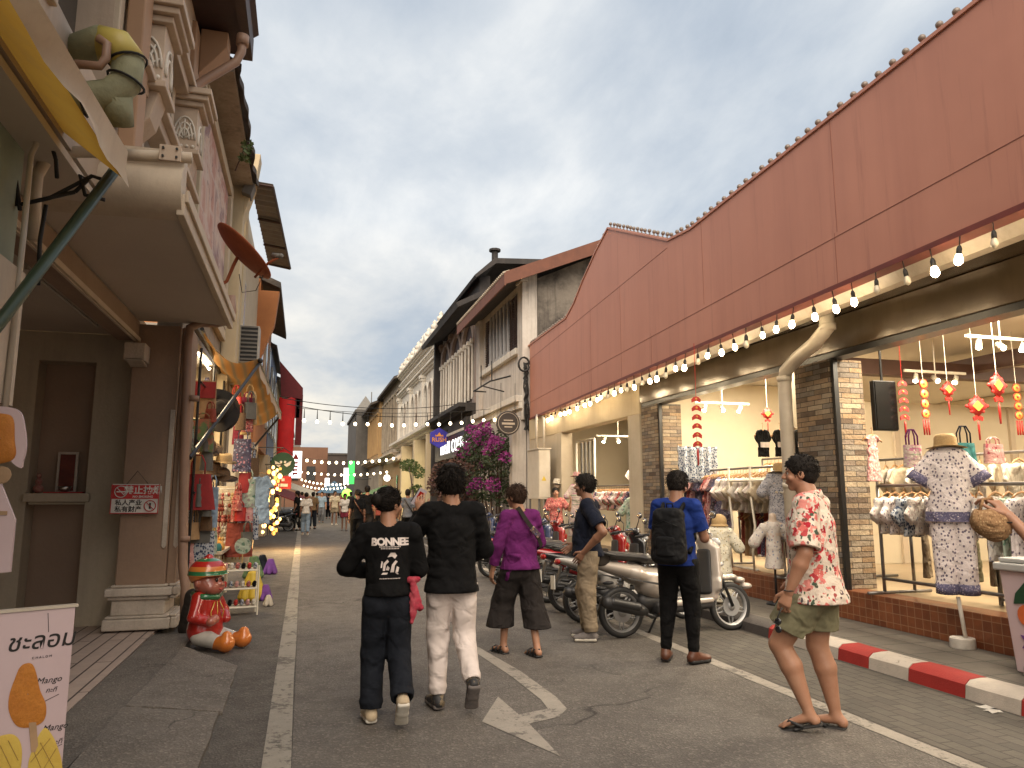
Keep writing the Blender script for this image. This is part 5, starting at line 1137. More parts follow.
m = MB(); m.box(-7, -1.94, -4, 9.8, 3.45, 3.6); m.build('arcade_ceiling', 'soffit_brown', h1)
m = MB(); m.tube([(-2.22, 4.4, 3.42), (-2.22, 5.2, 3.40), (-2.22, 7.6, 3.40)], .014, 6); m.tube([(-2.26, 6.7, 3.42), (-2.26, 6.7, 3.36), (-2.26, 8.9, 3.36), (-2.26, 8.9, 3.43)], .014, 6); m.build('ceiling_conduit', 'pvc', h1)
m = MB(); m.box(-7.2, -7, -4, 10, 0, 3.45); m.build('inner_wall', 'taupe_wall', h1)
m = MB(); m.box(-1.92, -.95, 5.55, 9.28, 3.53, 3.58); m.cut().box(-1.92, -1.46, -4, 5.54, 3.53, 3.58); m.build('canopy_soffit', 'soffit_brown', h1)
m = MB(); m.box(-.955, -.90, 5.5, 9.32, 3.50, 3.66); m.box(-.90, -.875, 5.5, 9.34, 3.60, 3.69); m.build('canopy_edge', 'tan_trim', h1, bevel=.006)
m = MB(); m.box(-1.92, -1.2, 5.6, 9.28, 3.60, 3.9); m.build('canopy_top', 'soffit_brown', h1)
m = MB(); cx, cz = 5.62, 3.70
prof = [(5.50+.16-.16*math.cos(a), 3.50+.27-.27*math.cos(a*.9)+.0) for a in [i*PI/2/8 for i in range(9)]]
ring = [(5.62, 3.50), (5.52, 3.52), (5.44, 3.60), (5.41, 3.70), (5.44, 3.80), (5.50, 3.86), (5.50, 3.90), (5.42, 3.92), (5.42, 3.95), (5.62, 3.95)]
rows = [[(x, y-.0, z+(-x-.9)*-.02) for y, z in ring] for x in (-2.05, -1.5, -.92)]
m.grid(rows); m.add(rows[0], [tuple(range(len(ring)))]); m.add(rows[-1], [tuple(range(len(ring)))]); m.build('canopy_front', 'tan_trim', h1, smooth=True)
m = MB(); m.wall_x(-1.75, -1.46, -4, 9.35, 3.62, 7.5, [(2.4, 3.6, 4.2, 6.6), (4.3, 5.5, 4.3, 6.6), (6.55, 7.6, 4.3, 6.6)]); m.build('upper_wall', 'pink_tan', h1)
for y0, y1 in ((2.4, 3.6), (4.3, 5.5), (6.55, 7.6)):
 m = MB(); m.box(-1.50, -1.42, y0-.12, y0-.002, 4.2, 6.7); m.box(-1.50, -1.42, y1+.002, y1+.12, 4.2, 6.7); w_ = m.build('window', 'tan_trim', h1, bevel=.01); m = MB(); m.box(-1.72, -1.70, y0, y1, 4.3, 6.6); m.build('pane', 'dark_window', w_)
 if y0 < 3: m = MB(); m.prism([(-1.45, y0-.2, 4.18), (-.98, y0-.2, 4.44), (-.98, y0-.2, 4.50), (-1.45, y0-.2, 4.30)], (0, y1-y0+.35, 0)); m.build('sill', 'tan_trim', w_, bevel=.01)
m = MB(); m.prism([(-1.9, 1.5, 4.12), (-1.18, 1.5, 4.02), (-1.12, 1.5, 4.10), (-1.12, 1.5, 4.30), (-1.9, 1.5, 4.30)], (0, 2.1, 0)); m.build('ledge', 'tan_trim', h1, bevel=.01)
def console(y, z, s=1.0):
 m = MB(); x = -1.455
 m.box(x, x+.22*s, y-.16*s, y+.16*s, z, z+.42*s); m.box(x, x+.27*s, y-.20*s, y+.20*s, z+.422*s, z+.47*s); m.box(x, x+.31*s, y-.24*s, y+.24*s, z+.472*s, z+.52*s); m.box(x, x+.34*s, y-.27*s, y+.27*s, z+.522*s, z+.58*s)
 m.box(x, x+.25*s, y-.19*s, y+.19*s, z-.05*s, z-.002)
 m.prism([(x, y-.12*s, z-.052*s), (x+.2*s, y-.12*s, z-.052*s), (x+.15*s, y-.12*s, z-.25*s), (x, y-.12*s, z-.42*s)], (0, .24*s, 0))
 c = m.build('console', 'pink_tan', h1, bevel=.008)
 m = MB(); yf = y-.165*s
 for r in (.13, .095, .06): m.tube([(x+.11*s+r*s*.75*math.cos(a*PI/10), yf, z+.1*s+r*1.7*s*math.sin(a*PI/10)) for a in range(11)], .010*s, 6)
 for a in range(1, 10, 2): m.tube([(x+.11*s, yf, z+.1*s), (x+.11*s+.09*s*math.cos(a*PI/10), yf, z+.1*s+.2*s*math.sin(a*PI/10))], .008*s, 5)
 xf_ = x+.225*s
 for r in (.12, .085): m.tube([(xf_, y+r*s*math.cos(a*PI/10), z+.08*s+r*1.9*s*math.sin(a*PI/10)) for a in range(11)], .011*s, 6)
 for k in range(4): m.ell((x+.04*s+k*.05*s, yf, z+.03*s), (.016*s, .012*s, .016*s), 8, 6)
 m.build('plaster_relief', 'ornate_cream', c, 'all')
console(6.15, 4.75, 1.15); console(8.0, 5.05, 1.1); console(6.1, 5.75, 1.2); console(4.0, 4.6, 1.0)
for zz_ in (4.62, 5.6): m = MB(); m.box(-1.455, -1.30, 5.7, 8.5, zz_, zz_+.10); m.box(-1.455, -1.24, 5.7, 8.5, zz_+.102, zz_+.16); m.build('cornice', MATS['pink_tan'], h1, bevel=.008)
m = MB(); m.box(-1.5, -1.41, 8.6, 9.3, 4.0, 7.0); m.prism([(-1.41, 8.9, 6.5), (-1.1, 8.9, 6.9), (-1.1, 8.9, 7.1), (-1.41, 8.9, 7.1)], (0, .3, 0)); m.cut().box(-1.40, -1.28, 5.6, 5.85, 4.0, 7.1); m.build('pilaster', 'orange_tan', h1, bevel=.012)
m = MB(); m.box(-1.9, -.95, -4, 9.45, 7.15, 7.3); m.box(-.98, -.86, -4, 9.5, 7.12, 7.42); m.prism([(-.9, -4, 7.42), (-4, -4, 9.0), (-4, -4, 9.15), (-.8, -4, 7.5)], (0, 13.5, 0)); m.build('roof', 'dark_roof', h1)
h1b = thing('shophouse', 'shophouse with a faded pink painted mural panel and crumbling pale eave behind the taupe one', 'shophouse', (-2.5, 11.4, .03))
m = MB(); m.wall_x(-1.75, -1.47, 9.40, 13.25, .03, 7.0, [(10.1, 13.0, .03, 3.75)]); m.build('wall', 'aged_cream', h1b)
def mural():
 mm, nt, b = new_mat('mural_paint'); v = coords(nt, 'pos', uv='yz');
 n = noise(nt, v, .7, 6, .6, .6); c = ramp(nt, n, [(.30, (.40, .15, .13)), (.44, (.46, .24, .19)), (.52, (.56, .42, .34)), (.60, (.26, .16, .17)), (.72, (.52, .28, .14))], 'LINEAR')
 n2 = noise(nt, coords(nt, 'pos', (1, 5, 1), uv='yz'), 1.2, 5, .6, .8); c = mix(nt, ramp(nt, n2, [(.52, 0.0), (.62, .6)]), c, (.58, .50, .44)); c = mix(nt, ramp(nt, noise(nt, v, 2.2, 5, .6, 2), [(.60, 0.0), (.66, .7)]), c, (.10, .08, .10)); L(nt, c, b.inputs['Base Color']); b.inputs['Roughness'].default_value = .8
mural()
m = MB(); m.box(-1.465, -1.44, 9.65, 12.9, 4.3, 6.6); m.build('mural', 'mural_paint', h1b)
m = MB(); m.box(-1.465, -1.40, 9.5, 9.64, 3.9, 6.9); m.box(-1.465, -1.38, 9.65, 13.2, 6.62, 6.8); m.box(-1.465, -1.38, 9.65, 13.2, 4.1, 4.28); m.box(-1.465, -1.38, 12.92, 13.2, 4.3, 6.6); m.build('panel_frame', 'cream_wall', h1b, bevel=.008)
m = MB(); m.box(-1.46, -1.08, 9.48, 13.25, 6.92, 7.0); m.jitter(.02, 2); m.build('eave_soffit', 'aged_cream', h1b)
m = MB(); rows = []
for i in range(40):
 y = 9.5+i*.097; e = mnoise.noise((y*2.2, 0, 3))*.07; rows.append([(-3.5, y, 8.6+e), (-1.0+e, y, 7.06), (-1.0+e, y, 6.96+e*.3), (-3.5, y, 8.4)])
m.grid(rows); m.add(rows[0], [(0, 1, 2, 3)]); m.build('roof', 'old_roof', h1b)
sp = thing('sprouting_plant', 'small green sprig growing out of the roof edge against the sky', 'plant', onX(243, 152, -1.0)); c = sp.location; m = MB(); leaf_cloud(m, [(c.x+.04, c.y, c.z-.06, .10), (c.x+.05, c.y, c.z+.1, .09)], 60, .045, 9); m.build('leaves', 'leaf', sp, recalc=False)
m = MB(); m.tube([(c.x-.1, c.y+.1, c.z-.25), (c.x, c.y, c.z), (c.x+.05, c.y, c.z+.15)], [.012, .008, .004], 5); m.build('stem', 'shutter_brown', sp)
h3l = thing('shophouse', 'cream shophouse with an arched upper wall under a corrugated metal canopy', 'shophouse', (-2.4, 17, .03))
m = MB(); m.wall_x(-1.8, -1.47, 13.3, 21.8, .03, 7.9, [(14.5, 17.6, .03, 3.4), (18.6, 21.2, .03, 3.4)]); m.build('wall', 'cream_wall', h3l)
m = MB(); m.box(-1.46, -1.22, 13.32, 13.7, 3.4, 7.6); m.prism([(-1.22, 13.32, 6.4), (-1.05, 13.32, 7.0), (-.98, 13.32, 7.6), (-1.22, 13.32, 7.6)], (0, .4, 0)); m.box(-1.46, -1.36, 15.6, 16.2, 3.4, 7.6); m.build('pilaster', 'yellow_cream', h3l, bevel=.01)
m = MB(); m.box(-1.465, -1.44, 16.4, 17.4, 4.6, 6.3); w_ = m.build('window', 'ac_white', h3l); m = MB(); m.box(-1.438, -1.43, 16.5, 17.3, 4.7, 6.2); m.build('pane', 'dark_window', w_)
cn = [onY(250, 180, 13.4), onY(273, 184, 13.4), onY(290.5, 267, 21.5), onY(268, 262, 21.5)]; rows = []
for i in range(60):
 a = Vector(cn[0]).lerp(Vector(cn[3]), i/59); b = Vector(cn[1]).lerp(Vector(cn[2]), i/59); z = .03*math.sin(i*2.1); rows.append([tuple(a+Vector((0, 0, z))), tuple(b+Vector((0, 0, z)))])
m = MB(); m.grid(rows); cp = m.build('corrugated_canopy', 'corrugated', h3l); sd_ = cp.modifiers.new('s', 'SOLIDIFY'); sd_.thickness = .012
m = MB()
for q in (0, .33, .66, 1): a = Vector(cn[0]).lerp(Vector(cn[3]), q); b = Vector(cn[1]).lerp(Vector(cn[2]), q); m.tube([a-Vector((0, 0, .06)), b-Vector((0, 0, .06))], .03, 4)
m.tube([Vector(cn[1])-Vector((0, 0, .05)), Vector(cn[2])-Vector((0, 0, .05))], .025, 4); m.build('rafter', 'shutter_brown', cp)
m = MB(); a = Vector(cn[0]); m.obox(tuple(a+Vector((.0, -.1, -.25))), (.16, .3, .22), (0, .3, 0)); m.build('flashing', 'ac_grey', h3l)
ac = thing('air_conditioner', 'grey slatted outdoor air conditioner unit fixed on the cream wall above the striped awning', 'air conditioner', (-1.25, 16.6, 4.3)); m = MB(); p0 = onY(240, 325, 15.6); p1 = onY(258, 363, 15.6)
m.box(p0[0], p1[0], 15.6, 16.0, p1[2], p0[2]); m.build('casing', 'ac_white', ac, bevel=.01); m = MB(); m.box(p0[0]+.03, p1[0]-.03, 15.585, 15.598, p1[2]+.03, p0[2]-.03); gr = m.build('grille', 'black_frame', ac)
m = MB()
for k in range(9): z = p1[2]+.05+k*(p0[2]-p1[2]-.1)/8; m.box(p0[0]+.03, p1[0]-.03, 15.565, 15.583, z, z+.035)
m.build('slat', 'ac_grey', gr)
def left_house(lab, ya, yb, H, mat, eave, x=-1.45, extra=None):
 h = thing('shophouse', lab, 'shophouse', (x-2, (ya+yb)/2, .03)); m = MB(); m.box(x-7, x, ya, yb, 3.0, H); m.build('wall', MATS[mat], h); m = MB(); m.box(x-7, x-.4, ya+.01, yb-.01, .0, 2.998); m.build('ground_floor', 'ochre_wall', h)
 m = MB(); m.prism([(x+eave, ya, H-.3), (x-4, ya, H+1.6), (x-4, ya, H+1.8), (x+eave, ya, H-.12)], (0, yb-ya-.02, 0)); m.build('roof', 'old_roof', h)
 for y in (ya+.2, yb-.5): m = MB(); m.box(x-.3, x+.12, y, y+.35, .02, 3.0); m.build('column', 'cream_wall', h)
 n = max(1, int((yb-ya)/2))
 for i in range(n): y0 = ya+(i+.5)*(yb-ya)/n; m = MB(); m.box(x+.003, x+.06, y0-.5, y0+.5, 3.9, H-.9); f = m.build('window', 'ac_white', h); m = MB(); m.box(x+.062, x+.068, y0-.4, y0+.4, 4.0, H-1); m.build('pane', 'dark_window', f)
 return h
lo_ = left_house('orange painted shophouse beyond the cream one on the left', 22.0, 29.5, 7.8, 'orange_paint', .55, -1.42)
m = MB(); m.prism([(-1.42, 22.0, 5.2), (-1.0, 22.0, 6.4), (-.9, 22.0, 7.4), (-1.42, 22.0, 7.4)], (0, .4, 0)); m.build('eave_bracket', 'orange_paint', lo_)
left_house('narrow grey shophouse with blue pilasters beyond the orange one on the left', 29.6, 36, 7.4, 'blue_paint', .2, -1.40)
left_house('pale shophouse behind the maroon awning on the left', 36.1, 46, 7.0, 'aged_cream', .5)
left_house('low dark roofed shophouse farthest along the left row', 46.1, 60, 6.2, 'ornate_cream', .9, -1.7)
left_house('weathered shophouse at the far left end of the street', 60.1, 84, 5.6, 'far_brick', .8, -2.6)
ma = thing('awning', 'dark maroon canvas awning high on the left, hanging over a long red banner', 'awning', (-1.1, 33, 5)); a = [onY(282, 362, 30), onY(302, 386, 31), onY(302, 396, 31), onY(281, 385, 30)]
m = MB(); pA, pB = Vector(onY(280, 361, 30)), Vector(onY(303, 388, 30)); m.prism([tuple(pA), tuple(pB), tuple(pB-Vector((0, 0, .45))), tuple(onY(296, 398, 30)), tuple(onY(281, 396, 30))], (0, 3.5, 0)); m.build('canvas', 'maroon_canvas', ma)
m = MB()
for px, l in ((300, 445), (297, 418)): q0, q1 = onY(px, 395, 30.2), onY(px, l, 30.2); m.box(q0[0]-.12, q0[0]+.12, 30.1, 30.3, q1[2], q0[2])
m.build('valance', 'maroon_canvas', ma)
rb = thing('banner', 'long bright red cloth banner hanging vertically under the maroon awning', 'banner', onY(286, 400, 27)); q0, q1 = onY(279, 398, 27), onY(293, 456, 27); m = MB(); rows = []
for i in range(14): z = q0[2]+(q1[2]-q0[2])*i/13; rows.append([((q0[0]+q1[0])/2+(q1[0]-q0[0])*.5*math.cos(a*PI/6), 27+.14*math.sin(a*PI/6)+.02*math.sin(i+a), z+.03*math.sin(a*2)) for a in range(13)])
m.grid(rows); m.build('cloth', 'red_canvas', rb, 'all')
c = onY(283, 464, 24); gs = disc_sign('round_sign', 'dark green round sign with a pale winged face hanging on the left', 'sign', c, .36, 28, 'sign_green', .08)
m = MB()
for sg in (-1, 1): m.prism([(c[0]+sg*.02, c[1]-.045, c[2]-.02), (c[0]+sg*.25, c[1]-.045, c[2]+.10), (c[0]+sg*.22, c[1]-.045, c[2]-.02), (c[0]+sg*.12, c[1]-.045, c[2]-.10)], (0, -.01, 0)); m.ell((c[0]+sg*.06, c[1]-.05, c[2]+.06), (.04, .01, .04), 10, 6)
m.build('emblem', 'sign_white', gs); m = MB(); m.tube([(c[0]-.3, c[1], c[2]+.3), (c[0], c[1], c[2]+.5), (c[0]+.3, c[1], c[2]+.3)], .015, 6); m.tube([(-1.4, c[1], c[2]+.5), (c[0], c[1], c[2]+.5)], .015, 6); m.build('arm', 'black_frame', gs)
q0, q1 = onY(275, 476, 24), onY(291, 489, 24); rs2 = thing('shop_sign', 'small red sign with pale lettering below the green round sign', 'sign', ((q0[0]+q1[0])/2, 24, q1[2])); m = MB(); m.box(q0[0], q1[0], 24, 24.06, q1[2], q0[2]); m.build('board', 'sign_red', rs2)
m = MB(); m.box(q0[0]+.1, q1[0]-.1, 23.985, 23.998, q1[2]+.07, q1[2]+.16); m.box(q0[0]+.2, q1[0]-.2, 23.985, 23.998, q1[2]+.24, q1[2]+.32); m.build('lettering', 'sign_white', rs2); m = MB(); m.tube([(c[0], 24.02, c[2]-.38), (c[0], 24.02, q0[2])], .012, 5); m.build('hanger', 'black_frame', rs2)
q0, q1 = onY(290, 451, 33), onY(301, 478, 33); vs_ = thing('vertical_sign', 'white vertical sign with red lettering and a red border beyond the red banner', 'sign', ((q0[0]+q1[0])/2, 33, q1[2])); m = MB(); m.box(q0[0], q1[0], 33, 33.12, q1[2], q0[2]); m.build('board', 'white_sign_lit', vs_)
m = MB(); xc = (q0[0]+q1[0])/2; m.prism([(xc-.13, 32.99, q0[2]-.35), (xc, 32.99, q0[2]-.08), (xc+.13, 32.99, q0[2]-.35)], (0, -.01, 0))
for i in range(4): z = q0[2]-.5-i*.15; m.box(xc-.1, xc+.1, 32.98, 32.99, z-.04, z+.04); m.box(xc-.1, xc-.04, 32.98, 32.99, z-.07, z)
m.build('lettering', 'sign_red', vs_); m = MB(); m.tube([(-1.4, 33.06, q0[2]-.3), (q0[0], 33.06, q0[2]-.3)], .02, 5); m.build('arm', 'black_frame', vs_)
P1, P2, P3, P4 = Vector(onX(202, 329, -1.42)), Vector(onY(259, 361, 12.6)), Vector(onY(281, 413, 18.6)), Vector((-1.44, 16.8, 3.2))
sa = thing('awning', 'orange and beige striped canvas awning over the souvenir shop on the left', 'awning', (-1.2, 14, 3.3)); rows = []
for i in range(25):
 a = P1.lerp(P4, i/24); b = P2.lerp(P3, i/24); rows.append([tuple(a.lerp(b, k/10)-Vector((0, 0, .22*math.sin(PI*k/10)+.04*math.sin(i*1.3+k*.5)))) for k in range(11)])
m = MB(); m.grid(rows); o = m.build('canvas', 'striped_canvas', sa, 'all')
m = MB(); vr = [[r[-1], tuple(Vector(r[-1])-Vector((-.01, 0, .20+.03*math.sin(i*1.9))))] for i, r in enumerate(rows)]; m.grid(vr); m.build('valance', 'awning_edge', sa, 'all')
m = MB(); m.tube([P2, P2.lerp(P3, .5)-Vector((0, 0, .03)), P3], .022, 6); m.tube([P1, P4], .03, 6); m.tube([P2+Vector((0, 0, -.05)), Vector(onX(190, 458, -1.32))], .026, 8); m.tube([P3+Vector((0, 0, -.05)), (-1.42, 16.5, 2.0)], .024, 8); m.build('arm', 'black_frame', sa); m = MB(); m.ell(P2+Vector((.02, -.02, .0)), .045, 8, 6); m.build('arm_joint', 'black_frame', sa)
dc = Vector(onY(240, 255, 9.9)); sd = thing('satellite_dish', 'rusty orange satellite dish on a curved arm against the mural wall', 'satellite dish', (-1.44, 9.9, dc.z-.6))
nrm = Vector((.63, .07, .70)).normalized(); Mx = nrm.to_track_quat('Z', 'Y').to_matrix().to_4x4(); Mx.translation = dc
m = MB(); prof = [(r, .30*(r/.46)**2*.28) for r in (0.001, .1, .2, .3, .4, .44)]+[(.46, .085), (.46, .068), (.40, .04), (.2, -.01), (0.001, -.02)]; m.lathe(prof, n=40); m.xf(Mx); m.build('dish', 'dish_rust', sd, 'all')
m = MB(); b = dc-nrm*.04; m.tube([b, b+Vector((-.05, .02, -.12)), b+Vector((-.12, .05, -.32)), b+Vector((-.26, .0, -.46)), Vector((-1.44, 9.8, dc.z-.48))], .022, 8); m.build('mount_arm', 'dish_rust', sd, 'all')
f_ = Vector(onY(281, 256, 9.6)); m = MB(); m.tube([dc+Vector((.20, -.05, -.30)), dc.lerp(f_, .7)+Vector((0, 0, -.1)), f_], .016, 8); m.build('feed_arm', 'dish_rust', sd, 'all'); m = MB(); m.tube([f_, f_+(dc-f_).normalized()*.12], [.03, .04], 10); m.ell(f_, .035, 8, 6); m.build('feed_horn', 'ac_grey', sd, 'all')
m = MB(); m.tube([dc+Vector((0, .03, -.25)), dc+Vector((.05, 0, -.5)), dc+Vector((.22, 0, -.46)), dc+Vector((.3, 0, -.25))], .006, 5); m.build('cable', 'cable', sd)
dp = thing('drain_pipe', 'tan downpipe bending from the dark roof eave down the brown pilaster', 'pipe', (-1.3, 9.0, 3.7)); m = MB()
P = [Vector(onY(243, 36, 8.5)), Vector(onY(241.5, 52, 8.5)), Vector(onY(236, 62, 8.5)), Vector(onY(205, 80, 8.45)), Vector(onY(196, 86, 8.4)), Vector(onY(193, 96, 8.4)), (-1.35, 8.4, 3.72)]; m.tube(P, .050, 12); m.build('pipe', 'tan_pipe', dp, 'all'); m = MB()
m.tube([P[0]-Vector((0, 0, .0)), P[0]-Vector((0, 0, .12))], .072, 12)
for t in (.15, .6): q = P[5].lerp(Vector(P[6]), t); m.cut().tube([q, q+Vector((0, 0, .07))], .066, 12)
m.build('pipe_collar', 'tan_pipe', dp, 'all')
dp = thing('drain_pipe', 'brown downpipe running down beside the arcade pier to the ground', 'pipe', (-1.25, 9.2, 0)); m = MB()
m.tube([Vector(onY(231, 296, 9.35)), Vector(onY(232, 312, 9.35)), Vector(onY(228, 321, 9.33)), Vector(onY(218, 323, 9.3)), Vector(onY(200, 323, 9.25)), Vector(onY(190, 328, 9.2)), Vector(onY(188, 340, 9.2)), (onY(186, 440, 9.2)[0], 9.2, 1.8), (-1.27, 9.2, .75), (-1.22, 9.15, .5), (-1.2, 9.12, .05)], .052, 12); m.build('pipe', 'tan_pipe', dp, 'all')
m = MB()
for z in (2.6, 1.0): m.cut().tube([(-1.27, 9.2, z), (-1.27, 9.2, z+.06)], .06, 12)
m.build('pipe_collar', 'tan_pipe', dp, 'all')
dd = thing('insulated_pipe', 'thick pale green foam-wrapped pipe elbow taped in yellow above the canopy', 'pipe', Vector(onY(105, 75, 4.6))); Y = 4.6
K = [onY(60, 92, Y), onY(85, 98, Y), onY(112, 95, Y), onY(126, 82, Y), onY(128, 62, Y), onY(118, 46, Y), onY(100, 42, Y), onY(80, 50, Y+.1), onY(60, 58, Y+.2)]; m = MB(); m.tube(K, .095, 14); m.jitter(.012, 9); m.build('foam', 'foam_green', dd, 'all'); m = MB(); m.tube([K[4], K[5], K[6]], .103, 14); m.jitter(.014, 11); m.build('tape', 'tape_yellow', dd, 'all')
m = MB()
for i in (1, 3, 4): a = Vector(K[i]); t = (Vector(K[i+1])-Vector(K[i-1])).normalized(); u = t.orthogonal().normalized(); v = t.cross(u); m.tube([a+(u*math.cos(q*PI/8)+v*math.sin(q*PI/8))*.106 for q in range(16)], .008, 5, closed=True)
m.build('tie', 'cable', dd); m = MB(); m.tube([onY(75, 64, Y-.1), onY(100, 66, Y-.1), onY(106, 58, Y-.1), onY(107, 44, Y-.1), onY(98, 38, Y-.1)], .026, 8); m.build('small_pipe', 'tan_pipe', dd, 'all')
m = MB(); m.tube([onY(116, 95, Y), onY(118, 125, Y+.1)], .09, 12); m.build('lower_pipe', 'foam_green', dd, 'all')
Y = 4.9; fp = thing('awning_pole', 'cream pipe bending out horizontally and ending in a square bolted flange plate', 'pole', Vector(onY(40, 190, Y))); m = MB(); m.tube([onY(34, 240, Y), onY(35, 195, Y), onY(37, 175, Y), onY(46, 160, Y), onY(62, 152, Y), onY(90, 152, Y), onY(130, 155, Y), onY(192, 158, Y)], .036, 12); m.build('pipe', 'tan_trim', fp, 'all')
a, b = onY(160, 145, Y-.05), onY(181, 163, Y-.05); m = MB(); m.box(a[0], b[0], Y-.07, Y-.05, b[2], a[2]); pl = m.build('flange', 'pink_tan', fp, bevel=.004); m = MB()
for x in (a[0]+.025, b[0]-.025):
 for z in (a[2]-.025, b[2]+.025): m.lathe([(.008, Y-.082), (.008, Y-.071)], (x, 0, z), 8, 'y')
m.build('bolt', 'black_frame', pl)
ya_ = thing('awning', 'yellow lined canvas awning with a pinkish cream edge strip at the top left corner', 'awning', (-1.3, 4, 3.6)); A, B = Vector(onY(128, 152, 4.7)), Vector(onY(38, 0, 3.1)); A2, B2 = Vector(onY(129, 188, 4.7)), Vector(onY(10, 0, 3.05)); dA = A-B
m = MB(); B_, B2_ = A-(A-B)*2.2, A2-(A2-B2)*2.2; rows = []
for i in range(21): t = i/20; rows.append([tuple(A.lerp(B_, t)), tuple(A.lerp(B_, t).lerp(A2.lerp(B2_, t), .5)+Vector((-.015, 0, 0))), tuple(A2.lerp(B2_, t)+Vector((-.02*math.sin(i), 0, .02*math.sin(i*1.7))))])
m.grid(rows); ed = m.build('edge_strip', 'awning_edge', ya_, 'all'); C_, D_ = Vector(onY(38, 112, 4.7)), Vector(onY(38, 112, 4.7))+Vector((0, (B_-A).y, 0)); rows = [[tuple((A2+Vector((-.03, 0, .05))).lerp(B2_+Vector((-.03, 0, .05)), t).lerp(C_.lerp(D_, t), k/4)) for k in range(5)] for t in (0, .25, .5, .75, 1)]
m = MB(); m.grid(rows); m.build('canvas', 'yellow_awning', ya_, 'all'); m = MB(); m.tube([C_+Vector((0, .05, -.06)), D_+Vector((0, 0, -.06))], .075, 14); m.build('roller', 'orange_tan', ya_, 'all')
m = MB(); m.tube([onY(115, 170, 4.75), onY(0, 322, 4.2), onY(-40, 372, 4.0)], .032, 10); m.build('arm', 'green_paint', ya_, 'all'); m = MB()
m.tube([onY(34, 130, 4.6), onY(36, 145, 4.6), onY(31, 155, 4.6), onY(24, 230, 4.5), onY(5, 410, 4.45)], .016, 8); m.build('crank_rod', 'pvc', ya_, 'all')
cw = thing('cable_bundle', 'tangle of black wires sagging under the yellow awning at the near left corner', 'cables', Vector(onY(30, 200, 4.6)))
for Pq in ([(14, 130), (13, 180), (16, 205), (40, 200), (75, 192)], [(75, 192), (88, 180), (80, 175), (85, 195), (105, 200)], [(44, 120), (56, 160), (57, 178)], [(46, 205), (40, 240), (38, 285)], [(18, 205), (50, 198), (92, 176), (110, 182)], [(20, 110), (12, 150), (20, 210)]):
 m = MB(); m.tube([onY(x, y, 4.7) for x, y in Pq], .012, 6); m.build('cable', 'cable', cw, 'all')
mw = thing('mint_wall', 'pale mint painted wall edge of the neighbouring building at the far left edge', 'wall', (-1.9, 4, 0)); m = MB(); xx = onY(16, 200, 4.7)[0]; m.box(-3.2, xx, -4, 4.75, 2.75, 6); m.build('upper_wall', 'mint_wall', mw); m = MB(); xx2 = onY(18, 350, 4.6)[0]; m.box(-3.2, xx2, -4, 4.6, 2.0, 2.748); m.build('lower_wall', 'tan_trim', mw)
mf = thing('picture_frame', 'small framed dark red picture standing at the back of the niche shelf', 'frame', (-2.72, 9.98, 1.54)); m = MB(); m.box(-2.83, -2.61, 9.97, 10.0, 1.545, 2.03); m.build('frame_border', 'plaster_base', mf); m = MB(); m.box(-2.80, -2.64, 9.96, 9.968, 1.57, 2.0); m.build('picture', M('dark_red', (.16, .03, .015), (.08, .015, .01), 9), mf)
fg = thing('figurine', 'small seated red and pink figurine at the left of the niche shelf', 'figurine', (-3.0, 9.88, 1.54)); m = MB(); m.ell((-2.98, 9.88, 1.59), (.06, .05, .05), 10, 6); m.ell((-2.98, 9.88, 1.67), (.04, .035, .05), 10, 6); m.ell((-2.98, 9.87, 1.745), (.028, .028, .032), 10, 6); m.build('body', M('figurine_red', (.25, .06, .05), (.35, .2, .15), 30), fg, 'all')
of = thing('offering_tray', 'small silver dish on red cloth in the middle of the niche shelf', 'tray', (-2.72, 9.86, 1.54)); m = MB(); m.box(-2.9, -2.5, 9.79, 9.93, 1.543, 1.556); m.build('cloth', 'sign_red', of); m = MB(); m.lathe([(.03, 1.558), (.05, 1.57), (.075, 1.62), (.07, 1.62), (.045, 1.575), (0.001, 1.57)], (-2.70, 9.86, 0), 16); m.build('dish', 'chrome', of, 'all')
sg = thing('wall_sign', 'red and white no smoking sign in Chinese hung on the brown pier', 'sign', (-1.8, 9.22, 1.32)); q0, q1 = onY(112, 484, 9.24), onY(158, 513.5, 9.24); w0, h0 = q1[0]-q0[0], q0[2]-q1[2]; xm, zm = q0[0], q1[2]
m = MB(); m.box(xm, xm+w0, 9.24, 9.255, zm, zm+h0); bd = m.build('board', 'sign_white', sg); m = MB(); m.box(xm+w0*.02, xm+w0*.98, 9.234, 9.238, zm+h0*.50, zm+h0*.97); m.box(xm, xm+.008, 9.23, 9.238, zm, zm+h0); m.box(xm+w0-.008, xm+w0, 9.23, 9.238, zm, zm+h0); m.box(xm+.009, xm+w0-.009, 9.23, 9.238, zm, zm+.009); m.build('red_field', 'sign_red', bd)
def txt(m, s_, size, x, z, y, **k): vs, fs = text_verts(s_, size, frame((x, y, z), (1, 0, 0), (0, 0, 1)), .0008, **k); m.add(vs, fs)
m = MB(); txt(m, '禁止抽烟', h0*.30, xm+w0*.66, zm+h0*.78, 9.231, bold=.002); txt(m, 'NO SMOKING', h0*.10, xm+w0*.66, zm+h0*.57, 9.231, bold=.001); m.build('lettering', 'sign_white', bd)
def noring(cx, cz, r, y, a):
 m = MB(); m.tube([(cx+r*math.cos(i*PI/12), y, cz+r*math.sin(i*PI/12)) for i in range(24)], .005, 6, closed=True); m.tube([(cx-r*.7, y, cz+r*.7*a), (cx+r*.7, y, cz-r*.7*a)], .004, 6); return m
m = noring(xm+w0*.2, zm+h0*.74, h0*.19, 9.228, 1); m.box(xm+w0*.11, xm+w0*.28, 9.226, 9.232, zm+h0*.72, zm+h0*.76); m.build('symbol', 'sign_white', bd)
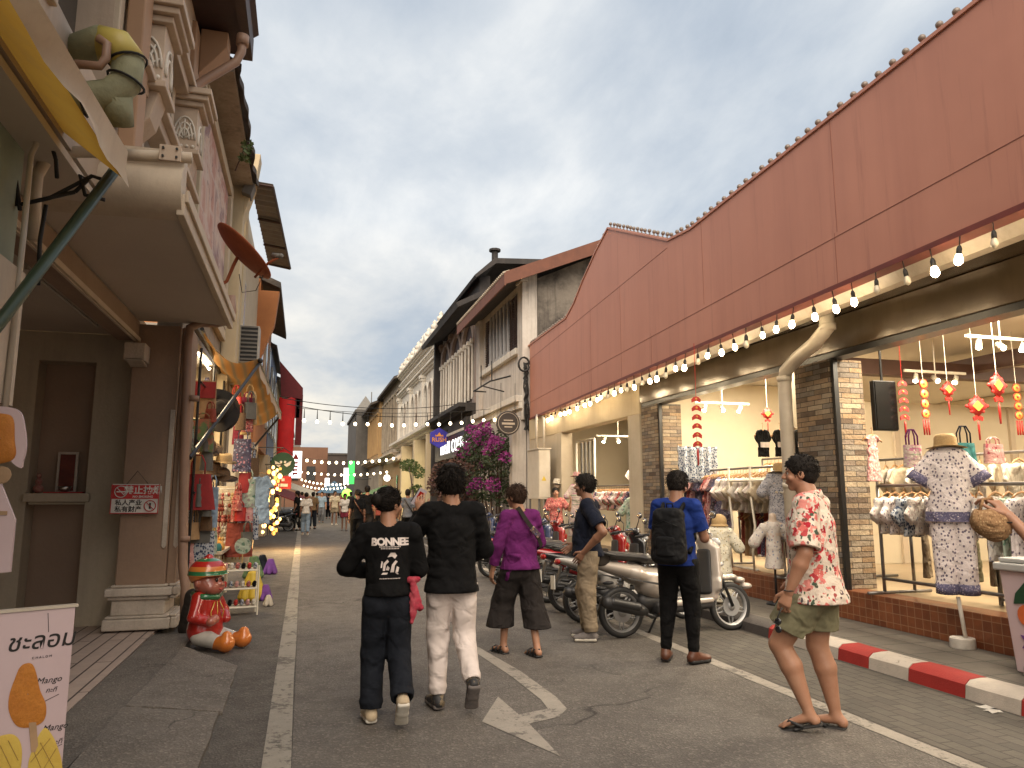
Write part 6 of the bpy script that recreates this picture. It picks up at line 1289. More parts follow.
m = noring(xm+w0*.82, zm+h0*.26, h0*.18, 9.234, 1); m.build('symbol', 'sign_red', bd); m = MB(); txt(m, '私人产业', h0*.21, xm+w0*.37, zm+h0*.36, 9.238, bold=.0015); txt(m, '私有财产', h0*.21, xm+w0*.37, zm+h0*.14, 9.238, bold=.0015); m.box(xm+w0*.80, xm+w0*.84, 9.234, 9.238, zm+h0*.16, zm+h0*.36); m.build('lettering', 'sign_dark', bd); m = MB(); m.tube([(xm+w0*.3, 9.25, zm+h0), (xm+w0*.5, 9.27, zm+h0*1.45), (xm+w0*.75, 9.25, zm+h0)], .003, 5); m.build('string', 'cable', sg)
M('poster_pink', (.56, .44, .45), (.50, .38, .39), 1.5, .5, kind='obj'); M('mango_orange', (.52, .20, .025), (.42, .14, .015), 9, .7, .006, 26, kind='pos', fine=.4); M('mango_yellow', (.58, .42, .08), (.5, .33, .05), 6, .6, .003, 20); M('stick', (.42, .27, .15), rough=.7); M('poster_ink', (.015, .013, .012), rough=.6); M('ink_line', (.35, .22, .06), rough=.6)
C1 = Vector(onY(75.5, 607, 3.60)); C0 = Vector(onY(-45, 628, 3.42)); ic = thing('sign_board', 'pink printed ice cream board with a mango popsicle, cut mangoes and Thai lettering, lower left', 'sign', ((C0.x+C1.x)/2, 3.5, 0))
rt = Vector((C1.x-C0.x, C1.y-C0.y, 0)); Wd = rt.length; rt.normalize(); nn = rt.cross(Vector((0, 0, 1))); ztop = C1.z; O = Vector((C1.x, C1.y, 0))
def BP(u, z, off=0): return O+rt*u+nn*off+Vector((0, 0, z))
m = MB(); m.prism([BP(-Wd, .12), BP(0, .12), BP(0, ztop), BP(-Wd, ztop)], nn*-.025); m.build('board', 'poster_pink', ic, bevel=.002); m = MB(); m.prism([BP(-Wd-.01, ztop+.001, .005), BP(.01, ztop+.001, .005), BP(.01, ztop+.012, .005), BP(-Wd-.01, ztop+.012, .005)], nn*-.035)
for u in (-Wd+.02, -.02): m.tube([BP(u, .0, -.01), BP(u, .12, -.01)], .012, 6)
m.build('frame', 'pvc', ic)
def on_board(px, py): d = Vector(ray(px, py)); P0 = O; t = (P0-Vector((0, 0, CAM_H))).dot(nn)/d.dot(nn); q = Vector((0, 0, CAM_H))+d*t; return (q-O).dot(rt), q.z
def bshape(pts, mat, th=.006, name='print', dome=0):
 q = [on_board(*p) for p in pts]; m = MB()
 if dome:
  cu = sum(a for a, b in q)/len(q); cz_ = sum(b for a, b in q)/len(q); rows = []
  for k in range(6): s_ = math.cos(k/5*PI/2); rows.append([tuple(BP(cu+(a-cu)*max(s_, .02), cz_+(b-cz_)*max(s_, .02), .002+dome*math.sin(k/5*PI/2))) for a, b in q+[q[0]]])
  m.grid(rows); m.build(name, MATS[mat], ic, 'all'); return
 m.prism([BP(a, b, .0005) for a, b in q], nn*th); m.build(name, MATS[mat], ic)
def smoothpoly(pts, n=6):
 out = []; k = len(pts)
 for i in range(k):
  p0, p1, p2, p3 = [Vector(pts[(i+j-1) % k]) for j in range(4)]
  for t in range(n): t /= n; out.append(tuple(.5*((2*p1)+(p2-p0)*t+(2*p0-5*p1+4*p2-p3)*t*t+(3*p1-p0-3*p2+p3)*t**3)))
 return out
bshape([(28.5, 722), (36, 722), (38.5, 752), (31, 752)], 'stick', .004)
bshape(smoothpoly([(27, 663), (33, 665), (37, 676), (40, 690), (46, 705), (44, 720), (32, 727), (17, 726), (9, 712), (9, 696), (15, 678), (20, 667)]), 'mango_orange', name='popsicle_print', dome=.005)
bshape(smoothpoly([(44, 728), (52, 735), (58, 748), (62, 765), (60, 785), (30, 785), (28, 765), (34, 745)]), 'mango_yellow', name='mango_print', dome=.004)
bshape(smoothpoly([(8, 734), (18, 738), (22, 752), (18, 775), (0, 788), (-12, 770), (-8, 742)]), 'mango_yellow', name='mango_print', dome=.004)
m = MB()
for a, b in (((40, 742), (56, 772)), ((34, 752), (46, 780)), ((50, 738), (30, 762)), ((56, 748), (36, 780)), ((0, 745), (12, 770)), ((8, 740), (18, 760))): q, r2 = on_board(*a), on_board(*b); m.tube([BP(*q, .0065), BP(*q, .007).lerp(BP(*r2, .007), .5), BP(*r2, .0065)], .0012, 5)
m.build('mango_lines', 'ink_line', ic)
m = MB()
def btxt(s_, px, py, size, **k): u, z = on_board(px, py); vs, fs = text_verts(s_, size, frame(tuple(BP(u, z, .001)), tuple(rt), (0, 0, 1)), .0006, **k); m.add(vs, fs)
btxt('ชะลอม', 42, 641, .092, bold=.0008, shear=.15); btxt('CHALOM', 42, 657, .013, spacing=1.5); btxt('Mango', 49, 680, .034, shear=.3); btxt('กะทิ', 51, 690, .026, shear=.3); btxt('Mango', 55, 727, .034, shear=.3); btxt('กะทิ', 56, 742, .028, shear=.3)
for a, b in (((45, 701), (59, 694)), ((54, 748), (62, 744)), ((48, 602+11), (48.5, 632))): q, r2 = on_board(*a), on_board(*b); m.tube([BP(*q, .001), BP(*r2, .001)], .0012, 4)
m.build('lettering', 'poster_ink', ic)
ct = thing('cutout_sign', 'white cut-out sign shaped like an ice cream popsicle standing at the left edge', 'sign', (-1.7, 4.4, 0)); Y = 4.4
pts = smoothpoly([onY(*p, Y)[::2] for p in ((-28, 420), (-12, 408), (8, 407), (20, 412), (24, 425), (26, 445), (23, 460), (16, 466))], 4)+[onY(*p, Y)[::2] for p in ((15, 520), (10, 572), (-30, 576))]
m = MB(); m.prism([(x, Y, z) for x, z in pts], (0, .02, 0)); m.build('board', 'poster_pink', ct); m = MB(); pp_ = smoothpoly([onY(*p, Y)[::2] for p in ((-12, 416), (6, 414), (14, 420), (15, 440), (16, 455), (8, 462), (-10, 462), (-20, 440))], 4)
cu = sum(a for a, b in pp_)/len(pp_); cz_ = sum(b for a, b in pp_)/len(pp_); m.grid([[(cu+(a-cu)*max(math.cos(k/5*PI/2), .02), Y-.002-.02*math.sin(k/5*PI/2), cz_+(b-cz_)*max(math.cos(k/5*PI/2), .02)) for a, b in pp_+[pp_[0]]] for k in range(6)]); m.build('popsicle_print', 'mango_orange', ct, 'all')
m = MB(); a = onY(2, 475, Y); m.ell((a[0], Y-.004, a[2]), (.045, .004, .045), 14, 6); m.cut(); a = onY(3, 513, Y); m.box(a[0]-.1, a[0]+.02, Y-.006, Y-.001, a[2]-.01, a[2]+.01); m.build('print', 'stick', ct); m = MB()
for x in (-1.8, -1.55): m.box(x, x+.03, Y+.02, Y+.05, 0, 1.3)
m.build('support', 'pvc', ct)
def shirt_mesh(kind, w=.23, l=.62, seed=0, vox=.012):
 """hangs in its local xz plane, hanger hook at the origin, sleeves to +-x"""
 g = SDF(vox, (-.36, -.10, -1.3), (.36, .10, 0)); top = -.10
 if kind == 'tee':
  g.cap((0, 0, top-.05), (0, 0, top-l), w*.92, w*1.0, .02, (1, 0, 0), (.020, .026), cut=True)
  for s_ in (-1, 1): g.cap((s_*.05, 0, top-.03), (s_*.17, 0, top-.06), .035, .04, .03, (0, 1, 0), (.03, .04)); g.cap((s_*.15, 0, top-.08), (s_*.30, 0, top-.24), .075, .085, .03, (.8, 0, .6*s_), (.028, .03), cut=True)
 elif kind == 'dress':
  g.cap((0, 0, top-.05), (0, 0, top-.35), w*.75, w*.6, .03, (1, 0, 0), (.03, .035)); g.cap((0, 0, top-.3), (0, 0, top-l), w*.6, w*1.15, .04, (1, 0, 0), (.035, .06), cut=True)
  for s_ in (-1, 1): g.cap((s_*.1, 0, top-.03), (s_*.22, 0, top-.12), .04, .06, .03, (0, 1, 0), (.03, .03), cut=True)
 elif kind == 'pants':
  for s_ in (-1, 1): g.cap((s_*.04, 0, -.08), (s_*.08, 0, -l), .075, .085, .03, (1, 0, 0), (.025, .04), cut=True)
  g.cap((0, 0, -.06), (0, 0, -.2), .13, .14, .03, (1, 0, 0), (.03, .035), cut=True)
 elif kind == 'slim':
  g.cap((0, 0, top-.02), (0, 0, top-l), w*.55, w*.75, .02, (1, 0, 0), (.025, .04), cut=True)
  for s_ in (-1, 1): g.cap((s_*.08, 0, top-.03), (s_*.19, 0, top-.2), .04, .05, .03, (0, 1, 0), (.03, .03))
 if kind != 'pants': g.ell((0, 0, top+.02), (.06, .06, .055), .01, op='-')
 g.wrinkle(.009, (20, 4, 7), seed); o = g.build('garment', 'white_cloth'); me = o.data; bpy.data.objects.remove(o); return me
_hm = MB(); _hm.tube([(-.19, 0, -.135), (-.10, 0, -.085), (0, 0, -.06), (.10, 0, -.085), (.19, 0, -.135)], [.008, .010, .011, .010, .008], 6)
_hm.tube([(0, 0, -.06), (0, 0, -.02), (.012, 0, .006), (0, 0, .022), (-.014, 0, .008)], .003, 5); _h = _hm.build('hanger', 'wood_hanger', None, 'all', local=True); HANGER = _h.data; bpy.data.objects.remove(_h)
GM = {k: [shirt_mesh(k, l=l, seed=s_) for s_ in (1, 2)] for k, l in (('tee', .60), ('dress', .95), ('pants', .85), ('slim', .85))}
GM['kid'] = [shirt_mesh('tee', w=.17, l=.40, seed=5)]
def garment(kind, loc, rz, mat, label, group, cat='shirt', sc=1.0, hanger=True):
 nm = {'tee': 'shirt', 'kid': 'shirt', 'dress': 'dress', 'pants': 'trousers', 'slim': 'dress'}[kind]
 t = thing(nm, label, cat, loc, rz, group); me = random.choice(GM[kind])
 o = bpy.data.objects.new('garment', me); COL.objects.link(o); o.parent = t; o.scale = (sc,)*3
 o.material_slots[0].link = 'OBJECT'; o.material_slots[0].material = MATS[mat]
 if hanger: h = bpy.data.objects.new('hanger', HANGER); COL.objects.link(h); h.parent = t
 return t
def rack(label, p0, p1, z, base, mat='rack_grey', lower=None, r=.018, leg=.22):
 p0, p1 = Vector(p0), Vector(p1); d = (p1-p0).normalized(); n = Vector((-d.y, d.x)); t = thing('clothes_rack', label, 'clothes rack', ((p0.x+p1.x)/2, (p0.y+p1.y)/2, base))
 m = MB(); m.tube([(*p0, z), (*p1, z)], r, 8); m.build('rail', MATS[mat], t, 'all')
 if lower: m = MB(); m.tube([(*p0, lower), (*p1, lower)], r, 8); m.build('lower_rail', MATS[mat], t, 'all')
 for p in (p0, p1):
  m = MB(); m.tube([(*p, z+.0), (*p, base+.03)], r, 8); a, b = p+n*leg, p-n*leg; m.tube([(*a, base+.02), (*b, base+.02)], r, 6); m.build('upright', MATS[mat], t, 'all')
 return t
def fill(p0, p1, z, n, kind, mats, labels, group, face, cat='shirt', sc=1.0, jit=.25, seed=1):
 rs = random.Random(seed); p0, p1 = Vector(p0), Vector(p1)
 for i in range(n):
  q = (i+.5)/n; p = p0.lerp(p1, q); mt = mats[i % len(mats)] if not callable(mats) else mats(i)
  garment(kind, (p.x, p.y, z-.012), face+rs.uniform(-jit, jit), mt, labels, group, cat, sc*rs.uniform(.96, 1.04))
FL = .45
ra = rack('long grey pipe rack of patterned shirts behind the elephant-print mannequin at the right', (6.15, 6.9), (6.15, 3.2), 1.62, FL, lower=.62)
fill((6.15, 6.82), (6.15, 5.55), 1.62, 11, 'kid', ['pale_print', 'elephant_print', 'pale_print', 'navy_motif'], 'white shirt with a small blue print hanging left of the elephant-print mannequin', 'printed shirts on the long grey rack', .45, seed=3)
fill((6.15, 5.5), (6.15, 3.3), 1.62, 17, 'tee', ['pale_print', 'green_print', 'elephant_print', 'pale_print', 'indigo_print'], 'pale patterned shirt hanging right of the elephant-print mannequin', 'patterned shirts right of the mannequin', .45, seed=4)
rb_ = rack('second grey rack with folded trousers under the printed shirts in the near bay', (6.55, 6.9), (6.55, 4.2), 1.30, FL)
fill((6.55, 6.8), (6.55, 4.4), 1.30, 12, 'pants', ['khaki_cloth', 'grey_motif', 'tan_cloth', 'olive_cloth'], 'drab trousers hanging on the low rack behind the printed shirts', 'trousers on the low rack', .5, 'trousers', .75, seed=5)
rc = rack('inner rack with pale shirts behind the brown hat and bags in the near bay', (7.4, 8.3), (7.4, 4.3), 1.98, FL)
fill((7.4, 8.2), (7.4, 4.4), 1.98, 24, 'tee', ['cream_cloth', 'pale_print', 'beige_shirt', 'white_shirt'], 'pale shirt on the inner rack of the near bay', 'pale shirts on the inner rack', .5, seed=6)
rd = rack('long rack of whitish fringed shirts on wooden hangers in the middle bay', (6.42, 11.7), (6.42, 8.3), 1.92, FL, lower=None)
def bm_(i): return ['white_cloth', 'cream_cloth', 'beige_shirt', 'white_shirt'][i % 4]
fill((6.42, 10.35), (6.42, 8.35), 1.92, 26, 'kid', bm_, 'whitish short sleeved shirt on a wooden hanger in the middle bay', 'whitish shirts in the middle bay', .35, sc=1.25, seed=7)
fill((6.42, 11.6), (6.42, 10.45), 1.92, 12, 'slim', ['dark_print', 'rose_print', 'pink_print', 'patch_print', 'dark_print', 'indigo_print'], 'dark patterned dress hanging at the left end of the middle bay rack', 'patterned dresses in the middle bay', .35, 'dress', seed=8)
re = rack('low rack of dark red and brown trousers under the whitish shirts', (6.62, 10.4), (6.62, 8.4), 1.32, FL)
fill((6.62, 10.3), (6.62, 8.5), 1.32, 14, 'pants', ['rust_cloth', 'tan_cloth', 'khaki_cloth', 'maroon_cloth', 'dark_print'], 'red or brown trousers on the low rack of the middle bay', 'trousers in the middle bay', .4, 'trousers', .8, seed=9)
rf_ = rack('inner rack of cream shirts farther back in the middle bay', (7.9, 11.6), (7.9, 9.9), 2.15, FL)
fill((7.9, 11.5), (7.9, 10.0), 2.15, 14, 'tee', ['cream_cloth', 'beige_shirt', 'tan_cloth'], 'cream shirt on the inner rack of the middle bay', 'cream shirts on the inner middle rack', .4, seed=10)
ws = thing('display_stand', 'white curved metal display stand in front of the whitish shirts', 'stand', (6.08, 9.4, FL)); m = MB()
for y0 in (9.75, 9.2): m.tube([(6.06, y0, 1.93), (6.04, y0-.02, 1.5), (5.98, y0-.18, 1.1), (5.98, y0-.1, .75), (6.06, y0, .48)], .016, 8)
m.tube([(6.06, 9.75, 1.72), (6.06, 8.6, 1.72)], .014, 8); m.tube([(6.06, 9.75, .5), (6.06, 9.1, .5)], .014, 8); m.build('frame', 'rack_white', ws, 'all')
rg = rack('white rack of small bright tops in the far bay behind the green-topped mannequin', (6.5, 16.4), (6.5, 13.2), 1.72, FL)
fill((6.5, 16.3), (6.5, 13.3), 1.72, 22, 'kid', ['pink_plaid', 'white_cloth', 'rose_print', 'green_print', 'pink_print', 'dark_print'], 'small patterned top on the rack in the far bay', 'small tops in the far bay', .3, seed=11)
rh = rack('upper rack of white and pink tops at the back of the far bay', (7.6, 16.4), (7.6, 13.4), 2.25, FL)
fill((7.6, 16.3), (7.6, 13.5), 2.25, 16, 'tee', ['white_cloth', 'pink_plaid', 'cream_cloth', 'pale_print'], 'white or pink top on the back rack of the far bay', 'tops on the back rack of the far bay', .3, seed=12)
sf = thing('shelf_frame', 'tall white slatted metal frame with dark slats in the far bay', 'shelf', (6.6, 16.2, FL)); m = MB()
for x, y in ((6.3, 16.75), (6.3, 15.6)): m.tube([(x, y, FL), (x, y, 2.78)], .025, 6)
m.tube([(6.3, 16.75, 2.78), (6.3, 15.6, 2.78)], .025, 6); m.build('frame', 'rack_white', sf, 'all');
for k in range(4): m = MB(); y = 16.5-k*.24; m.box(6.32, 6.35, y-.05, y+.05, FL+.02, 2.75); m.build('slat', 'ac_grey', sf)
def pinned(label, loc, mat, kind='tee', rz=0, sc=1.0, cat='shirt', print_=None, group=None):
 t = garment(kind, loc, rz, mat, label, group, cat, sc); return t
c = onY(697, 447, 10.9); g_ = thing('blouse', 'blue and white ruffled sleeveless blouse hung high over the middle rack', 'blouse', c); m = MB(); rows = []
for i in range(9): z = .02-i*.075; rows.append([(((k/16)-.5)*(.70+.02*math.sin(i*2)), .03*math.sin(k*1.9), z-(.035*abs(math.sin(k*1.2)) if i == 0 else 0)) for k in range(17)])
m.grid(rows); o = m.build('cloth', 'navy_motif', g_, 'all', local=True); md = o.modifiers.new('s', 'SOLIDIFY'); md.thickness = .02; m = MB(); m.tube([(0, 0, .02), (0, 0, .2)], .004, 5); m.tube([(-.35, 0, 0), (.35, 0, 0)], .008, 6); m.build('hanger', 'black_metal', g_, local=True)
for i, (px, lab) in enumerate(((760, 'black t-shirt with a small white print on the wall, leftmost of three'), (777, 'black t-shirt with white lettering on the wall, middle of three'), (797, 'black t-shirt mostly hidden behind the drain pipe, rightmost of three'))):
 c = onY(px, 425, 9.88); t = garment('tee', (c[0], 9.82, c[2]+.0), 0, 'black_cloth', lab, 'black t-shirts on the wall', 't-shirt', .52)
 m = MB(); m.box(-.10, .10, -.055, -.045, -.26, -.20); m.build('print', 'white_cloth', t, local=True)
 for ch in t.children: ch.scale = (ch.scale.x*.8, ch.scale.y, ch.scale.z*1.35)
M('orn_red', (.42, .014, .010), (.32, .012, .008), 30, .55, kind='obj'); M('orn_gold', (.62, .33, .06), (.5, .22, .04), 30, .4, kind='obj')
def ornament(kind, px, py, Y, label, s_=1.0, n=4):
 c = Vector(onY(px, py, Y)); t = thing('paper_ornament', label, 'ornament', c, random.uniform(-.3, .1)); m = MB(); m.tube([(0, 0, 0), (0, 0, 3.6-c.z)], .004, 4); m.build('string', 'orn_red' if kind == 'fans' else MATS['rack_white'], t, local=True); z = 0
 if kind == 'knot':
  m = MB();
  for a, b in ((.17, .02), ): m.obox((0, 0, -a*s_), (a*1.5*s_, .03, a*1.5*s_), (0, PI/4, 0))
  for k in range(3):
   for sg_ in (-1, 1): m.ell((sg_*(.17-.0*k)*s_*(1-abs(k-1)*.45), 0, (-.17+(k-1)*.09)*s_), (.035*s_, .018, .03*s_), 8, 6)
  m.ell((0, 0, -.01*s_), (.03*s_, .02, .035*s_), 8, 6); m.build('knot', 'orn_red', t, 'all', local=True)
  m = MB(); m.obox((0, -.018, -.17*s_), (.13*s_, .012, .13*s_), (0, PI/4, 0)); m.build('gold_centre', 'orn_gold', t, local=True)
  m = MB(); m.prism([(-.07*s_, -.01, -.42*s_), (-.085*s_, -.01, -.36*s_), (0, -.01, -.31*s_), (.085*s_, -.01, -.36*s_), (.07*s_, -.01, -.42*s_), (0, -.01, -.39*s_)], (0, .02, 0)); m.build('fan', 'orn_red', t, local=True)
  m = MB(); m.tube([(0, 0, -.42*s_), (0, 0, -.50*s_), (0, 0, -.74*s_)], [.006, .018*s_, .014*s_], 8); m.build('tassel', 'orn_red', t, 'all', local=True)
 elif kind == 'fans':
  for i in range(n):
   z = -.17*i*s_; m = MB(); m.prism([(-.085*s_, -.008, z-.05*s_), (-.09*s_, -.008, z+.01*s_), (-.05*s_, -.008, z+.055*s_), (0, -.008, z+.07*s_), (.05*s_, -.008, z+.055*s_), (.09*s_, -.008, z+.01*s_), (.085*s_, -.008, z-.05*s_), (.02*s_, -.008, z-.02*s_), (-.02*s_, -.008, z-.02*s_)], (0, .016, 0)); f = m.build('fan', 'orn_red', t, local=True); m = MB(); m.ell((0, -.012, z+.02*s_), (.022*s_, .006, .022*s_), 8, 5); m.build('gold_disc', 'orn_gold', f, 'all', local=True)
  m = MB(); z -= .17*s_; m.tube([(0, 0, z+.1*s_), (0, 0, z+.02), (0, 0, z-.22*s_)], [.006, .022*s_, .016*s_], 8); m.build('tassel', 'orn_red', t, 'all', local=True)
 else:
  for i in range(4):
   z = -.155*i*s_; m = MB(); m.lathe([(.001, -.012), (.062*s_, -.012), (.07*s_, 0), (.062*s_, .012), (.001, .012)], (0, 0, z), 16, 'y'); f = m.build('disc', 'orn_gold', t, 'all', local=True); m = MB(); m.tube([(.066*s_*math.cos(a*PI/8), -.005, z+.066*s_*math.sin(a*PI/8)) for a in range(16)], .011*s_, 6, closed=True); m.obox((0, -.014, z), (.03*s_, .008, .03*s_), (0, PI/4, 0)); m.build('rim', 'orn_red', f, 'all', local=True)
  z -= .09*s_;
  for x in (-.045, 0, .045): m = MB(); m.tube([(x*s_, 0, z), (x*s_, 0, z-.24*s_)], [.010, .013*s_], 6); m.build('tassel', 'orn_red', t, 'all', local=True)
ornament('fans', 696, 400, 9.0, 'string of red paper fans over the blue and white blouse in the middle bay', .72, 6)
ornament('fans', 902, 384, 7.2, 'string of small red fans just right of the black speaker', .6, 5)
ornament('discs', 923, 384, 7.2, 'string of four gold discs with red tassels, left of the hat', .78)
ornament('knot', 947, 382, 7.2, 'slim turned red diamond knot between the gold discs and the wider knots', .55)
ornament('knot', 976, 396, 7.0, 'red and gold diamond knot ornament hanging lower, above the teal bag', .72)
ornament('knot', 996, 374, 6.6, 'largest red and gold diamond knot ornament, hung highest at the right', .78)
ornament('discs', 1016, 388, 7.2, 'string of gold discs at the very right edge of the photo', .75)
ornament('knot', 767, 408, 10.5, 'small narrow red knot ornament hanging beside the black t-shirts', .55)
a, b = onY(873, 380, 7.3), onY(899, 431, 7.3); sp_k = thing('loudspeaker', 'black box loudspeaker hanging in the near bay left of the red ornaments', 'speaker', ((a[0]+b[0])/2, 7.4, b[2])); m = MB(); m.box(a[0], b[0]-.0, 7.3, 7.37, b[2], a[2]); m.build('cabinet', 'black_frame', sp_k, bevel=.01); m = MB(); m.box(a[0]+.012, b[0]-.012, 7.285, 7.298, b[2]+.015, a[2]-.015); m.build('grille', M('grille_black', (.006, .006, .006), rough=.25), sp_k); m = MB(); m.tube([((a[0]+b[0])/2, 7.34, a[2]), ((a[0]+b[0])/2, 7.34, 3.6)], .015, 6); m.build('bracket', 'black_frame', sp_k)
def handbag(label, c, w, h, mat, group=None, hh=.14, th=.09, cat='bag', rz=0, flare=1.1, hmat=None, open_=True):
 t = thing('handbag', label, cat, c, rz, group); m = MB(); rows = []
 for i in range(6): q = i/5; ww = w/2*(flare+(1-flare)*q); tt = th/2*(1-.35*q); rows.append([(ww*math.cos(a)*(abs(math.cos(a))**-.5 if abs(math.cos(a)) > .1 else 1)*.84, tt*math.sin(a)*(1+.1*math.sin(i*2+a*2)), -h*(1-q)) for a in [k*PI/10 for k in range(20)]]+[0]); rows[-1][-1] = rows[-1][0]
 m.grid(rows); m.add(rows[0][:-1], [tuple(range(20))]); m.add([(x, y, z-.012) for x, y, z in rows[-1][:-1]], [tuple(range(20))]); m.build('body', MATS[mat], t, 'all', local=True)
 if hh:
  for sg_ in (-1, 1): m = MB(); m.tube([(-w*.22, sg_*th*.2, -.02), (-w*.22, sg_*th*.22, hh*.55), (-w*.1, sg_*th*.1, hh*.95), (w*.1, sg_*th*.1, hh*.95), (w*.22, sg_*th*.22, hh*.55), (w*.22, sg_*th*.2, -.02)], .008, 6); m.build('handle', MATS[hmat or mat], t, 'all', local=True)
 return t
handbag('teal patterned handbag with dark loop handles on the rail right of the hat', onY(964, 443, 6.0), .30, .22, 'teal_cloth', hh=.18, hmat='navy_cloth'); handbag('coral handbag on the rail at the right, beside the teal one', onY(993, 444, 6.0), .28, .2, 'pink_print', hh=.07); handbag('pinkish handbag with purple handles half hidden behind the hat', onY(912, 445, 6.0), .24, .22, 'pink_plaid', hh=.16, hmat='purple_cloth')
c = onY(872, 440, 6.9); t = garment('dress', (c[0], c[1], c[2]+.12), .3, 'pink_print', 'small red and pink tiered dress hanging below the black speaker', None, 'dress', .55)
bx = thing('storage_shelf', 'low grey metal shelf with pale bins at the bottom of the near bay', 'shelf', (6.9, 4.9, FL)); m = MB()
for z in (.50, .82): m.box(6.6, 7.1, 4.0, 5.9, z, z+.02)
for y in (4.0, 4.9, 5.88): m.box(6.6, 6.63, y, y+.03, FL, .83)
m.build('frame', 'rack_grey', bx)
def mann_body(g, z0, s_=1.0, neck=True, w=1.0):
 g.cap((0, 0, z0+.0), (0, 0, z0+.14*s_), .15*s_*w, .115*s_*w, .03, (1, 0, 0), (.105*s_, .085*s_)); g.cap((0, 0, z0+.14*s_), (0, 0, z0+.34*s_), .115*s_*w, .15*s_*w, .03, (1, 0, 0), (.085*s_, .10*s_)); g.cap((0, 0, z0+.34*s_), (0, -.0, z0+.44*s_), .15*s_*w, .14*s_, .03, (1, 0, 0), (.10*s_, .06*s_))
 if neck: g.cap((0, 0, z0+.44*s_), (0, .0, z0+.56*s_), .05*s_, .045*s_, .03)
def stand(m, z, r=.13, base_z=0.0): m.tube([(0, 0, base_z+.02), (0, 0, z)], .015, 8); m.lathe([(r, base_z), (r, base_z+.02), (r*.85, base_z+.035), (.02, base_z+.05)], n=24)
def hat(label, loc, rz=0, tilt=0, brim=.17, crown=.085, h=.10, mat='straw', parent=None, cat='hat', group=None, band=True):
 t = thing('straw_hat', label, cat, loc, rz, group); t.rotation_euler = (tilt, 0, rz); m = MB(); n = 28
 prof = [(brim, -.006), (brim*.8, -.012), (crown*1.05, 0), (crown, .02), (crown*.95, h*.75), (crown*.75, h), (crown*.3, h*.97), (0.001, h*.90)]; m.lathe(prof, n=n)
 for i, v in enumerate(m.v): a = math.atan2(v[1], v[0]); r = math.hypot(v[0], v[1]); m.v[i] = (v[0]*1.0, v[1]*1.12, v[2]+.014*math.sin(2*a+.6)*(r/brim)**2)
 o = m.build('crown', MATS[mat], t, 'all', local=True); md = o.modifiers.new('s', 'SOLIDIFY'); md.thickness = .004
 if band: m = MB(); m.lathe([(crown*1.02, .006), (crown*1.0, .03)], n=n); [m.v.__setitem__(i, (v[0], v[1]*1.12, v[2])) for i, v in enumerate(m.v)]; o = m.build('hat_band', 'hat_band', t, 'all', local=True); md = o.modifiers.new('s', 'SOLIDIFY'); md.thickness = .004; md.offset = 1
 return t
mx, my = onZ(965, 648, .132)[:2]; my += .02; hz = onX(934, 448, mx)[2]; sM = 1.0
mq = thing('mannequin', 'headless mannequin in elephant-print top and trousers on a round white foot on the pavement', 'mannequin', (mx, my, .132), -.72)
ztop = onY(935, 452, my)[2]-.132
m = MB(); m.tube([(.03, 0, .05), (-.005, 0, .45)], .018, 10); m.build('pole', 'stand_white', mq, 'all', local=True); m = MB(); m.lathe([(.001, 0), (.105, 0), (.108, .01), (.105, .085), (.098, .09), (.001, .09)], n=32); m.build('foot', 'stand_white', mq, True, local=True)
g = SDF(.009, (-.3, -.2, .2), (.3, .2, ztop+.15)); mann_body(g, ztop-.46, 1.0); mannb = g.build('body', 'mannequin', mq)
top0 = ztop; hem = onY(935, 522, my)[2]-.132; end_ = onY(955, 595, my)[2]-.132
g = SDF(.009, (-.42, -.25, hem-.06), (.42, .25, ztop+.1)); g.cap((0, 0, top0-.04), (0, 0, top0-.25), .17, .165, .03, (1, 0, 0), (.11, .12)); g.cap((0, 0, top0-.2), (0, 0, hem-.05), .17, .205, .03, (1, 0, 0), (.12, .15))
for s_ in (-1, 1): g.cap((s_*.12, 0, top0-.06), (s_*.27, 0, top0-.28), .07, .095, .03)
g.wrinkle(.006, (14, 14, 9), 3); g.halfspace((0, 0, hem), (0, 0, -1)); g.halfspace((0, 0, top0-.27), (0, 0, -1)) if False else None
for s_ in (-1, 1): d_ = V3(s_*.15, 0, -.22); d_ /= np.linalg.norm(d_); p_ = V3(s_*.27, 0, top0-.28); g.cap(p_, p_+d_*.15, .16, .16, 0, cut=True, op='-')
g.ell((0, .03, top0+.03), (.075, .09, .07), .01, op='-'); tp = g.build('top', 'elephant_print', mq)
m = MB(); rows = [[(.222*math.cos(a)*q, .168*math.sin(a)*q, z) for a in [k*PI/16 for k in range(33)]] for q, z in ((.965, hem+.095), (.99, hem+.05), (1.0, hem+.004))]; m.grid(rows); m.build('border', 'indigo_print', tp, 'all', local=True)
for s_ in (-1, 1): m = MB(); p_ = V3(s_*.27, 0, top0-.28); d_ = V3(s_*.15, 0, -.22); d_ /= np.linalg.norm(d_); m.tube([tuple(p_-d_*.085), tuple(p_+d_*.004)], [.093, .102], 18); m.build('sleeve_border', 'indigo_print', tp, 'all', local=True)
g = SDF(.009, (-.3, -.22, end_-.06), (.3, .2, hem+.12))
for s_ in (-1, 1): g.cap((s_*.07, 0, hem+.04), (s_*.085, 0, end_+.1), .115, .09, .012, (1, 0, 0), (.12, .085)); g.cap((s_*.085, 0, end_+.12), (s_*.085, 0, end_-.05), .088, .082, .01)
g.wrinkle(.007, (14, 14, 7), 9); g.halfspace((0, 0, end_), (0, 0, -1)); tr = g.build('trousers', 'elephant_print', mq)
m = MB()
for s_ in (-1, 1): m.tube([(s_*.085, 0, end_+.10), (s_*.085, 0, end_+.006)], [.096, .096], 20)
m.build('cuff', 'indigo_print', mq, 'all', local=True)
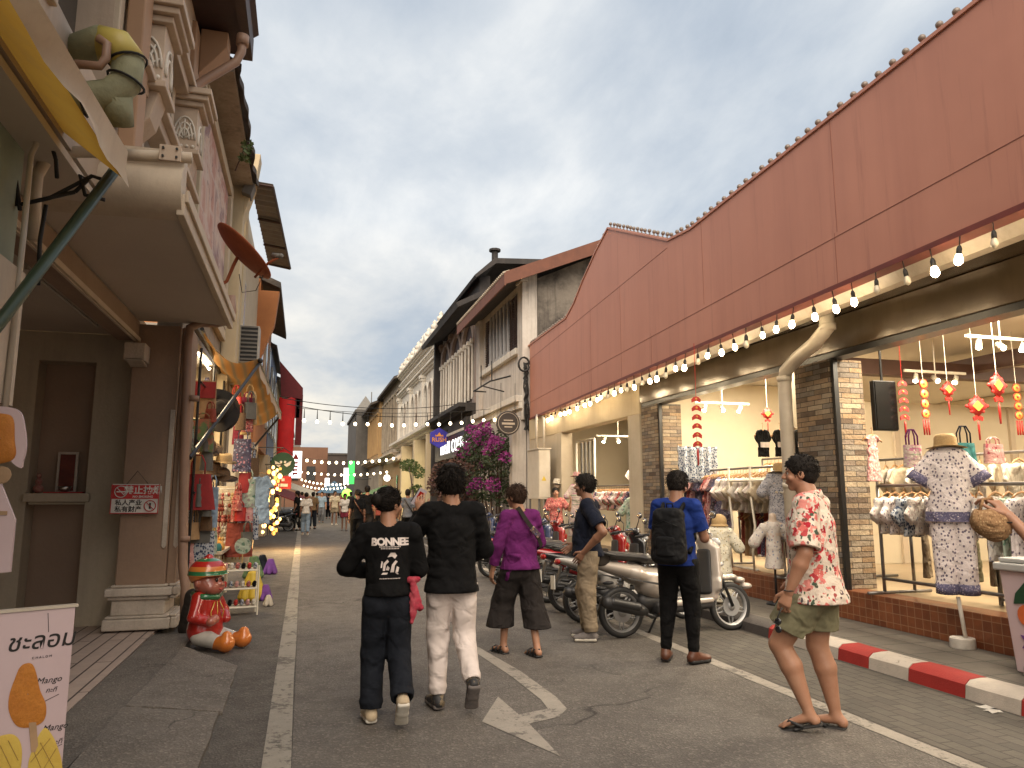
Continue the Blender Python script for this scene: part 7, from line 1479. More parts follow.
hat('light brown felt hat with a wide brim on top of the elephant-print mannequin', (mx, my, .132+ztop+.055), .4, .0, .165, .088, .115, 'straw')
def mannequin(label, x, y, base, H, dress, length, rz=0, head=False, sleeve=True, w=1.0, cat='mannequin', dmat2=None, pole='chrome'):
 t = thing('mannequin', label, cat, (x, y, base), rz); m = MB(); stand(m, H-.5); m.build('stand', MATS[pole], t, 'all', local=True)
 g = SDF(.01, (-.3, -.25, H-.6), (.3, .25, H+.35)); mann_body(g, H-.46, 1.0, True, w)
 if head: g.ell((0, .01, H+.17), (.075, .09, .115), .02); g.cap((0, .06, H+.12), (0, .075, H+.15), .01, .012, .01)
 g.build('body', 'mannequin', t); g = SDF(.01, (-.4, -.3, H-length-.1), (.4, .3, H+.05)); g.cap((0, 0, H-.04), (0, 0, H-.28), .165*w, .135*w, .03, (1, 0, 0), (.11, .105)); g.cap((0, 0, H-.28), (0, 0, H-length-.05), .14*w, .22*w, .05, (1, 0, 0), (.11, .18))
 if sleeve:
  for s_ in (-1, 1): g.cap((s_*.12, 0, H-.05), (s_*.24, 0, H-.24), .06, .075, .03)
 g.wrinkle(.006, (15, 15, 6), int(x*10)); g.halfspace((0, 0, H-length), (0, 0, -1)); g.ell((0, .03, H+.04), (.08, .1, .08), .01, op='-'); g.build('dress', MATS[dress], t); return t
x, y = 6.10, onX(777, 500, 6.10)[1]-.1; z = onX(777, 474, x)[2]; mannequin('mannequin in a long grey patterned dress beside the drain pipe', x, y, FL, z-FL, 'grey_motif', .85, -.6); hat('tan straw hat with a flat top on the grey-dressed mannequin', (x, y, z+.03), .4, .05, .155, .085, .11)
x, y = 5.90, onX(769, 540, 5.90)[1]-.1; z = onX(771, 524, x)[2]; mannequin('small child mannequin in a white top with blue hem in front of the grey-dressed one', x, y, .132, z-.132, 'pale_print', .56, -.6, w=.62, pole='black_metal')
x, y = 6.14, onX(808, 470, 6.14)[1]; z = onX(812, 471, x)[2]; mannequin('mannequin in a white and black patterned dress partly behind the stone pillar edge', 6.5, 8.35, FL, 1.45, 'pale_print', .8, -.6); hat('straw hat on the mannequin behind the floral-shirted man', (6.5, 8.35, FL+1.53), .3)
x = 6.15; y = onX(577, 490, x)[1]; z = onX(576, 486, x)[2]; mannequin('mannequin with a head in a pink plaid dress, left side of the far bay', x, y, FL, z-FL, 'pink_plaid', 1.15, PI-.3, head=True); hat('salmon coloured hat on the head of the pink plaid mannequin', (x, y, z+.235), .3, 0, .14, .08, .09, 'pink_print')
x = 6.2; y = onX(634, 510, x)[1]; z = onX(634, 500, x)[2]; mannequin('headless mannequin in a loose green printed top in the far bay', x, y, FL, z-FL, 'green_print', .85, -.3)
y = 8.6; x = onY(719, 520, y)[0]; z = onY(719, 524, y)[2]; tq = mannequin('short mannequin in a cream dotted dress standing on the pavement behind the silver scooter', x, y, .132, z-.132-.06, 'dress_print', .9, -.3, head=False, w=.8, pole='stand_white')
hc = thing('straw_hat', 'rounded pale straw cloche hat on the cream-dressed mannequin', 'hat', (x, y, z-.03)); g = SDF(.008, (-.14, -.14, -.05), (.14, .14, .2)); g.ell((0, 0, .06), (.095, .10, .10), .01); g.cap((0, 0, .0), (0, 0, .02), .115, .105, .02, cut=True); g.build('crown', 'straw', hc)
hat('black and white banded panama hat on a post beside the far bay doorway', tuple(Vector(onX(557, 483, 5.9))), .3, .1, .16, .085, .10, 'cream_cloth')
pc = onX(557, 486, 5.9); ps = thing('hat_stand', 'thin pale post holding the banded panama hat', 'stand', (pc[0], pc[1], .132)); m = MB(); m.tube([(0, 0, 0), (0, 0, pc[2]-.13)], .02, 8); m.lathe([(.12, 0), (.12, .02), (.02, .03)], n=16); m.build('post', 'rack_white', ps, 'all', local=True); m = MB(); m.ell((0, 0, pc[2]-.13), (.08, .09, .06), 12, 8); m.build('knob', 'mannequin', ps, 'all', local=True)
shp = thing('souvenir_shop', 'brightly lit souvenir stall interior with cream walls under the striped awning', 'shop', (-2.5, 12, .03))
m = MB(); m.box(-4.6, -1.30, 13.05, 13.2, .03, 3.7); m.build('partition_wall', 'yellow_cream', shp)
m = MB(); m.box(-4.7, -4.6, 10.15, 13.2, .03, 3.7); m.build('back_wall', 'yellow_cream', shp)
m = MB(); m.box(-4.7, -1.5, 10.12, 13.04, 3.62, 3.7); m.build('ceiling', 'interior_ceiling', shp)
m = MB(); m.box(-1.44, -1.28, 13.32, 13.7, .03, 3.38); m.build('door_post', 'cream_wall', shp)
tb = thing('strip_light', 'glowing ceiling strip light under the striped awning of the souvenir stall', 'light', onY(204, 362, 12.2)); c = tb.location; m = MB(); m.tube([c+Vector((-.02, -.55, .05)), c+Vector((.02, .55, -.02))], .022, 8); m.build('tube', 'tube_lit', tb, 'all'); m = MB(); m.box(c.x-.05, c.x+.05, c.y-.6, c.y+.6, c.z+.05, c.z+.09); m.build('fitting', 'rack_white', tb)
area('stall_light', (-2.2, 11.6, 3.5), 1.2, 60, (1, .78, .48)); area('stall_light', (-2.4, 15.8, 3.3), 1.2, 30, (1, .78, .48)); area('stall_light', (-2.2, 20, 3.2), 1.0, 40, (1, .75, .45))
rl = thing('display_rail', 'black rail with hooks along the souvenir stall front carrying the hanging bags', 'rail', (-1.3, 11.6, 1.2)); m = MB(); m.tube([(-1.32, 10.1, 2.95), (-1.32, 13, 2.95)], .015, 6); m.tube([(-1.32, 10.1, 2.2), (-1.32, 13, 2.2)], .015, 6); m.tube([(-1.32, 10.1, 1.55), (-1.32, 13, 1.55)], .015, 6)
for y in (10.12, 11.6, 13.0): m.tube([(-1.34, y, .03), (-1.34, y, 3.4)], .018, 6)
m.build('frame', 'black_frame', rl)
def HB(px, py, Y, wpx, hpx, mat, label, **k):
 c = onY(px, py-hpx/2, Y); s_ = Y/739*1.02; return handbag(label, c, wpx*s_, hpx*s_, mat, **k)
M('tote_red', (.30, .02, .02), (.2, .015, .015), 8, .8, kind='obj'); M('tote_tan', (.40, .25, .12), (.3, .18, .09), 20, .8, kind='obj'); M('tote_green', (.10, .16, .06), (.30, .10, .06), 9, .8, kind='obj', lo=.45, hi=.55); M('grey_leather', (.11, .105, .09), (.06, .06, .055), 7, .55, kind='obj'); M('felt_black', (.02, .014, .01), rough=.9, kind='obj'); M('basket_dark', (.13, .07, .03), (.07, .04, .02), 40, .8, kind='obj')
t = HB(205, 398, 10.6, 24, 34, 'tote_tan', 'tan and dark red tote bag hanging highest in the souvenir stall', hh=.22, hmat='tote_tan')
m = MB(); m.box(-.15, .15, -.075, -.055, -.24, -.02); m.build('red_band', 'tote_red', t, local=True)
HB(203, 434, 10.5, 24, 30, 'tote_green', 'green and red printed bag below the tan tote', hh=.08, flare=1.0); HB(198, 490, 10.2, 26, 32, 'tote_red', 'bright red angular tote bag in the souvenir stall', hh=.25, flare=1.5)
for i, (px, py, w_, h_, mt, lb) in enumerate(((189, 508, 20, 42, 'navy_motif', 'blue and white drawstring bag beside the red tote'), (203, 515, 22, 44, 'grey_leather', 'large grey leather sack bag below the red tote'), (213, 505, 12, 36, 'pale_blue_cloth', 'narrow grey blue bag right of the leather sack'), (188, 550, 20, 40, 'pink_print', 'dull pink patterned backpack low in the stall'), (204, 552, 22, 42, 'navy_motif', 'black and white patterned backpack low in the stall'), (243, 454, 18, 30, 'dark_print', 'navy pouch with white print on the far end of the rail'), (245, 482, 12, 18, 'tote_red', 'small red pouch under the navy one'), (249, 492, 14, 26, 'green_print', 'green and yellow printed pouch near the column'), (239, 508, 14, 22, 'rose_print', 'left one of two pink flat pouches'), (247, 505, 14, 26, 'pink_print', 'right one of two pink flat pouches'), (240, 538, 26, 30, 'rust_cloth', 'rust brown fringed shoulder bag near the stall post'))):
 HB(px, py, 10.4 if px < 215 else 12.4, w_, h_, mt, lb, hh=.16, flare=1.1, th=.12)
hb = HB(253, 527, 12.9, 12, 18, 'patch_print', 'small patchwork pouch on the stall post', hh=.08)
rs = random.Random(77)
for i in range(34):
 px = rs.uniform(186, 214) if i < 16 else rs.uniform(236, 254); py = rs.uniform(395, 545); Y = rs.uniform(10.2, 11.5) if i < 16 else rs.uniform(12.2, 12.9)
 HB(px, py, Y, rs.uniform(9, 15), rs.uniform(12, 22), rs.choice(['patch_print', 'dark_print', 'rust_cloth', 'tote_tan', 'navy_motif', 'rose_print', 'green_print', 'grey_leather', 'basket_dark', 'orn_red', 'straw', 'maroon_cloth']), 'small patterned pouch crowded among the other bags of the souvenir stall', group='small pouches in the souvenir stall', hh=rs.uniform(.08, .2), rz=rs.uniform(-.8, .8), flare=rs.uniform(.9, 1.3), th=.1)
for i, (px, py, mt, lb, r, tilt) in enumerate(((219, 410, 'felt_black', 'wide black felt hat hung on the cream wall', .30, 1.35), (207, 448, 'basket_dark', 'topmost dark brown woven hat of the stack in the stall', .22, .5), (212, 470, 'basket_dark', 'lower dark brown woven hat of the stack in the stall', .24, .3), (224, 462, 'straw', 'pale straw hat on the stall shelf', .18, .1), (222, 478, 'basket_dark', 'brown woven tray hat below the pale straw hat', .22, .2))):
 c = onY(px, py, 11.6); hat(lb, c, .3, tilt, r, .11, .12, mt, band=False)
cols_ = ['orn_gold', 'sole_white', 'rust_cloth', 'rose_print', 'straw', 'pale_print']
def charm_mesh(k):
 m = MB(); m.tube([(0, 0, 0), (0, 0, -.03)], .002, 4); m.ell((0, 0, -.055), (.022, .012, .026), 8, 6)
 if k: m.ell((0, 0, -.10), (.03, .014, .028), 8, 6); m.tube([(0, 0, -.12), (0, 0, -.17)], [.006, .010], 5)
 o = m.build('charm', 'straw', None, 'all', local=True); d = o.data; bpy.data.objects.remove(o); return d
cm = [charm_mesh(0), charm_mesh(1)]; rs = random.Random(5)
for r in range(6):
 for k in range(9):
  px = 216+k*3.4+rs.uniform(-.6, .6); py = 490+r*11; c = onY(px, py, 12.6)
  o = bpy.data.objects.new('keychain', cm[rs.random() > .4]); COL.objects.link(o); o.location = c; o.scale = (1.3,)*3; o.rotation_euler = (0, 0, rs.uniform(-1, 1)); tag(o, 'tiny bright keychain hanging in rows on the stall board', 'keychain', 'keychains on the stall board')
  o.material_slots[0].link = 'OBJECT'; o.material_slots[0].material = MATS[rs.choice(cols_)]
bd = thing('display_board', 'pale board behind the rows of keychains in the stall', 'board', (-1.6, 12.75, 1.0)); a, b = onY(212, 486, 12.75), onY(249, 562, 12.75); m = MB(); m.box(a[0], b[0], 12.72, 12.75, b[2], a[2]); m.build('board', 'interior_wall', bd)
for r in range(6): a, b = onY(214, 489+r*11, 12.65), onY(248, 489+r*11, 12.65); m = MB(); m.tube([a, b], .006, 5); m.build('wire', 'chrome', bd)
tbk = thing('display_table', 'low wooden table with a cloth in front of the keychain board', 'table', (-1.5, 11.9, .03)); m = MB(); m.box(-1.9, -1.05, 11.2, 12.6, .70, .74); m.build('table_top', 'tan_trim', tbk)
for x, y in ((-1.85, 11.25), (-1.1, 11.25), (-1.85, 12.55), (-1.1, 12.55)): m = MB(); m.tube([(x, y, .03), (x, y, .70)], .025, 6); m.build('leg', 'tan_trim', tbk)
for i in range(16):
 rs = random.Random(i+40); t = MB(); t.lathe([(.001, 0), (.045, 0), (.05, .06), (.03, .10), (.001, .11)], n=10); o = t.build('trinket_pot', MATS[rs.choice(['orn_gold', 'rust_cloth', 'teal_cloth', 'sole_white', 'orn_red', 'cream_cloth'])], None, 'all', local=True); o.location = (-1.82+.1*(i % 8)+.02*rs.random(), 11.3+.25*(i//8)+.05*rs.random(), .741); tag(o, 'small coloured pot among others on the stall table', 'pot', 'pots on the stall table')
fn = thing('hand_fan', 'pale green round paper fan leaning at the stall table edge', 'fan', onY(243, 546, 12)); c = fn.location; m = MB(); m.lathe([(.001, -.006), (.12, -.006), (.12, .006), (.001, .006)], (c.x, c.z, c.y), 20, 'z'); m.v = [(x, z, y) for x, y, z in m.v]; m.build('leaf', 'green_print', fn); m = MB(); m.tube([c-Vector((0, 0, .12)), c-Vector((0, 0, .25))], .01, 6); m.build('handle', 'straw', fn)
c = onZ(238, 612, .03); rk = thing('shoe_rack', 'small white two-tier rack stacked with colourful shoes on the ground', 'rack', (c[0], c[1], .0), .15); m = MB()
for x in (-.22, .22):
 for y in (-.13, .13): m.tube([(x, y, 0), (x, y, .62)], .012, 6)
for z in (.10, .33, .56):
 for y in (-.13, .13): m.tube([(-.22, y, z), (.22, y, z)], .008, 6)
 m.box(-.21, .21, -.12, .12, z, z+.012)
m.build('frame', 'rack_white', rk, local=True)
k = 0
for z in (.112, .342, .572):
 for x in range(6):
  m = MB(); m.ell((0, 0, .03), (.028, .11, .03), 10, 6); m.ell((0, -.05, .055), (.026, .05, .03), 8, 6); o = m.build('shoe', MATS[['rose_print', 'black_cloth', 'orn_red', 'navy_motif', 'pink_print', 'sole_white'][(x+k) % 6]], None, 'all', local=True); o.location = Vector((c[0], c[1], 0))+Vector((-.18+x*.072, 0, z)); tag(o, 'small colourful shoe on the white rack', 'shoe', 'shoes on the white rack'); o.rotation_euler = (0, 0, .15)
 k += 2
M('banana_yellow', (.58, .42, .04), (.45, .3, .03), 9, .6, kind='obj'); M('violet_plush', (.18, .06, .28), (.12, .04, .2), 9, .9, kind='obj'); M('orange_plush', (.6, .13, .03), rough=.8, kind='obj'); M('green_plush', (.05, .14, .07), (.2, .25, .1), 12, .9, kind='obj')
def plush(label, px, py, hpx, mat, n, cat='toy', seed=0):
 c = onZ(px, py, 0); h = hpx*c[1]/739; t = thing('plush_toy', label, cat, c); rs = random.Random(seed); g = SDF(.012, (-h*.6, -h*.6, 0), (h*.6, h*.6, h*1.1))
 for i in range(n): a = i*2*PI/n; g.cap((h*.1*math.cos(a), h*.1*math.sin(a), h*.9), (h*.35*math.cos(a+.4), h*.35*math.sin(a+.4), h*.12), h*.10, h*.15, .01)
 g.ell((0, 0, h*.5), (h*.25, h*.25, h*.4), .03); g.build('body', MATS[mat], t)
plush('bunch of yellow banana-shaped toys on the ground right of the shoe rack', 252, 600, 26, 'banana_yellow', 7, seed=1); plush('orange toy between the yellow and violet ones', 259, 600, 12, 'orange_plush', 4, seed=2); plush('violet cup-shaped toy at the right of the toys', 265, 600, 14, 'violet_plush', 5, seed=3); plush('dark green leafy toy behind the yellow ones', 253, 578, 20, 'green_plush', 6, seed=4)
plush('pinkish purple pompom bag lying farther along the left edge', 270, 574, 14, 'violet_plush', 6, seed=5); plush('navy bundle beside the pinkish purple bag', 262, 570, 14, 'dark_denim', 4, seed=6); plush('white cloth bundle on the ground right of the toys', 268, 606, 10, 'cream_cloth', 5, seed=7)
c = onY(262, 470, 17.5); garment('slim', (c[0], c[1], c[2]), .2, 'pale_blue_cloth', 'long pale blue dress hanging against the column of the cream house', None, 'dress', 1.25)
lm = thing('lantern_column', 'tall column of glowing yellow shell lanterns hanging at the left edge of the street', 'lanterns', (-.8, 22.8, .2)); rs = random.Random(12); m = MB()
for k in range(4): m.tube([(-1.05+k*.13, 22.8, .35), (-1.05+k*.13, 22.8, 2.4)], .01, 5)
m.tube([(-1.1, 22.8, 2.4), (-.6, 22.8, 2.4)], .02, 6); m.build('cord', 'cable', lm)
for i in range(44):
 r = .04+.03*rs.random(); m = MB(); m.ell((0, 0, 0), (r, r, r*1.15), 10, 7); o = m.build('lantern', 'warm_glow' if i % 2 else M('lantern_amber', (.7, .38, .08), (.5, .2, .04), 20, .5, kind='obj', emis=(1, .5, .12), estr=.5), lm, 'all', local=True); o.location = Vector((-1.08+rs.random()*.46, 22.7+rs.random()*.3, .42+i/44*1.95))-lm.location
point('lantern_glow', (-.35, 22.0, .9), 90, (1, .62, .25), .25)
c = onZ(212, 652, 0); st = thing('statue', 'glossy painted pottery statue of a seated child in a striped red, orange and green hat', 'statue', (c[0]-.10, c[1]+.22, 0), -2.15); st.scale = (.92,)*3
def gloss(n, c_, c2=None): return M(n, c_, c2 or tuple(x*.7 for x in c_), 6, .22, .0015, 30, kind='obj', coat=.5)
gloss('glaze_red', (.42, .02, .015), (.28, .02, .012)); gloss('glaze_orange', (.62, .20, .04), (.5, .13, .02)); gloss('glaze_green', (.03, .16, .06)); gloss('glaze_skin', (.38, .12, .08), (.3, .09, .06)); gloss('glaze_white', (.5, .47, .42)); gloss('glaze_black', (.02, .015, .012)); gloss('glaze_yellow', (.6, .38, .06))
def stripe_hat():
 mm, nt, b = new_mat('glaze_stripes'); v = coords(nt, 'obj', uv='zz'); s_ = N(nt, 'ShaderNodeSeparateXYZ'); L(nt, v, s_.inputs[0]); mr = N(nt, 'ShaderNodeMapRange'); L(nt, s_.outputs[0], mr.inputs[0]); mr.inputs[1].default_value = .72; mr.inputs[2].default_value = 1.02
 c_ = ramp(nt, mr.outputs[0], [(0.0, (.62, .20, .04)), (.22, (.03, .16, .06)), (.36, (.62, .20, .04)), (.52, (.42, .02, .015)), (.70, (.03, .16, .06)), (.80, (.42, .02, .015))], 'CONSTANT'); L(nt, c_, b.inputs['Base Color']); b.inputs['Roughness'].default_value = .22; b.inputs['Coat Weight'].default_value = .5
stripe_hat()
g = SDF(.009, (-.4, -.35, 0), (.4, .5, 1.05)); g.cap((0, 0, .20), (0, 0, .50), .20, .16, .04, (1, 0, 0), (.18, .13))
for s_ in (-1, 1): g.cap((s_*.13, 0, .54), (s_*.24, .04, .36), .075, .06, .03); g.cap((s_*.24, .04, .36), (s_*.13, .17, .30), .06, .045, .02)
g.wrinkle(.004, (12, 12, 12), 2); tunic = g.build('tunic', 'glaze_red', st)
g = SDF(.009, (-.3, -.25, .5), (.3, .3, 1.0)); g.ell((0, .01, .70), (.16, .15, .15), .02); g.ell((0, .10, .645), (.13, .08, .075), .04); g.ell((0, .17, .69), (.03, .03, .025), .02)
for s_ in (-1, 1): g.ell((s_*.16, 0, .70), (.035, .03, .045), .01)
g.build('face', 'glaze_skin', st)
g = SDF(.009, (-.3, -.3, .65), (.3, .3, 1.1)); g.ell((0, -.01, .80), (.205, .20, .17), .02); g.halfspace((0, .08, .765), (0, .35, -1)); g.cap((0, 0, .78), (0, 0, .79), .215, .21, .02, cut=True); g.ell((0, 0, .97), (.04, .04, .035), .02); g.build('striped_hat', 'glaze_stripes', st)
m = MB(); [m.ell((s_*.05, .158, .735), (.02, .012, .025), 10, 6) for s_ in (-1, 1)]; m.build('eyes', 'glaze_black', st, 'all', local=True); m = MB(); m.tube([(-.05, .165, .645), (0, .182, .63), (.05, .165, .645)], .008, 6); m.build('mouth', 'glaze_red', st, 'all', local=True)
g = SDF(.009, (-.3, -.2, 0), (.3, .5, .3))
for s_ in (-1, 1): g.cap((s_*.10, .02, .14), (s_*.13, .26, .10), .10, .075, .02)
g.build('trousers', 'glaze_white', st)
g = SDF(.009, (-.35, .1, 0), (.35, .6, .3))
for s_ in (-1, 1): g.cap((s_*.13, .27, .09), (s_*.14, .40, .10), .07, .085, .02); g.cap((s_*.14, .38, .08), (s_*.14, .40, .17), .075, .055, .02)
g.halfspace((0, 0, .008), (0, 0, -1)); g.build('boots', 'glaze_orange', st)
m = MB(); m.tube([(-.15, .06, .56), (0, .13, .545), (.15, .06, .56), (.1, -.1, .58), (-.1, -.1, .58)], .035, 8, closed=True); m.build('scarf', 'glaze_green', st, 'all', local=True); m = MB(); [m.tube([(x, .145, .30), (x*1.3, .15, .40), (x*.5, .14, .5)], .006, 5) for x in (-.08, .0, .08)]; m.build('gold_trim', 'glaze_yellow', st, 'all', local=True)
g = SDF(.01, (.05, .05, .2), (.3, .3, .5)); g.ell((.15, .19, .31), (.05, .05, .05), .01); g.ell((-.0+.1, .2, .33), (.05, .05, .05), .01); g.build('hands', 'glaze_skin', st)
bt = thing('black_sack', 'dark plastic sack stuffed between the downpipe and the statue', 'sack', (-1.12, 9.0, 0)); g = SDF(.012, (-.2, -.2, 0), (.2, .2, .6)); g.cap((0, 0, .1), (0, 0, .42), .13, .08, .03); g.wrinkle(.014, (14, 14, 14), 8); g.halfspace((0, 0, .002), (0, 0, -1)); g.build('body', 'felt_black', bt)
M('paint_silver', (.46, .41, .36), (.42, .375, .33), 2, .32, kind='obj', metal=.15, coat=.6); M('paint_white', (.55, .53, .50), (.5, .48, .45), 2, .28, kind='obj', coat=.6); M('paint_black', (.015, .015, .017), (.02, .02, .022), 2, .25, kind='obj', coat=.7); M('paint_red', (.30, .012, .014), (.24, .01, .012), 2, .25, kind='obj', coat=.7); M('paint_blue', (.02, .04, .12), rough=.28, kind='obj', coat=.6)
M('plastic_dark', (.025, .025, .027), (.035, .035, .036), 6, .55, kind='obj'); M('seat_vinyl', (.02, .018, .018), (.03, .028, .027), 6, .5, .001, 120, kind='obj'); M('alloy', (.42, .42, .42), (.3, .3, .3), 5, .4, metal=.35, kind='obj'); M('alloy_dark', (.05, .05, .052), rough=.45, metal=.5, kind='obj'); M('lens_clear', (.5, .5, .5), rough=.05, kind='obj', spec=.9); M('lens_red', (.35, .01, .01), rough=.12, kind='obj'); M('mirror_glass', (.7, .7, .7), rough=.03, metal=1.0, kind='obj')
def make_scooter(label, loc, rz, big=True, paint='paint_silver'):
 t = thing('motor_scooter', label, 'scooter', loc, rz, 'scooters parked along the right kerb'); WR = .255; fy, ry = .70, -.62
 def wheel(name, y, w_):
  m = MB(); m.lathe([(WR-.055, -w_*.8), (WR-.03, -w_), (WR-.008, -w_*.7), (WR, 0), (WR-.008, w_*.7), (WR-.03, w_), (WR-.055, w_*.8)], (0, y, WR), 40, 'x', caps=False); o = m.build(name, 'black_rubber', t, 'all', local=True)
  m = MB(); m.lathe([(WR-.055, -w_*.8), (WR-.075, -w_*.5), (WR-.075, w_*.5), (WR-.055, w_*.8)], (0, y, WR), 40, 'x', caps=False); m.lathe([(.001, -.04), (.045, -.04), (.05, 0), (.045, .04), (.001, .04)], (0, y, WR), 16, 'x')
  for k in range(10):
   a = k*2*PI/10; a2 = a+(.25 if k % 2 else -.25); m.tube([(0, y+.04*math.cos(a), WR+.04*math.sin(a)), (0, y+.13*math.cos((a+a2)/2), WR+.13*math.sin((a+a2)/2)), (0, y+(WR-.07)*math.cos(a2), WR+(WR-.07)*math.sin(a2))], [.013, .009, .010], 6)
  m.build('rim', 'alloy', o, 'all', local=True); m = MB(); m.lathe([(.05, .028), (.105, .028), (.105, .033), (.05, .033)], (0, y, WR), 24, 'x'); m.build('brake_disc', 'alloy', o, True, local=True); return o
 wheel('front_wheel', fy, .036); wheel('rear_wheel', ry, .043)
 g = SDF(.01, (-.1, .4, .3), (.1, 1.05, .75))
 for a in (-.55, -.2, .15, .5, .85): g.ell((0, fy+.305*math.sin(a), WR+.305*math.cos(a)), (.062, .07, .035), .03)
 g.build('front_fender', MATS[paint], t)
 m = MB(); [m.tube([(s_*.06, fy, WR), (s_*.055, fy-.09, WR+.25), (s_*.05, fy-.14, WR+.38)], .017, 8) for s_ in (-1, 1)]; m.build('fork', 'alloy_dark', t, 'all', local=True)
 g = SDF(.009, (-.28, .15, .2), (.28, .75, 1.1)); g.cap((0, .46, .46), (0, .50, .86), .215, .175, .03, (1, 0, 0), (.055, .08)); g.cap((0, .40, .34), (0, .45, .52), .155, .205, .03, (1, 0, 0), (.04, .05)); g.cap((0, .50, .84), (0, .42, .99), .14, .10, .03, (1, 0, 0), (.085, .07)); g.cap((0, .53, .62), (0, .57, .78), .06, .07, .02)
 for s_ in (-1, 1): g.cap((s_*.13, .44, .36), (s_*.15, .50, .60), .03, .04, .02)
 sh = g.build('front_shield', MATS[paint], t)
 m = MB(); m.ell((0, .575, .93), (.10, .05, .055), 16, 10); m.build('headlight', 'lens_clear', t, 'all', local=True); m = MB(); [m.ell((s_*.14, .53, .70), (.045, .03, .025), 10, 8) for s_ in (-1, 1)]; m.build('turn_signal', 'lens_clear', sh, 'all', local=True)
 g = SDF(.009, (-.22, .2, .3), (.22, .5, .95)); g.cap((0, .385, .42), (0, .425, .84), .155, .12, .02, (1, 0, 0), (.035, .04)); g.build('inner_shield', 'plastic_dark', t)
 g = SDF(.01, (-.25, -.45, .15), (.25, .5, .45)); g.cap((0, .36, .30), (0, -.22, .28), .165, .17, .03, (1, 0, 0), (.06, .075), sq=3); g.build('floorboard', 'plastic_dark', t); g = SDF(.01, (-.25, -.3, .2), (.25, .45, .42))
 for s_ in (-1, 1): g.cap((s_*.165, .38, .34), (s_*.175, -.22, .32), .028, .035, .02, (0, 0, 1), (.018, .02))
 g.build('side_skirt', MATS[paint], t)
 g = SDF(.009, (-.26, -1.05, .3), (.26, .1, .95)); g.cap((0, -.08, .54), (0, -.45, .62), .13, .155, .05, (1, 0, 0), (.13, .10)); g.cap((0, -.45, .64), (0, -.90, .75), .15, .065, .04, (1, 0, 0), (.095, .045)); g.cap((0, -.12, .42), (0, -.3, .50), .13, .16, .03, (1, 0, 0), (.10, .12)); g.halfspace((0, -.3, .765), (0, .0, 1)); g.build('tail_body', MATS[paint], t)
 g = SDF(.009, (-.22, -.95, .65), (.22, .1, .95)); g.cap((0, -.04, .765), (0, -.36, .775), .095, .145, .03, (1, 0, 0), (.045, .05)); g.cap((0, -.36, .79), (0, -.74, .83), .145, .105, .03, (1, 0, 0), (.05, .045)); g.build('seat', 'seat_vinyl', t)
 m = MB(); m.ell((0, -.925, .72), (.085, .035, .04), 14, 8); m.build('tail_light', 'lens_red', t, 'all', local=True); m = MB(); m.tube([(-.11, -.70, .82), (-.12, -.86, .86), (0, -.95, .87), (.12, -.86, .86), (.11, -.70, .82)], .015, 8); m.build('grab_rail', 'alloy_dark', t, 'all', local=True)
 g = SDF(.01, (-.12, -1.1, .3), (.12, -.5, .75)); [g.ell((0, ry+.33*math.sin(a), WR+.32*math.cos(a)), (.065, .06, .02), .03) for a in (-1.3, -1.0, -.7, -.4)]; g.cap((0, -.88, .66), (0, -.96, .42), .05, .06, .02, (1, 0, 0), (.015, .012)); g.build('rear_fender', 'plastic_dark', t); m = MB(); m.box(-.085, .085, -.995, -.985, .40, .56); m.build('number_plate', 'sign_white', t, local=True)
 m = MB(); [m.prism([(s_*.178, -.05, .50), (s_*.183, -.62, .60), (s_*.16, -.80, .665), (s_*.185, -.60, .585), (s_*.18, -.05, .47)], (s_*.004, 0, 0)) for s_ in (-1, 1)]; m.prism([(-.10, .545, .44), (.10, .545, .44), (.07, .572, .60), (-.07, .572, .60)], (0, .02, 0)); m.build('black_trim', 'plastic_dark', t, local=True)
 g = SDF(.011, (-.2, -.8, .1), (.2, 0, .5)); g.cap((-.11, -.15, .30), (-.11, ry, .285), .085, .075, .02, (0, 0, 1), (.05, .04)); g.ell((-.13, ry, .285), (.05, .11, .10), .02); g.cap((0, -.2, .34), (0, -.36, .34), .10, .10, .03); g.build('engine', 'alloy_dark', t)
 m = MB(); m.tube([(.06, -.2, .22), (.12, -.32, .20), (.14, -.42, .24)], .022, 10); m.tube([(.14, -.40, .25), (.15, -.46, .27), (.165, -.86, .37), (.165, -.90, .38)], [.035, .06, .065, .045], 14); ex = m.build('exhaust', 'alloy_dark', t, 'all', local=True); g = SDF(.008, (.1, -.9, .2), (.3, -.4, .5)); g.cap((.185, -.52, .31), (.195, -.80, .37), .045, .045, .01, (0, 0, 1), (.045, .045)); g.build('heat_shield', 'alloy_dark', ex)
 m = MB(); m.tube([(-.12, -.12, .22), (-.16, -.22, .02), (-.20, -.24, .012)], .013, 6); m.build('side_stand', 'alloy_dark', t, 'all', local=True); m = MB(); m.tube([(-.15, -.50, .60), (-.14, ry, .30)], .03, 8); [m.tube([(-.146+.0, -.53-.012*k, .56-.03*k), (-.146, -.535-.012*k, .545-.03*k)], .042, 8) for k in range(6)]; m.build('shock_absorber', 'alloy', t, 'all', local=True)
 m = MB(); m.tube([(-.33, .27, 1.02), (-.2, .34, 1.04), (0, .40, 1.02), (.2, .34, 1.04), (.33, .27, 1.02)], .013, 8); hb_ = m.build('handlebar', 'plastic_dark', t, 'all', local=True); g = SDF(.009, (-.2, .25, .9), (.2, .6, 1.15)); g.cap((-.11, .41, 1.02), (.11, .41, 1.02), .055, .055, .03); g.ell((0, .46, 1.0), (.11, .06, .06), .03); g.build('handlebar_cover', MATS[paint], t)
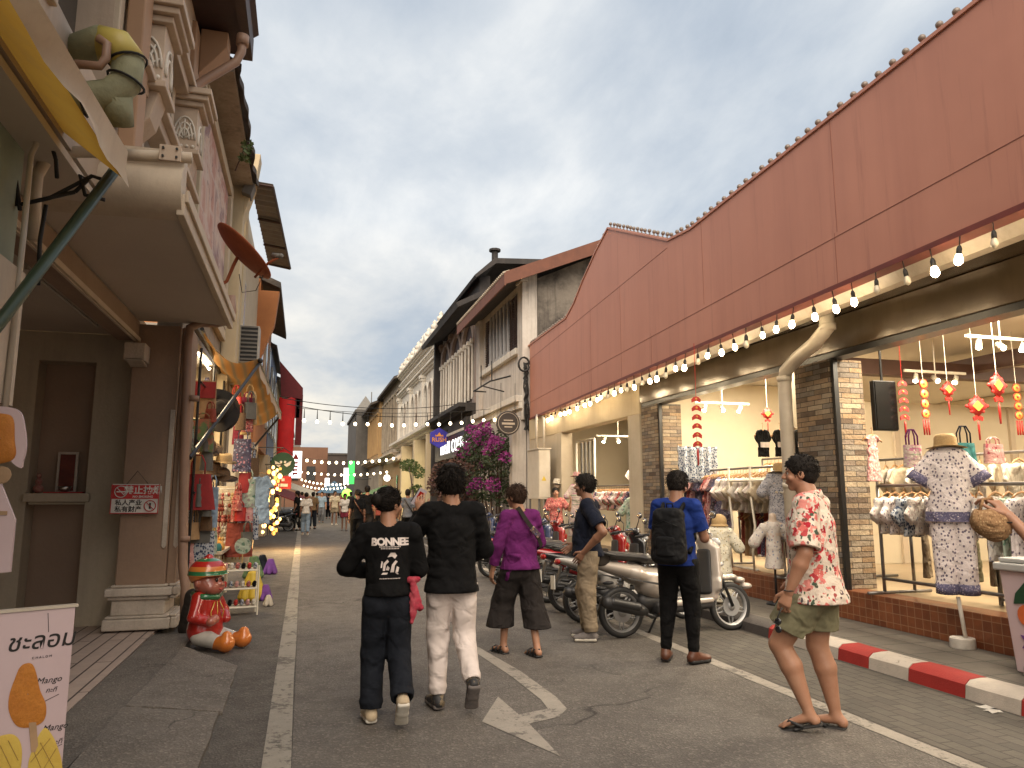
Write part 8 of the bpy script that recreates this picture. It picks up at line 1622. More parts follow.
 for s_ in (-1, 1):
  m = MB(); m.tube([(s_*.24, .32, 1.035), (s_*.36, .255, 1.015)], .020, 10); m.build('grip', 'black_rubber', t, 'all', local=True); m = MB(); m.tube([(s_*.20, .37, 1.03), (s_*.28, .36, 1.02), (s_*.36, .31, 1.0)], .008, 6); m.build('brake_lever', 'alloy', t, 'all', local=True)
  m = MB(); m.tube([(s_*.18, .37, 1.04), (s_*.22, .40, 1.15), (s_*.28, .38, 1.20)], .007, 6); m.ell((s_*.31, .375, 1.22), (.062, .016, .042), 14, 8); mi = m.build('mirror', 'plastic_dark', t, 'all', local=True); m = MB(); m.ell((s_*.31, .365, 1.22), (.054, .011, .036), 14, 8); m.build('mirror_glass', 'mirror_glass', mi, 'all', local=True)
 return t
def lean(o, a): e = o.rotation_euler.copy(); o.rotation_mode = 'XYZ'; m = Matrix.Rotation(e.z, 3, 'Z') @ Matrix.Rotation(a, 3, 'Y'); o.rotation_euler = m.to_euler()
s0 = make_scooter('silver scooter nearest the camera, front wheel against the kerb, behind the blue-shirted man', (4.02, 7.68, .0), -PI/2+.06)
spots = [(3.93, 8.6, 'paint_white', 'white scooter with dark wheels, second from the front of the row', -.05), (4.0, 9.45, 'paint_black', 'black scooter third in the row behind the man in khaki trousers', .05), (4.05, 10.3, 'paint_red', 'dark red scooter fourth in the row', -.08), (4.02, 11.35, 'paint_white', 'white scooter fifth in the row with cream fairing', .1), (4.1, 12.1, 'paint_black', 'black scooter sixth in the row in front of the saleswoman', -.04), (4.05, 12.9, 'paint_red', 'dark red scooter seventh in the row', .05), (4.05, 13.7, 'paint_blue', 'dark blue scooter eighth and last of the near group', .0)]
for x, y, p, lab, a in spots:
 c = dup(s0, (x, y, 0), -PI/2+a, lab)
 recolor(c, {k: MATS[p] for k in ('front_fender', 'front_shield', 'side_skirt', 'tail_body', 'handlebar_cover')}); lean(c, -.10)
for x, y, p, lab, a in ((4.2, 17.5, 'paint_black', 'black scooter parked far along the right kerb near the gray-shirted man', .1), (4.2, 18.7, 'paint_blue', 'dark blue scooter parked far along the right kerb below the magenta flowers', -.1), (4.2, 20.1, 'paint_white', 'white scooter parked at the far end of the right row', .0)):
 c = dup(s0, (x, y, 0), -PI/2+a, lab); recolor(c, {k: MATS[p] for k in ('front_fender', 'front_shield', 'side_skirt', 'tail_body', 'handlebar_cover')}); lean(c, -.1)
for x, y, p, lab in ((-1.15, 33, 'paint_black', 'black scooter parked on the left beyond the lantern column'), (-1.2, 34.2, 'paint_blue', 'dark scooter behind the black one on the left'), (-1.25, 35.4, 'paint_black', 'third dark scooter in the row on the far left')):
 c = dup(s0, (x, y, 0), PI/2+.3, lab); c['group'] = 'scooters parked on the left'; recolor(c, {k: MATS[p] for k in ('front_fender', 'front_shield', 'side_skirt', 'tail_body', 'handlebar_cover')}); lean(c, -.1)
lean(s0, -.08); s0.scale = (1.05,)*3
p = Person('woman with a hair bun in a black top lettered BONNEE and dark jeans, walking away', (.59, 5.31, 0), .02, 1.57, male=False, fat=1.0, head=(-1.0, .0, 0),
 J=dict(head=(.004, .014, .925), shL=(-.098, -.004, .80), shR=(.098, -.004, .80), elL=(-.178, .03, .655), wrL=(-.07, .15, .62), elR=(.142, .02, .64), wrR=(.06, .14, .60),
   hipL=(-.05, 0, .51), knL=(-.052, .045, .285), anL=(-.058, .01, .048), toeL=(-.066, .115, .014), hipR=(.05, 0, .51), knR=(.055, -.0, .285), anR=(.052, -.165, .125), toeR=(.055, -.11, .03)))
p.body(); p.hair('blackhair', 'bun')
bo_ = p.shirt('black_cloth', .012, .535, 'long', .022, .006, .008, boxy=.004, cuff=.90, k=.02)
p.pants('dark_denim', .008, .05, wide=.022, wr=.006, brk=.006); p.shoe('L', 'tan_suede'); p.shoe('R', 'tan_suede')
def print_on(target, root, items, mat, name='print', base=(0, 0)):
 """projects flat lettering onto the back of a garment (local -y side)"""
 dg = bpy.context.evaluated_depsgraph_get(); bvh = BVHTree.FromPolygons([v.co[:] for v in target.data.vertices], [f.vertices[:] for f in target.data.polygons]); m = MB()
 for vs, fs in items:
  out = []
  for v in vs:
   hit = bvh.ray_cast(Vector((v[0], -1, v[2])), Vector((0, 1, 0)))[0]; y = hit.y if hit else -.1; out.append((v[0], y-.004+(v[1])*.2, v[2]))
  m.add(out, fs)
 o = m.build(name, MATS[mat], target, local=True, recalc=False); return o
items = [text_verts('BONNEE', .068, frame((0, 0, 1.20), (1, 0, 0), (0, 0, 1)), 0, bold=.0032, res=3, spacing=.92), text_verts('OUTDOOR MOUNTAIN TRAIL', .0135, frame((0, 0, 1.163), (1, 0, 0), (0, 0, 1)), 0)]
items = items[:1]
def poly(pts): return ([(x, 0, z) for x, z in pts], [tuple(range(len(pts)))])
for i in range(2):
 for k in range(14-i*2): x = -.075+k*.0105+i*.01; items.append(poly([(x, 1.166-i*.012), (x+.007, 1.166-i*.012), (x+.007, 1.172-i*.012), (x, 1.172-i*.012)]))
for k in range(13): x = -.07+k*.011; items.append(poly([(x, .955), (x+.008, .957), (x+.008, .962), (x, .960)]))
rsz = random.Random(4)
for pts in ([(-.05, 1.01), (-.045, 1.06), (-.02, 1.085), (-.01, 1.07), (-.03, 1.05), (-.035, 1.01)], [(-.02, 1.10), (.0, 1.13), (.03, 1.13), (.045, 1.11), (.03, 1.09), (.01, 1.105)], [(.0, 1.0), (.01, 1.05), (.035, 1.08), (.05, 1.07), (.03, 1.045), (.025, 1.0)], [(-.06, .985), (.06, .985), (.05, .998), (-.05, .998)], [(.035, 1.0), (.045, 1.04), (.062, 1.03), (.055, 1.0)], [(-.03, 1.015), (-.02, 1.045), (-.005, 1.03), (-.01, 1.012)], [(-.065, 1.03), (-.06, 1.075), (-.05, 1.07), (-.055, 1.03)]): items.append(poly(pts))
pr = print_on(bo_, p.root, items, 'white_cloth')
g = SDF(.007, (.05, -.22, .6), (.30, .12, 1.0)); g.cap((.165, -.06, .93), (.18, -.085, .80), .020, .035, .01, (1, 0, 0), (.018, .022)); g.cap((.18, -.085, .80), (.155, -.10, .66), .035, .012, .01, (1, 0, 0), (.02, .01)); g.cap((.165, -.07, .92), (.215, -.075, .75), .014, .022, .01); g.cap((.14, -.06, .94), (.20, -.05, .94), .022, .02, .01); g.wrinkle(.008, (45, 45, 25), 5); g.build('scarf', 'red_scarf', p.root)
m = MB(); c = p.headpos(-.02, -.066, .05); m.ell(c, (.008, .004, .014), 8, 6); m.ell(c+V3(.0, 0, -.025), (.006, .004, .008), 8, 6); m.build('hair_clip', 'sole_white', p.root, 'all', local=True)
p = Person('man in a loose black shirt and white trousers holding a phone up, walking away', (1.08, 5.52, 0), .0, 1.73, fat=1.04, head=(-.12, .05, 0),
 J=dict(head=(-.006, .014, .925), elL=(-.165, .055, .70), wrL=(-.118, .135, .80), elR=(.150, .02, .645), wrR=(.10, .13, .60),
   knL=(-.05, .03, .285), anL=(-.052, -.0, .048), toeL=(-.065, .10, .014), hipR=(.052, 0, .51), knR=(.058, .0, .29), anR=(.062, -.155, .13), toeR=(.066, -.10, .03)))
p.fing['L'] = dict(curl=.42, dir=(-.05, .25, 1), palm=(.45, .9, 0), thumb=(1, .1, 0)); p.fing['R'] = dict(curl=.6)
p.body(); p.hair('blackhair', 'full'); p.shirt('black_cloth', .014, .475, 'long', .018, .016, .007, boxy=.014, cuff=.90, k=.02)
p.pants('white_cloth', .006, .055, wide=.006, wr=.005, brk=.006); p.shoe('L', 'dark_shoe', 'grey_shoe'); p.shoe('R', 'dark_shoe', 'grey_shoe')
m = MB(); m.box(-.02, .02, 0, .002, 0, .008); lab_ = m;
hw = V3(*p.root.location)+p.j['handL']; ph = thing('phone', 'black smartphone in a bumpy case held up by the man in the black shirt', 'phone', tuple(hw+V3(.0, .035, .015)), 0); ph.rotation_euler = (.25, .5, .3)
g = SDF(.004, (-.06, -.03, -.1), (.06, .03, .1)); g.cap((0, 0, -.055), (0, 0, .055), .037, .037, .0, (1, 0, 0), (.007, .007), sq=5); g.build('case', 'black_metal', ph); m = MB(); m.box(-.034, .034, -.0095, -.0082, -.07, .07); m.build('screen', 'screen', ph, local=True); m = MB(); m.box(-.02, .022, -.0105, -.0097, -.01, .045); m.box(-.01, .03, -.0105, -.0097, -.055, -.03); m.build('screen_picture', 'glaze_red', ph, local=True)
p = Person('woman with short hair in a purple top and wide charcoal culottes, walking away', (2.07, 7.11, 0), .22, 1.62, male=False, fat=1.08, head=(.45, -.05, 0), skin=MATS['skin'],
 J=dict(elL=(-.155, -.01, .64), wrL=(-.165, .035, .50), elR=(.15, .02, .65), wrR=(.10, .13, .60), head=(-.02, .02, .925), hipL=(-.05, 0, .51), knL=(-.055, .09, .29), anL=(-.065, .09, .05), toeL=(-.08, .19, .016), knR=(.055, -.02, .285), anR=(.058, -.10, .055), toeR=(.063, -.0, .016)))
p.body(bare=True); p.hair('brownhair', 'short'); p.shirt('purple_cloth', .014, .50, 'long', .014, .020, .008, boxy=.016, cuff=.80, k=.02)
g = SDF(.009, (-.36, -.22, .62), (.36, .22, .95)); g.cap((-.10, -.02, .93), (-.165, -.03, .72), .13, .035, .03, (0, 1, 0), (.075, .02)); g.wrinkle(.008, (12, 12, 9), 6); g.build('shirt_point', 'purple_cloth', p.root)
j = p.j; H = p.H; g = SDF(.009, (-.38, -.40, .2), (.38, .42, 1.0)); g.cap(j['pel']-V3(0, 0, .04), j['waist'], .17, .145, .03, (1, 0, 0), (.135, .115))
for q, s_ in (('L', -1), ('R', 1)): e_ = j['kn'+q]*.42+j['an'+q]*.58; g.cap(j['hip'+q], j['kn'+q]+V3(s_*.03, 0, 0), .11, .115, .03); g.cap(j['kn'+q]+V3(s_*.03, 0, 0), e_+V3(s_*.05, 0, -.05), .115, .14, .008)
g.wrinkle(.014, (15, 15, 4), 11); g.halfspace((0, 0, .255), (0, 0, -1)); g.halfspace((0, 0, .98), (0, 0, 1))
for q, s_ in (('L', -1), ('R', 1)): e_ = j['kn'+q]*.42+j['an'+q]*.58; g.cap(e_+V3(s_*.03, 0, .06), e_+V3(s_*.03, 0, -.2), .05, .06, 0, op='-')
g.build('culottes', 'charcoal_cloth', p.root); p.shoe('L', 'black_rubber', kind='sandal', name='sandal'); p.shoe('R', 'black_rubber', kind='sandal', name='sandal')
sb = thing('crossbody_bag', 'patterned strap and small waist bag worn across the back of the woman in purple', 'bag', tuple(p.root.location), .22); m = MB(); X_ = lambda x, z: (x, -.148-.018*math.sin((z-.9)*5), z); P_ = [(-.05, -.02, 1.40), (-.05, -.08, 1.38), (-.02, -.155, 1.28), (.05, -.168, 1.19), (.12, -.155, 1.10), (.19, -.09, 1.02), (.20, .02, .98)]
rows = []
for i in range(len(P_)): a = Vector(P_[i]); rows.append([tuple(a+Vector((-.012, 0, -.014))), tuple(a+Vector((.016, 0, .018)))])
m.grid(rows); o = m.build('strap', 'felt_black', sb, local=True); md = o.modifiers.new('s', 'SOLIDIFY'); md.thickness = .006; md.offset = 0; m = MB(); m.obox((.07, -.182, 1.165), (.12, .02, .06), (0, .75, 0)); m.build('pouch', 'patch_print', sb, local=True, bevel=.01)
p = Person('man in a navy t-shirt and khaki trousers standing sideways with a hand at his hip', (3.0, 7.62, 0), 1.02, 1.745, fat=1.12, head=(.05, .05, 0), skin=MATS['skin_dark'],
 J=dict(pel=(0, .015, .515), waist=(0, .02, .61), elL=(-.185, -.115, .655), wrL=(-.125, .015, .53), elR=(.145, .02, .64), wrR=(.11, .12, .56), knL=(-.055, .01, .285), anL=(-.06, -.015, .048), toeL=(-.075, .09, .014), knR=(.06, .05, .285), anR=(.065, .03, .048), toeR=(.085, .135, .014), head=(0, .028, .925)))
p.fing['L'] = dict(curl=.3, dir=(.2, .6, -.75), palm=(1, .1, .1), thumb=(0, .5, .8)); p.body(); p.hair('blackhair', 'short'); p.shirt('navy_cloth', .010, .50, 'short', .012, .010, .006, belly=.014, boxy=.006, cuff=.80, k=.02)
p.pants('khaki_cloth', .009, .05, wide=.014, wr=.006, brk=.007); p.shoe('L', 'grey_shoe', 'sole_white'); p.shoe('R', 'grey_shoe', 'sole_white')
bg_ = thing('shoulder_bag', 'small black bag hanging at the hip of the man in the navy t-shirt', 'bag', (3.14, 7.62, .86), .4); g = SDF(.008, (-.15, -.1, -.2), (.15, .1, .2)); g.cap((0, 0, -.06), (0, 0, .06), .10, .09, .01, (1, 0, 0), (.035, .03), sq=4); g.build('body', 'felt_black', bg_); m = MB(); m.tube([(-.08, 0, .07), (-.1, .03, .3), (-.12, .02, .52)], .008, 6); m.build('strap', 'felt_black', bg_, 'all', local=True)
p = Person('man in a bright blue t-shirt and black trousers seen from behind, wearing a backpack', (3.40, 6.40, 0), -.85, 1.755, fat=1.08, head=(-.05, -.30, 0), skin=MATS['skin_dark'],
 J=dict(elR=(.138, .035, .64), wrR=(.075, .20, .66), elL=(-.138, .02, .64), wrL=(-.06, .19, .65), head=(0, .035, .918), knL=(-.065, .01, .285), anL=(-.075, -.02, .048), toeL=(-.10, .07, .014), knR=(.06, .03, .285), anR=(.07, -.0, .048), toeR=(.11, .085, .014)))
p.body(); p.hair('blackhair', 'short'); p.shirt('blue_cloth', .010, .50, 'short', .008, .010, .007, boxy=.002, cuff=.74, k=.02); p.pants('black_cloth', .005, .04, wide=.0, taper=.85, wr=.005, brk=.005); p.shoe('L', 'brown_leather', 'black_rubber'); p.shoe('R', 'brown_leather', 'black_rubber')
bp = thing('backpack', 'black backpack with side pockets on the back of the blue-shirted man', 'backpack', tuple(p.root.location), -.85); g = SDF(.008, (-.22, -.42, .85), (.22, .0, 1.52)); g.cap((0, -.215, .99), (0, -.205, 1.32), .165, .145, .02, (1, 0, 0), (.10, .085), sq=3); g.wrinkle(.004, (20, 20, 16), 4); bb = g.build('main_pack', 'backpack_cloth', bp)
g = SDF(.008, (-.2, -.42, .85), (.2, -.2, 1.2)); g.cap((0, -.295, 1.00), (0, -.29, 1.12), .10, .095, .02, (1, 0, 0), (.035, .03), sq=3); g.wrinkle(.003, (20, 20, 16), 9); g.build('front_pocket', 'backpack_cloth', bp)
for s_ in (-1, 1): m = MB(); m.tube([(s_*.09, -.15, 1.36), (s_*.10, -.06, 1.435), (s_*.105, .03, 1.42), (s_*.12, .10, 1.30), (s_*.14, .08, 1.12), (s_*.15, -.1, 1.0)], .022, 8); m.build('shoulder_strap', 'backpack_cloth', bp, 'all', local=True)
m = MB(); m.tube([(-.03, -.16, 1.40), (-.03, -.17, 1.44), (.03, -.17, 1.44), (.03, -.16, 1.40)], .007, 6); m.tube([(-.12, -.30, 1.24), (0, -.325, 1.29), (.12, -.30, 1.24)], .004, 5); m.build('handle', 'backpack_cloth', bp, 'all', local=True)
hw = np.array(Matrix.Rotation(-.85, 3, 'Z')@Vector(p.j['handR']*.5+p.j['handL']*.5))+V3(3.40, 6.40, 0); h2_ = thing('phone', 'phone held low in both hands by the blue-shirted man', 'phone', tuple(hw+V3(0, 0, .02)), -.85); m = MB(); m.obox((0, 0, 0), (.072, .15, .009), (.5, 0, 0)); m.build('body', 'black_metal', h2_, local=True, bevel=.003)
p = Person('man in a white shirt with coral flowers and olive shorts walking left in flip-flops', (3.34, 4.38, 0), .72, 1.80, fat=1.18, legs=.97, head=(.22, -.03, 0),
 J=dict(head=(0, .030, .925), elL=(-.158, -.005, .64), wrL=(-.165, .055, .50), elR=(.15, .02, .64), wrR=(.14, .09, .51), hipL=(-.05, .01, .50), hipR=(.05, 0, .50), knL=(-.055, .125, .295), anL=(-.055, .035, .07), toeL=(-.062, .12, .016), knR=(.055, .015, .285), anR=(.055, -.035, .048), toeR=(.062, .07, .014)))
p.fing['L'] = dict(curl=.75, palm=(1, -.1, 0)); p.body(bare=True); p.hair('blackhair', 'crop'); p.shirt('floral_cloth', .014, .455, 'short', .018, .026, .007, boxy=.012, cuff=.92, belly=.006, k=.02)
p.pants('olive_cloth', .012, .70, short=True, wide=.026, wr=.006, name='shorts', top=.60)
m = MB(); rs = random.Random(3); nk = p.j['neck']; [m.add([tuple(nk+V3(s_*.015, .085, -.05)), tuple(nk+V3(s_*.085, .03, .035)), tuple(nk+V3(s_*.09, -.05, .05)), tuple(nk+V3(s_*.0, -.078, .055)), tuple(nk+V3(s_*.0, -.098, .0)), tuple(nk+V3(s_*.115, -.04, .0)), tuple(nk+V3(s_*.105, .055, -.01)), tuple(nk+V3(s_*.055, .115, -.075))], [(0, 1, 6, 7), (1, 2, 5, 6), (2, 3, 4, 5)]) for s_ in (-1, 1)]
o = m.build('collar', 'floral_cloth', p.root, 'all', local=True); md = o.modifiers.new('s', 'SOLIDIFY'); md.thickness = .006; p.shoe('L', 'black_rubber', kind='flipflop', name='flip_flop'); p.shoe('R', 'black_rubber', kind='flipflop', name='flip_flop')
w_ = p.j['wrL']; m = MB(); m.tube([tuple(w_+V3(.034*math.cos(a*PI/8), .034*math.sin(a*PI/8)*.9, .01)) for a in range(16)], .004, 6, closed=True); m.build('bracelet', 'black_rubber', p.root, 'all', local=True)
hw = np.array(Matrix.Rotation(.72, 3, 'Z')@Vector(p.j['handL']))+V3(3.34, 4.38, 0); sgl = thing('sunglasses', 'dark sunglasses dangling from the hand of the man in the floral shirt', 'sunglasses', tuple(hw+V3(-.03, -.02, -.05)), .72); m = MB(); [m.ell((0, s_*.0+.02, -.03-.05*(s_ > 0)), (.006, .022, .022), 12, 8) for s_ in (-1, 1)]; m.build('lens', 'lens_clear' if False else M('dark_lens', (.01, .01, .012), rough=.08, kind='obj', spec=.9), sgl, 'all', local=True); m = MB(); m.tube([(0, .02, -.055), (0, .02, .0), (0, -.01, .06)], .004, 6); m.tube([(0, .02, -.08), (0, .05, -.02)], .003, 6); m.build('temple', 'black_rubber', sgl, 'all', local=True)
sx, sy_ = onX(556, 520, 5.35)[:2]
p = Person('saleswoman in a dark red flowered blouse behind the scooters, hand raised to a hat', (5.45, onX(556, 520, 5.45)[1], .13), PI-.35, 1.56, male=False, head=(.1, .05, .12), vox=.009,
 J=dict(elL=(-.19, .03, .68), wrL=(-.21, .09, .80), elR=(.15, .02, .64), wrR=(.12, .12, .58)))
p.body(); p.hair('blackhair', 'bun'); p.shirt('rose_print', .018, .50, 'short', .02, .012, .006); p.pants('black_cloth', .014, .05); p.shoe('L', 'dark_shoe'); p.shoe('R', 'dark_shoe')
HT = Vector(onY(992, 512, 2.80)); HL_ = Matrix.Rotation(.75, 3, 'Z')@Vector((-.135*1.6, .31*1.6, 0)); ROOT_X, ROOT_Y = HT.x-HL_.x, HT.y-HL_.y
p = Person('person at the right edge reaching out a bare arm to hold a woven basket bag', (ROOT_X, ROOT_Y, 0), .75, 1.60, male=False, head=(.2, -.1, 0),
 J=dict(elL=(-.20, .10, .655), wrL=(-.145, .27, HT.z/1.6-.01), elR=(.15, .03, .62), wrR=(.12, .15, .56)))
p.fing['L'] = dict(curl=.8, palm=(.3, .3, -1)); p.body(); p.hair('blackhair', 'long'); p.shirt('cream_cloth', .016, .52, 'short', .018); p.pants('dark_denim', .014, .05); p.shoe('L', 'dark_shoe'); p.shoe('R', 'dark_shoe')
hw = np.array(Matrix.Rotation(.75, 3, 'Z')@Vector(p.j['handL']))+V3(ROOT_X, ROOT_Y, 0)
w_ = p.j['wrL']; m = MB(); m.tube([tuple(w_+V3(-.02*0+.028*math.cos(a_*PI/8), .028*math.sin(a_*PI/8), -.03)) for a_ in range(16)], .004, 6, closed=True); m.build('bracelet', 'felt_black', p.root, 'all', local=True)
bk = thing('basket_bag', 'round brown woven basket bag held out by the person at the right edge', 'bag', tuple(hw+V3(-.03, .0, -.08))); bk.scale = (.82,)*3; g = SDF(.008, (-.2, -.15, -.2), (.2, .15, .2)); g.cap((-.03, 0, -.03), (.04, 0, -.05), .085, .10, .03, (0, 0, 1), (.075, .085)); g.ell((0, 0, .05), (.08, .045, .05), .01, op='-'); g.wrinkle(.006, (30, 30, 60), 4); g.build('body', 'basket_weave', bk); m = MB(); m.tube([(-.06, 0, .03), (-.03, 0, .09), (.03, 0, .1), (.07, 0, .03)], .009, 6); m.build('handle', 'basket_weave', bk, 'all', local=True)
ct0 = onX(1000, 580, 5.35); cx, cy_ = 5.42, ct0[1]
cart = thing('ice_cream_cart', 'white ice cream cart with grey top and fruit pictures at the right edge', 'cart', (cx+.3, cy_-.5, .13)); m = MB(); x0, x1, y0, y1 = cx-.05, cx+.55, cy_-1.1, cy_+.02; z0, z1 = .16, .93
m.add([(x0+.05, y0, z0), (x1, y0, z0), (x1, y1-.03, z0), (x0+.05, y1-.03, z0), (x0, y0, z1), (x1, y0, z1), (x1, y1, z1), (x0, y1, z1)], [(0, 1, 2, 3), (4, 5, 6, 7), (0, 1, 5, 4), (1, 2, 6, 5), (2, 3, 7, 6), (3, 0, 4, 7)]); m.build('body', 'poster_pink', cart, bevel=.01)
m = MB(); m.box(x0-.03, x1+.02, y0-.02, y1+.03, z1+.001, z1+.06); m.box(x0+.0, x1-.02, y0+.02, y1-.0, z1+.061, z1+.10); m.build('top', M('cart_top', (.42, .42, .40), (.34, .34, .33), 3, .4), cart, bevel=.012)
def cprint(yc, zc, r, mat, shape):
 m = MB(); m.prism([(x0-.006+.05*(1-(zc+b*r-z0)/(z1-z0)), yc+a*r, zc+b*r) for a, b in shape], (-.003, 0, 0)); m.build('fruit_print', MATS[mat], cart)
star = [(math.cos(k*PI/6)*(1 if k % 2 else .5), math.sin(k*PI/6)*(1 if k % 2 else .5)) for k in range(12)]; circ = [(math.cos(k*PI/8), math.sin(k*PI/8)) for k in range(16)]; leafs = [(-1, .6), (-.6, .7), (0, .3), (.7, -.4), (.9, -1), (.2, -.9), (-.6, -.2)]
cprint(y1-.22, .82, .14, 'sign_green', leafs); cprint(y1-.20, .60, .085, 'orange_plush', circ); cprint(y1-.20, .40, .10, 'violet_plush', star); cprint(y1-.5, .55, .12, 'mango_orange', circ)
m = MB(); [m.tube([(x, y-.02, .19), (x, y+.02, .19)], .06, 14) for x in (x0+.1, x1-.08) for y in (y0+.1, y1-.12)]; m.build('wheel', 'black_rubber', cart, True)
def far_person(label, x, y, rz, H, top, bottom, hair='short', male=True, walk=.05, short=False, seed=0, sleeve='short', group='people in the distance', vox=.018, skin=None, fat=1.0, arms=None):
 rs = random.Random(seed); J = dict(knL=(-.05, .02+walk, .285), anL=(-.052, walk*.7, .048), toeL=(-.062, walk*.7+.1, .014), knR=(.05, -walk*.3, .285), anR=(.05, -walk*1.6, .06), toeR=(.06, -walk*1.4+.09, .02))
 if arms: J.update(arms)
 p = Person(label, (x, y, 0), rz, H, group, fat, male, (rs.uniform(-.4, .4), 0, 0), vox, J, MATS['skin_dark'] if rs.random() > .5 else MATS['skin']); p.body(simple=True); p.hair('blackhair', hair, vox=vox*.8); p.shirt(top, .016, .50, sleeve, .016, .01, .004)
 p.pants(bottom, .016, .68 if short else .05, short=short, wide=.02 if short else .01, name='shorts' if short else 'trousers'); m = MB()
 for q in 'LR': a = p.j['an'+q]; b = p.j['toe'+q]; m.tube([a*V3(1, 1, 0)+V3(0, -.04, .035), b*V3(1, 1, 0)+V3(0, .02, .03)], [.045, .04], 8)
 m.build('shoes', MATS[rs.choice(['dark_shoe', 'sole_white', 'grey_shoe'])], p.root, 'all', local=True); return p
def strap(p, label, mat='felt_black', s_=1):
 H = p.H; r = p.root; t = thing('crossbody_bag', label, 'bag', tuple(r.location), r.rotation_euler.z); m = MB(); m.tube([(s_*-.06*H, -.02, .835*H), (s_*-.05*H, -.075*H, .80*H), (0, -.092*H, .72*H), (s_*.06*H, -.082*H, .63*H), (s_*.10*H, -.03*H, .57*H), (s_*.11*H, .02, .54*H)], .014, 6); m.build('strap', MATS[mat], t, 'all', local=True); m = MB(); m.obox((s_*.125*H, .02, .50*H), (.06, .2, .16)); m.build('pouch', MATS[mat], t, local=True, bevel=.02)
q = onZ(407, 546); p = far_person('man in a grey t-shirt and dark trousers with a black strap across his back', q[0], q[1], -.1, 1.70, 'grey_cloth', 'black_cloth', seed=1, vox=.012); strap(p, 'thin black crossbody bag worn by the man in the grey t-shirt')
q = onZ(356, 549); p = far_person('woman in black top and black trousers with a strap across her back', q[0], q[1], 0, 1.68, 'black_cloth', 'black_cloth', 'bun', False, seed=2, vox=.012); strap(p, 'brown crossbody bag worn by the woman in black', 'brown_leather')
q = onZ(305, 535); far_person('woman in a white top and pale blue jeans walking near the left edge line', q[0], q[1], .1, 1.62, 'white_shirt', 'pale_blue_cloth', 'bun', False, seed=3, vox=.012)
q = onZ(366, 546); far_person('tall man in a black vest walking just right of the woman in black', q[0]+.1, q[1]+1.2, 0, 1.82, 'black_cloth', 'charcoal_cloth', seed=4, vox=.014, skin='skin')
q = onZ(367, 541); far_person('man in a reddish shirt beside the tall man in black', q[0]+.35, q[1], .2, 1.68, 'rust_cloth', 'charcoal_cloth', seed=14, vox=.014)
q = onZ(344, 531); far_person('woman in white shirt and skirt-like shorts, left of the woman in black', q[0], q[1], PI, 1.58, 'white_shirt', 'maroon_cloth', 'bob', False, short=True, seed=5)
q = onZ(334, 525); far_person('man in a beige shirt and khaki shorts walking toward the camera', q[0], q[1], PI+.1, 1.74, 'beige_shirt', 'khaki_cloth', short=True, seed=6)
q = onZ(321, 523); far_person('man in a pale blue shirt walking toward the camera in mid-street', q[0], q[1], PI, 1.70, 'pale_blue_cloth', 'grey_cloth', seed=7)
q = onZ(312, 529); far_person('person in a brown shirt behind the woman in the white top', q[0], q[1], .3, 1.66, 'brown_shirt', 'dark_denim', seed=8)
for i, (px, py, top, bot, lab, rz, h_) in enumerate(((296, 531, 'black_cloth', 'black_cloth', 'person in black standing by the scooters on the left', 1.2, 1.7), (328, 519, 'navy_cloth', 'black_cloth', 'person in navy in the crowd before the blue tent', 0, 1.65), (340, 518, 'maroon_cloth', 'black_cloth', 'person in maroon in the crowd before the blue tent', PI, 1.65), (316, 517, 'teal_cloth', 'dark_denim', 'person in teal in the crowd left of the middle', .4, 1.7), (350, 520, 'charcoal_cloth', 'black_cloth', 'person in charcoal in the crowd at the right', 0, 1.72), (306, 518, 'red_scarf', 'black_cloth', 'person in red in the crowd at the left', PI, 1.6), (333, 513, 'cream_cloth', 'khaki_cloth', 'small cream-shirted person at the very end of the street', 0, 1.7), (322, 513, 'black_cloth', 'dark_denim', 'small dark person at the very end of the street, left', PI, 1.7), (345, 513, 'black_cloth', 'charcoal_cloth', 'small dark person at the very end of the street, right', 0, 1.7), (360, 524, 'olive_cloth', 'khaki_cloth', 'man in an olive shirt at the right of the crowd', PI, 1.72), (374, 527, 'black_cloth', 'black_cloth', 'person in black near the right kerb far down the street', 0, 1.68), (386, 524, 'brown_shirt', 'black_cloth', 'person in brown near the right kerb by the wall lamp', PI, 1.68), (301, 521, 'grey_cloth', 'black_cloth', 'person in grey on the left side of the crowd', 0, 1.7), (355, 516, 'white_shirt', 'dark_denim', 'small white-shirted person at the right of the far crowd', 0, 1.68))):
 q = onZ(px, py); far_person(lab, q[0], q[1], rz, h_, top, bot, 'short' if i % 2 else 'bob', i % 2 == 1, seed=20+i, vox=.028)
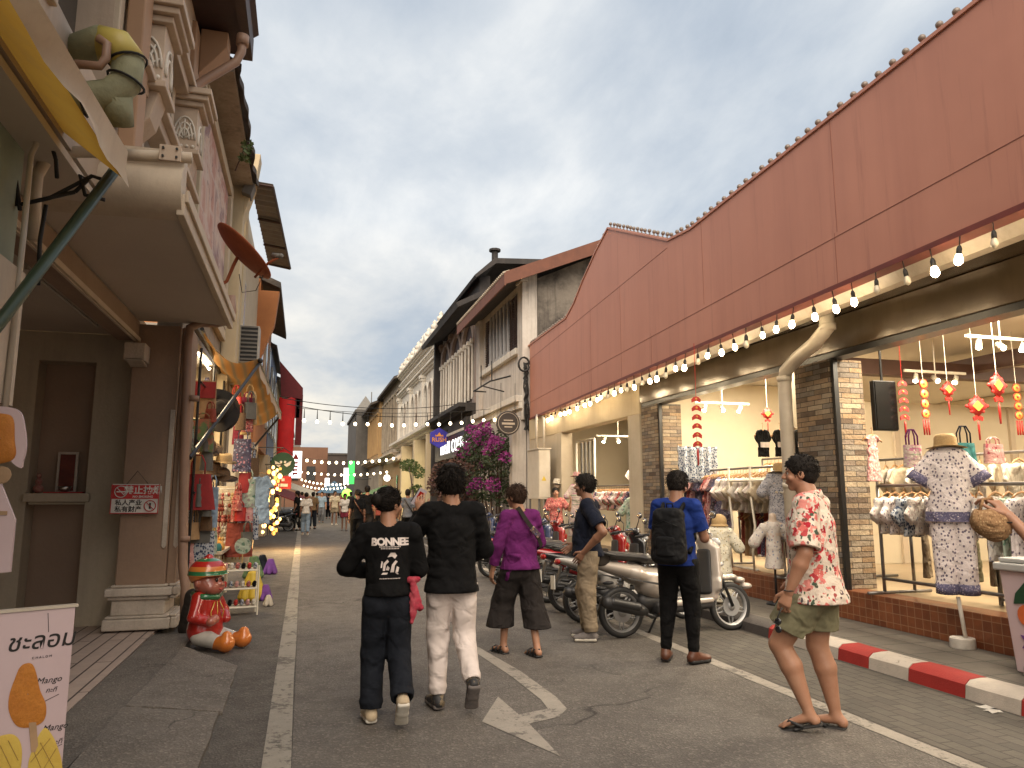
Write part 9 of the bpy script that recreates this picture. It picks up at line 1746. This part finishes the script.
te = thing('market_tent', 'blue canopy tent at the far end of the street above the crowd', 'tent', onY(335, 506, 75)); a, b = onY(316, 488, 76), onY(352, 493, 76); m = MB(); m.add([(a[0], 74, b[2]), (b[0], 74, b[2]), (b[0], 78, b[2]), (a[0], 78, b[2]), ((a[0]+b[0])/2, 76, a[2]+.7)], [(0, 1, 4), (1, 2, 4), (2, 3, 4), (3, 0, 4)]); m.build('canopy', 'tent_blue', te); m = MB(); [m.tube([(x, y, 0), (x, y, b[2])], .04, 5) for x in (a[0]+.1, b[0]-.1) for y in (74.1, 77.9)]; m.build('pole', 'ac_grey', te)
for i, (px, py, Y, lab) in enumerate(((300, 489, 55, 'pale sloping stall awning on the left behind the crowd'), (292, 496, 44, 'second stall awning at the left, nearer and lower'), (372, 494, 50, 'dark green stall awning on the right under the grey building'))):
 c = onY(px, py, Y); t = thing('stall_awning', lab, 'awning', c); m = MB(); m.obox((c[0], Y, c[2]), (2.4, 2.6, .06), (.15, (.35 if i < 2 else -.35), 0)); m.build('canvas', MATS[['cream_cloth', 'maroon_canvas', 'green_plush'][i]], t); m = MB(); [m.tube([(c[0]+x, Y-1.1, 0), (c[0]+x, Y-1.1, c[2])], .03, 5) for x in (-1, 1)]; m.build('pole', 'ac_grey', t)
bl = thing('balloon', 'lime green glowing balloon lamp over the crowd', 'lamp', onY(347, 494, 50)); m = MB(); c = bl.location; m.ell(c, .34, 12, 8); m.build('globe', 'lime_lamp', bl, 'all'); m = MB(); m.tube([(c.x, c.y, 0), (c.x, c.y, c.z)], .02, 5); m.build('pole', 'ac_grey', bl)
point('stall_lamp', (onY(300, 492, 40)), 60, (1, .8, .55), .2); wl = thing('lamp', 'white glowing stall lamp on the left in the distance', 'lamp', onY(299, 502, 40)); c = wl.location; m = MB(); m.ell(c, .2, 10, 6); m.build('globe', 'white_sign_lit', wl, 'all'); m = MB(); m.tube([(c.x, c.y, 0), (c.x, c.y, c.z)], .02, 5); m.build('pole', 'ac_grey', wl)
bpy.context.view_layer.update()
